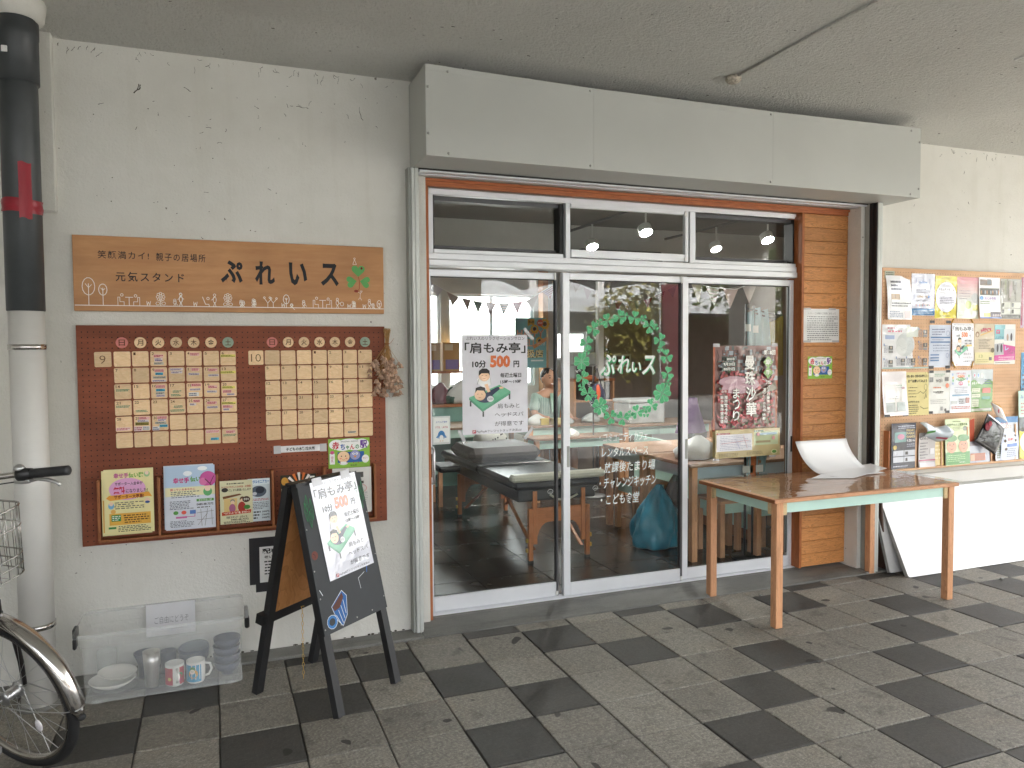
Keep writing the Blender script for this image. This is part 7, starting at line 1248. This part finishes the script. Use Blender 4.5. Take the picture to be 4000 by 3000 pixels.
    o = tag(MB().ell((4.34, 4.5, 1.165), (.10, .05, .035), mat('orange_pack', (.5, .12, .03), .5), 10, 6).build('snack_pack'), 'orange snack pack lying in front of the microwave', 'pack')
    q = thing('shelf', 'pale shelf with plant and picture on the brown rear wall', 'shelf', (0, 0, 0)); B1('board', (4.80, 5.60, 5.20, 5.435, 1.235, 1.26), M['pine'], q)
    q = thing('potted_plant', 'round green plant in a white pot on the rear shelf', 'plant', (4.97, 5.30, 1.26)); MB().lathe([(.05, 0), (.07, .13), (.066, .13), (.05, .02), (1e-4, .015)], M['potw'], 18).build('pot', q); mb = MB(); r = random.Random(4)
    for i in range(260): d = Vector((r.gauss(0, 1), r.gauss(0, 1), r.gauss(0, 1))).normalized() * .085 * r.uniform(.6, 1.05); s_ = .016; a = Vector((r.uniform(-1, 1), r.uniform(-1, 1), r.uniform(-1, 1))).normalized(); e = a.orthogonal().normalized(); c0 = d + Vector((0, 0, .18)); mb.add([c0 + a * s_, c0 + e * s_ * .5, c0 - a * s_, c0 - e * s_ * .5], [(0, 1, 2, 3)], M['leafg'])
    stuff(mb.build('foliage', q))
    q = thing('picture_frame', 'cream framed dark picture leaning on the rear shelf', 'picture', (5.12, 5.34, 1.2605)); B1('frame', (0, .26, 0, .02, 0, .17), M['cream'], q); B1('picture', (.03, .23, -.002, -.0003, .03, .14), mat('brown_print', (.10, .05, .04), .5), q)
    q = thing('storage_box', 'large white styrofoam box on the table in the middle of the shop', 'box', (4.27, 3.45, .725)); B1('box_body', (0, .42, 0, .34, 0, .21), mat('styrofoam', (.50, .52, .53), .7), q, .01); B1('lid', (-.008, .428, -.008, .348, .2105, .25), mat('styrofoam', (.50, .52, .53), .7), q, .01); B1('label', (.12, .20, -.0015, -.0003, .12, .17), M['greymetal'], q)
    table('table carrying the white styrofoam box', 4.15, 3.35, 1.1, .6, .703)
    # hanging coats
    q = thing('coat_stand', 'dark coat stand with a purple coat behind the clover wreath', 'coat stand', (4.62, 2.95, .022)); MB().tube([(0, 0, 0), (0, 0, 1.75)], .018, M['black'], 10).build('pole', q); B1('foot', (-.2, .2, -.02, .02, 0, .02), M['black'], q); B1('foot', (-.02, .02, -.2, -.021, 0, .02), M['black'], q)
    o = tag(MB().grid(lambda u, v: (4.62 + (.05 + .12 * v) * cos(u * 2 * pi) * 1.0, 2.88 + .08 * sin(u * 2 * pi) + .01 * sin(u * 30), 1.02 - .34 * v), 30, 8, mat('purple_cloth', (.10, .04, .13), .8)).build('coat'), 'purple coat hanging low on the dark stand', 'coat'); o = tag(MB().grid(lambda u, v: (4.585 + (.05 + .06 * v) * cos(u * 2 * pi), 2.86 + .06 * sin(u * 2 * pi) + .008 * sin(u * 25), .67 - .5 * v), 24, 6, M['blackcloth']).build('trousers'), 'black trousers hanging below the purple coat', 'trousers')
    o = tag(MB().ell((4.72, 2.5, .78), (.12, .10, .14), mat('red_cloth', (.30, .02, .02), .7), 14, 10).build('soft_toy'), 'red and white soft bundle right of the purple coat', 'bundle'); MB().ell((4.78, 2.42, .70), (.06, .05, .05), M['white'], 10, 8).build('white_patch', o)
    q = thing('sports_bag', 'navy bag with an orange stripe hanging in the middle of the shop', 'bag', (3.83, 3.32, 1.03)); MB().ell((0, 0, 0), (.085, .05, .13), M['navycloth'], 16, 12).build('bag_body', q); MB().ell((-.005, -.03, .02), (.028, .026, .10), mat('orange_stripe', (.62, .10, .03), .6), 10, 8).build('stripe', q); MB().tube([(-.05, 0, .10), (0, 0, .28), (.05, 0, .10)], .006, M['navycloth'], 6).build('strap', q)
    q = thing('bag_rack', 'slim grey stand on which the navy bag hangs', 'rack', (3.83, 3.40, .022)); MB().tube([(0, 0, .0), (0, 0, 1.31), (0, -.08, 1.31)], .008, M['greymetal'], 8).build('pole', q); MB().tube([(0, 0, 0), (0, 0, .02)], .12, M['greymetal'], 16).build('foot', q)
    r = random.Random(8)
    for i, (x, y, z, s_, m_, lb) in enumerate([(3.40, 3.85, .722, .10, 'white_polybag', 'white crumpled bag on the long cluttered table'), (3.70, 3.80, .722, .08, 'styrofoam', 'pale crumpled parcel beside the white bag on the long table'), (4.02, 3.85, .722, .09, 'grey_box', 'grey parcel at the right end of the long table'), (3.55, 1.25, .702, .15, 'white_polybag', 'grey crumpled wrapping on the table inside the right door'), (3.95, 1.2, .702, .16, 'grey_box', 'heap of grey wrapping behind the festival poster'), (3.58, 3.40, .642, .07, 'white_polybag', 'white tissue bag in front of the smiling woman')]):
        o = MB().grid(bag, 22, 12, _mc[m_]).build('plastic_bag'); o.location = (x, y, z); o.scale = (s_ * 6, s_ * 5, s_ * 2.4); tag(o, lb, 'bag')
    for i, (x, y, c_, lb) in enumerate([(3.42, 3.76, '#c8b468', 'yellow box of notes on the long table'), (3.55, 3.74, '#d8d0a0', 'cream packet on the long table')]): tag(B1('paper_box', (x, x + .09, y, y + .07, .7225, .79), pm(c_), None, .003), lb, 'box')
    # banner stands with folded flags
    for i, (x, col, lb) in enumerate([(3.775, '#8fb0bc', 'left black banner stand with a pale blue flag inside the right door'), (3.84, '#88a8ae', 'right black banner stand with a blue and yellow flag inside the right door')]):
        q = thing('banner_stand', lb, 'banner stand', (x, .98, .022)); hh = 1.78 - i * .01; MB().tube([(0, 0, 0), (0, 0, hh)], .009, M['black'], 8).build('pole', q); MB().tube([(0, 0, hh - .03 + i * -.02), (.33 - i * .08, .02, hh - .075 - i * .03)], .006, M['black'], 6).build('cross_arm', q); MB().tube([(0, 0, 0), (0, 0, .015)], .09, M['black'], 16).build('base', q)
        fl = MB(); fl.grid(lambda u, v: (.012 + (.10 + .05 * sin(v * 3)) * u, .012 * sin(u * 11 + v * 3), hh - .06 - 1.14 * v + .04 * u), 14, 16, mat('flag_cloth_%d' % i, lin(col), .8)); fl.build('flag', q)
        mb = MB(); mb.grid(lambda u, v: (.13 + .12 * u, .014 * sin(u * 9 + 1), hh - .12 - .42 * v + .05 * u), 8, 8, mat('flag_yellow', lin('#9a8a3c'), .8)) if i else mb.grid(lambda u, v: (.02 + .09 * u, -.012 + .008 * sin(u * 9), .86 - .32 * v), 6, 6, mat('flag_orange', lin('#c06a3c'), .8)); mb.build('flag_trim', q)
        B1('clip', (-.012, .03, -.014, -.010, hh - .19, hh - .14), M['white'], q); B1('clip', (-.03, .08, -.014, -.010, .60, .65), M['white'], q)
    # bunting
    def bunt(lb, pts, cols, ph):
        q = thing('bunting', lb, 'bunting', (0, 0, 0)); L = []
        n = len(cols)
        def at(s_):
            k_ = s_ * (len(pts) - 1); i_ = min(int(k_), len(pts) - 2); f_ = k_ - i_; return Vector(pts[i_]).lerp(Vector(pts[i_ + 1]), f_)
        MB().tube([at(i / 30) for i in range(31)], .003, M['white'], 5).build('string', q)
        for i, c_ in enumerate(cols):
            a = at((i + .1) / n); e = at((i + .9) / n); m_ = (a + e) / 2 + Vector((R.uniform(-.02, .02), 0, -.135)); mb = MB(); m2 = pm(c_)
            mb.add([a, e, m_], [(0, 1, 2)], m2)
            if i % 3 == 2: [mb.add([a.lerp(m_, t_) + Vector((0, -.001, 0)), e.lerp(m_, t_) + Vector((0, -.001, 0)), e.lerp(m_, t_ + .07) + Vector((0, -.001, 0)), a.lerp(m_, t_ + .07) + Vector((0, -.001, 0))], [(0, 1, 2, 3)], pm('#d0b8b8')) for t_ in (.12, .3, .48, .66)]
            mb.build('flag', q, .001)
    C1 = ['#c8c4cc', '#b8a8a4', '#a89c98', '#8098a0', '#8c6c70', '#7c9ca4', '#b04868', '#b8b4b0', '#a8706c']; bunt('string of little flags before the rear window, left sash', [(2.60, 5.05, 2.28), (2.95, 5.05, 2.10), (3.20, 5.05, 2.05), (3.50, 5.05, 2.03), (3.80, 5.05, 2.07), (4.20, 5.05, 2.30)], C1, 0)
    bunt('string of little flags seen through the middle sliding door', [(4.38, 5.05, 2.36), (4.75, 5.05, 2.15), (5.10, 5.05, 2.08), (5.45, 5.05, 2.12), (5.90, 5.05, 2.32)], ['#b8b0a8', '#c0b4b8', '#c8c8cc', '#88a0b8', '#b06a70', '#b8ac90', '#98b0c0', '#b84860', '#8c5c68', '#a0acb4'], 1)
    bunt('string of pale flags just inside the right sliding door', [(3.13, .86, 1.99), (3.25, .86, 1.93), (3.40, .86, 1.90), (3.6, .87, 1.89), (3.80, .86, 1.96)][:5], ['#b8ac98', '#b4a894', '#a8a498', '#b49890', '#b8a8a0'], 2)
room()

# ------------------------------------------------------------------ the woman at the rear table
def woman(wx, wy):
    q = thing('person', 'smiling woman with tied back dark hair in a striped pale green shirt, seated inside', 'person', (wx, wy, 0))
    def skin(name, V_, E_, rad, m_, sub=2):
        me = bpy.data.meshes.new(name); me.from_pydata(V_, E_, []); o = bpy.data.objects.new(name, me); C.objects.link(o)
        o.modifiers.new('skin', 'SKIN'); me.update()
        for i, r_ in enumerate(rad): sv = me.skin_vertices[0].data[i]; sv.radius = r_ if isinstance(r_, tuple) else (r_, r_)
        me.skin_vertices[0].data[0].use_root = True
        o.modifiers.new('s', 'SUBSURF').levels = sub; dg = bpy.context.evaluated_depsgraph_get(); m2 = bpy.data.meshes.new_from_object(o.evaluated_get(dg)); bpy.data.objects.remove(o)
        m2.materials.clear(); m2.materials.append(m_); [setattr(p_, 'use_smooth', True) for p_ in m2.polygons]; o2 = bpy.data.objects.new(name, m2); C.objects.link(o2); o2.parent = q; return o2
    Vt = [(0, .05, .50), (0, .04, .68), (0, .02, .86), (0, .0, .99), (0, -.01, 1.055), (0, -.02, 1.12), (0, -.03, 1.20), (-.15, 0, .965), (-.20, -.06, .78), (-.16, -.26, .745), (-.13, -.33, .745), (.15, 0, .965), (.20, -.06, .78), (.15, -.26, .745), (.12, -.33, .745), (-.09, -.05, .46), (-.11, -.42, .46), (-.11, -.42, .06), (-.11, -.50, .035), (.09, -.05, .46), (.11, -.42, .46), (.11, -.42, .06), (.11, -.50, .035)]
    Ed = [(0, 1), (1, 2), (2, 3), (3, 4), (4, 5), (5, 6), (3, 7), (7, 8), (8, 9), (9, 10), (3, 11), (11, 12), (12, 13), (13, 14), (0, 15), (15, 16), (16, 17), (17, 18), (0, 19), (19, 20), (20, 21), (21, 22)]
    Rd = [(.15, .12), (.13, .10), (.15, .10), (.10, .08), .045, .07, .075, .05, .042, .032, .03, .05, .042, .032, .03, .08, .06, .04, .03, .08, .06, .04, .03]
    skin('body', Vt, Ed, Rd, M['skin'])
    skin('shirt', Vt[:4] + [(-.15, 0, .965), (-.205, -.06, .80), (.15, 0, .965), (.205, -.06, .80)], [(0, 1), (1, 2), (2, 3), (3, 4), (4, 5), (3, 6), (6, 7)], [(.17, .14), (.15, .12), (.17, .118), (.115, .085), .066, .062, .066, .062], mat('striped_shirt', lin('#a9c2bb'), .8))
    st = MB()
    for i in range(-6, 7):
        if i == 0: continue
        x = i * .024; st.tube([(x, -.115 + abs(i) * .006, .99 - abs(i) * .006), (x * 1.08, -.128 + abs(i) * .006, .90), (x * 1.05, -.118 + abs(i) * .006, .78)], .0016, pm('#4c6a74'), 4)
    st.prism([(-.035, -.125, 1.01), (.035, -.125, 1.01), (.02, -.135, .80), (-.02, -.135, .80)], (0, .004, 0), pm('#9ec2b2')); stuff(st.build('shirt_stripes', q))
    hd = MB(); hd.ell((0, -.035, 1.165), (.078, .092, .108), M['skin'], 24, 16); hd.ell((0, -.128, 1.155), (.013, .018, .02), M['skin'], 10, 8); hd.ell((-.080, -.02, 1.16), (.012, .02, .028), M['skin'], 8, 6); hd.ell((.080, -.02, 1.16), (.012, .02, .028), M['skin'], 8, 6); hd.build('face', q)
    for s_ in (-1, 1):
        MB().ell((s_ * .030, -.117, 1.180), (.013, .006, .006), M['hair'], 10, 6).build('eye', q); c = MB(); c.tube([(s_ * .018, -.122, 1.200), (s_ * .032, -.119, 1.206), (s_ * .046, -.110, 1.200)], .0028, M['hair'], 5); c.build('eyebrow', q)
    c = MB(); c.ell((0, -.118, 1.110), (.026, .010, .009), pm('#e8e0dc'), 12, 6); c.tube([(-.030, -.112, 1.118), (-.015, -.124, 1.104), (0, -.127, 1.099), (.015, -.124, 1.104), (.030, -.112, 1.118)], .0038, pm('#b0605a'), 6); c.build('mouth', q)
    c = MB(); c.ell((0, .012, 1.192), (.088, .098, .100), M['hair'], 24, 16); c.ell((0, .10, 1.17), (.045, .045, .05), M['hair'], 12, 8); [c.tube([(x_, -.060, 1.262), (x_ * 1.9, -.098 + abs(x_) * .5, 1.235), (x_ * 2.4, -.070 + abs(x_) * .5, 1.20)], [.014, .010, .004], M['hair'], 6) for x_ in (-.036, -.022, .022, .036)]; c.build('hair', q)
    # two hands resting on the table
    for s_ in (-1, 1):
        c = MB(); w0 = Vector((s_ * .125, -.335, .745)); c.ell(w0 + Vector((-s_ * .012, -.035, 0)), (.036, .045, .015), M['skin'], 10, 8)
        for i, (a, L_) in enumerate([(-.5, .06), (-.2, .07), (.05, .075), (.3, .065)]): d = Vector((sin(a) - s_ * .25, -cos(a), 0)).normalized(); p = w0 + Vector((-s_ * .012 + (i - 1.5) * .015, -.07, 0)); c.tube([p, p + d * L_ * .5 + Vector((0, 0, .008)), p + d * L_], [.009, .0085, .007], M['skin'], 7)
        c.tube([w0 + Vector((-s_ * .03, -.02, 0)), w0 + Vector((-s_ * .062, -.045, .004)), w0 + Vector((-s_ * .07, -.075, 0))], [.011, .010, .008], M['skin'], 7); c.build('hand', q)
    s = thing('chair', 'chair on which the smiling woman sits', 'chair', (wx, wy + .05, .022)); B1('seat', (-.2, .2, -.22, .2, .36, .40), M['pinex'], s, .005)
    for x in (-.19, .155):
        for y in (-.21, .155): B1('leg', (x, x + .035, y, y + .035, 0, .3595), M['pine'], s)
    B1('backrest', (-.19, .19, .17, .195, .5, .8), M['pinex'], s, .005); B1('back_post', (-.19, -.155, .1955, .22, .36, .8), M['pine'], s); B1('back_post', (.155, .19, .1955, .22, .36, .8), M['pine'], s)
woman(3.83, 4.5)

# ================================================================== OUTSIDE (seen only as reflections and light)
def outside():
    q = thing('apartment_building', 'long grey apartment block across the courtyard, mirrored in the glass', 'building', (0, -34, 0)); B1('wall', (-45, 50, -8, -.5, -.1, 9.4), M['bldg'], q)
    for f in range(3):
        B1('balcony', (-45, 50, -.49, .9, 2.9 * f + 2.55, 2.9 * f + 3.6), M['bldg'], q)
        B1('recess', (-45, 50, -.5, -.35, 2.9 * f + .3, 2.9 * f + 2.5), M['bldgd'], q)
    for i in range(24): B1('column', (-44 + i * 4, -43.6 + i * 4, .901, 1.1, -.1, 9.4), M['white'], q)
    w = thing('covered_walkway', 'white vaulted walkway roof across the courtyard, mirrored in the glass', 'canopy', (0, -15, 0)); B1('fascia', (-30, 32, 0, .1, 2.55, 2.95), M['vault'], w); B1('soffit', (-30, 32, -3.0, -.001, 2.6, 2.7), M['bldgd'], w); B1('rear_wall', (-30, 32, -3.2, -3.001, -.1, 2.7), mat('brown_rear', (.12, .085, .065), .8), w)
    for i in range(26):
        x = -29 + i * 2.35; mb = MB(); mb.grid(lambda u, v: (x + 2.3 * u, -.05 - 2.9 * v, 2.951 + .42 * sin(pi * u) ** .8), 16, 1, M['vault']); mb.build('vault', w, .02); mb = MB(); mb.prism([(x + 2.3 * k / 12, -.03, 2.951 + .41 * sin(pi * k / 12) ** .8) for k in range(13)], (0, .02, 0), M['vault']); mb.build('vault_end', w)
        if i % 2: B1('post', (x, x + .12, -.2, -.08, -.1, 2.55), M['white'], w)
    r = random.Random(21)
    for i, (x, y, h, sp, lm) in enumerate([(11.2, -8.6, 4.6, 1.7, 'leaf'), (13.4, -10.5, 5.2, 2.0, 'leaf'), (8.8, -9.8, 2.7, .9, 'leaf2'), (16.5, -7.0, 4.4, 1.6, 'leaf2')]):
        q = thing('maple_tree', ['green maple in the courtyard, tallest of those mirrored in the right door', 'big green maple further right in the courtyard', 'small yellowish maple in the courtyard', 'yellow green maple at the far right of the courtyard'][i], 'tree', (x, y, -.1), 0, 'courtyard trees mirrored in the glass')
        c = MB(); c.tube([(0, 0, 0), (.06, .03, h * .3), (-.03, .05, h * .6), (.05, 0, h * .9)], [.11, .09, .06, .02], M['bark'], 8)
        tips = []
        for k in range(9): a = k * 2.4; z = h * (.38 + .05 * k); e = Vector((cos(a) * sp * r.uniform(.5, .9), sin(a) * sp * r.uniform(.5, .9), z + h * .16)); c.tube([(0, 0, z), e * .55 + Vector((0, 0, z * .45)), e], [.035, .022, .008], M['bark'], 5); tips.append(e)
        c.build('trunk', q); l = MB()
        for k in range(2600):
            t_ = tips[k % 9] * r.uniform(.55, 1.15); t_.z = tips[k % 9].z + r.gauss(0, .28); c0 = t_ + Vector((r.gauss(0, sp * .24), r.gauss(0, sp * .24), 0)); a = Vector((r.gauss(0, 1), r.gauss(0, 1), r.gauss(0, .5))).normalized(); e = a.cross(Vector((r.random(), r.random(), 1))).normalized(); s_ = r.uniform(.05, .10); l.add([c0 + a * s_, c0 + e * s_ * .6, c0 - a * s_, c0 - e * s_ * .6], [(0, 1, 2, 3)], M[lm])
        l.build('crown', q)['kind'] = 'stuff'
    n = thing('nobori_banner', 'wine red banner standing outside, mirrored in the middle door', 'banner', (7.2, -6.2, -.1)); MB().tube([(0, 0, 0), (0, 0, 2.7)], .014, M['white'], 8).build('pole', n); MB().grid(lambda u, v: (.02 + .5 * u, .03 * sin(v * 6), 2.65 - 1.9 * v), 8, 12, mat('wine_cloth', (.14, .012, .022), .8)).build('cloth', n, .002); MB().tube([(0, 0, 0), (0, 0, .06)], .2, M['white'], 16).build('base', n)
    u = thing('apartment_building', 'upper storeys added above the porch to block the sun, out of view', 'building', (0, 0, 0)); B1('storeys', (-9, 8, -4.72, 5.65, 3.205, 11), M['bldg'], u); B1('rear_slab', (-9, 8, .56, 5.65, 2.93, 3.2), M['bldg'], u)  # unseen mass added over porch and shop to block the sun from behind
    # rear side: bright yard behind the shop
    struct(MB().box(-30, 40, 5.7, 60, -.2, -.05, m_concrete('yard_ground', (.30, .30, .28), (.40, .40, .38))).build('rear_yard'))
outside()
bpy.data.objects.remove(_fo)
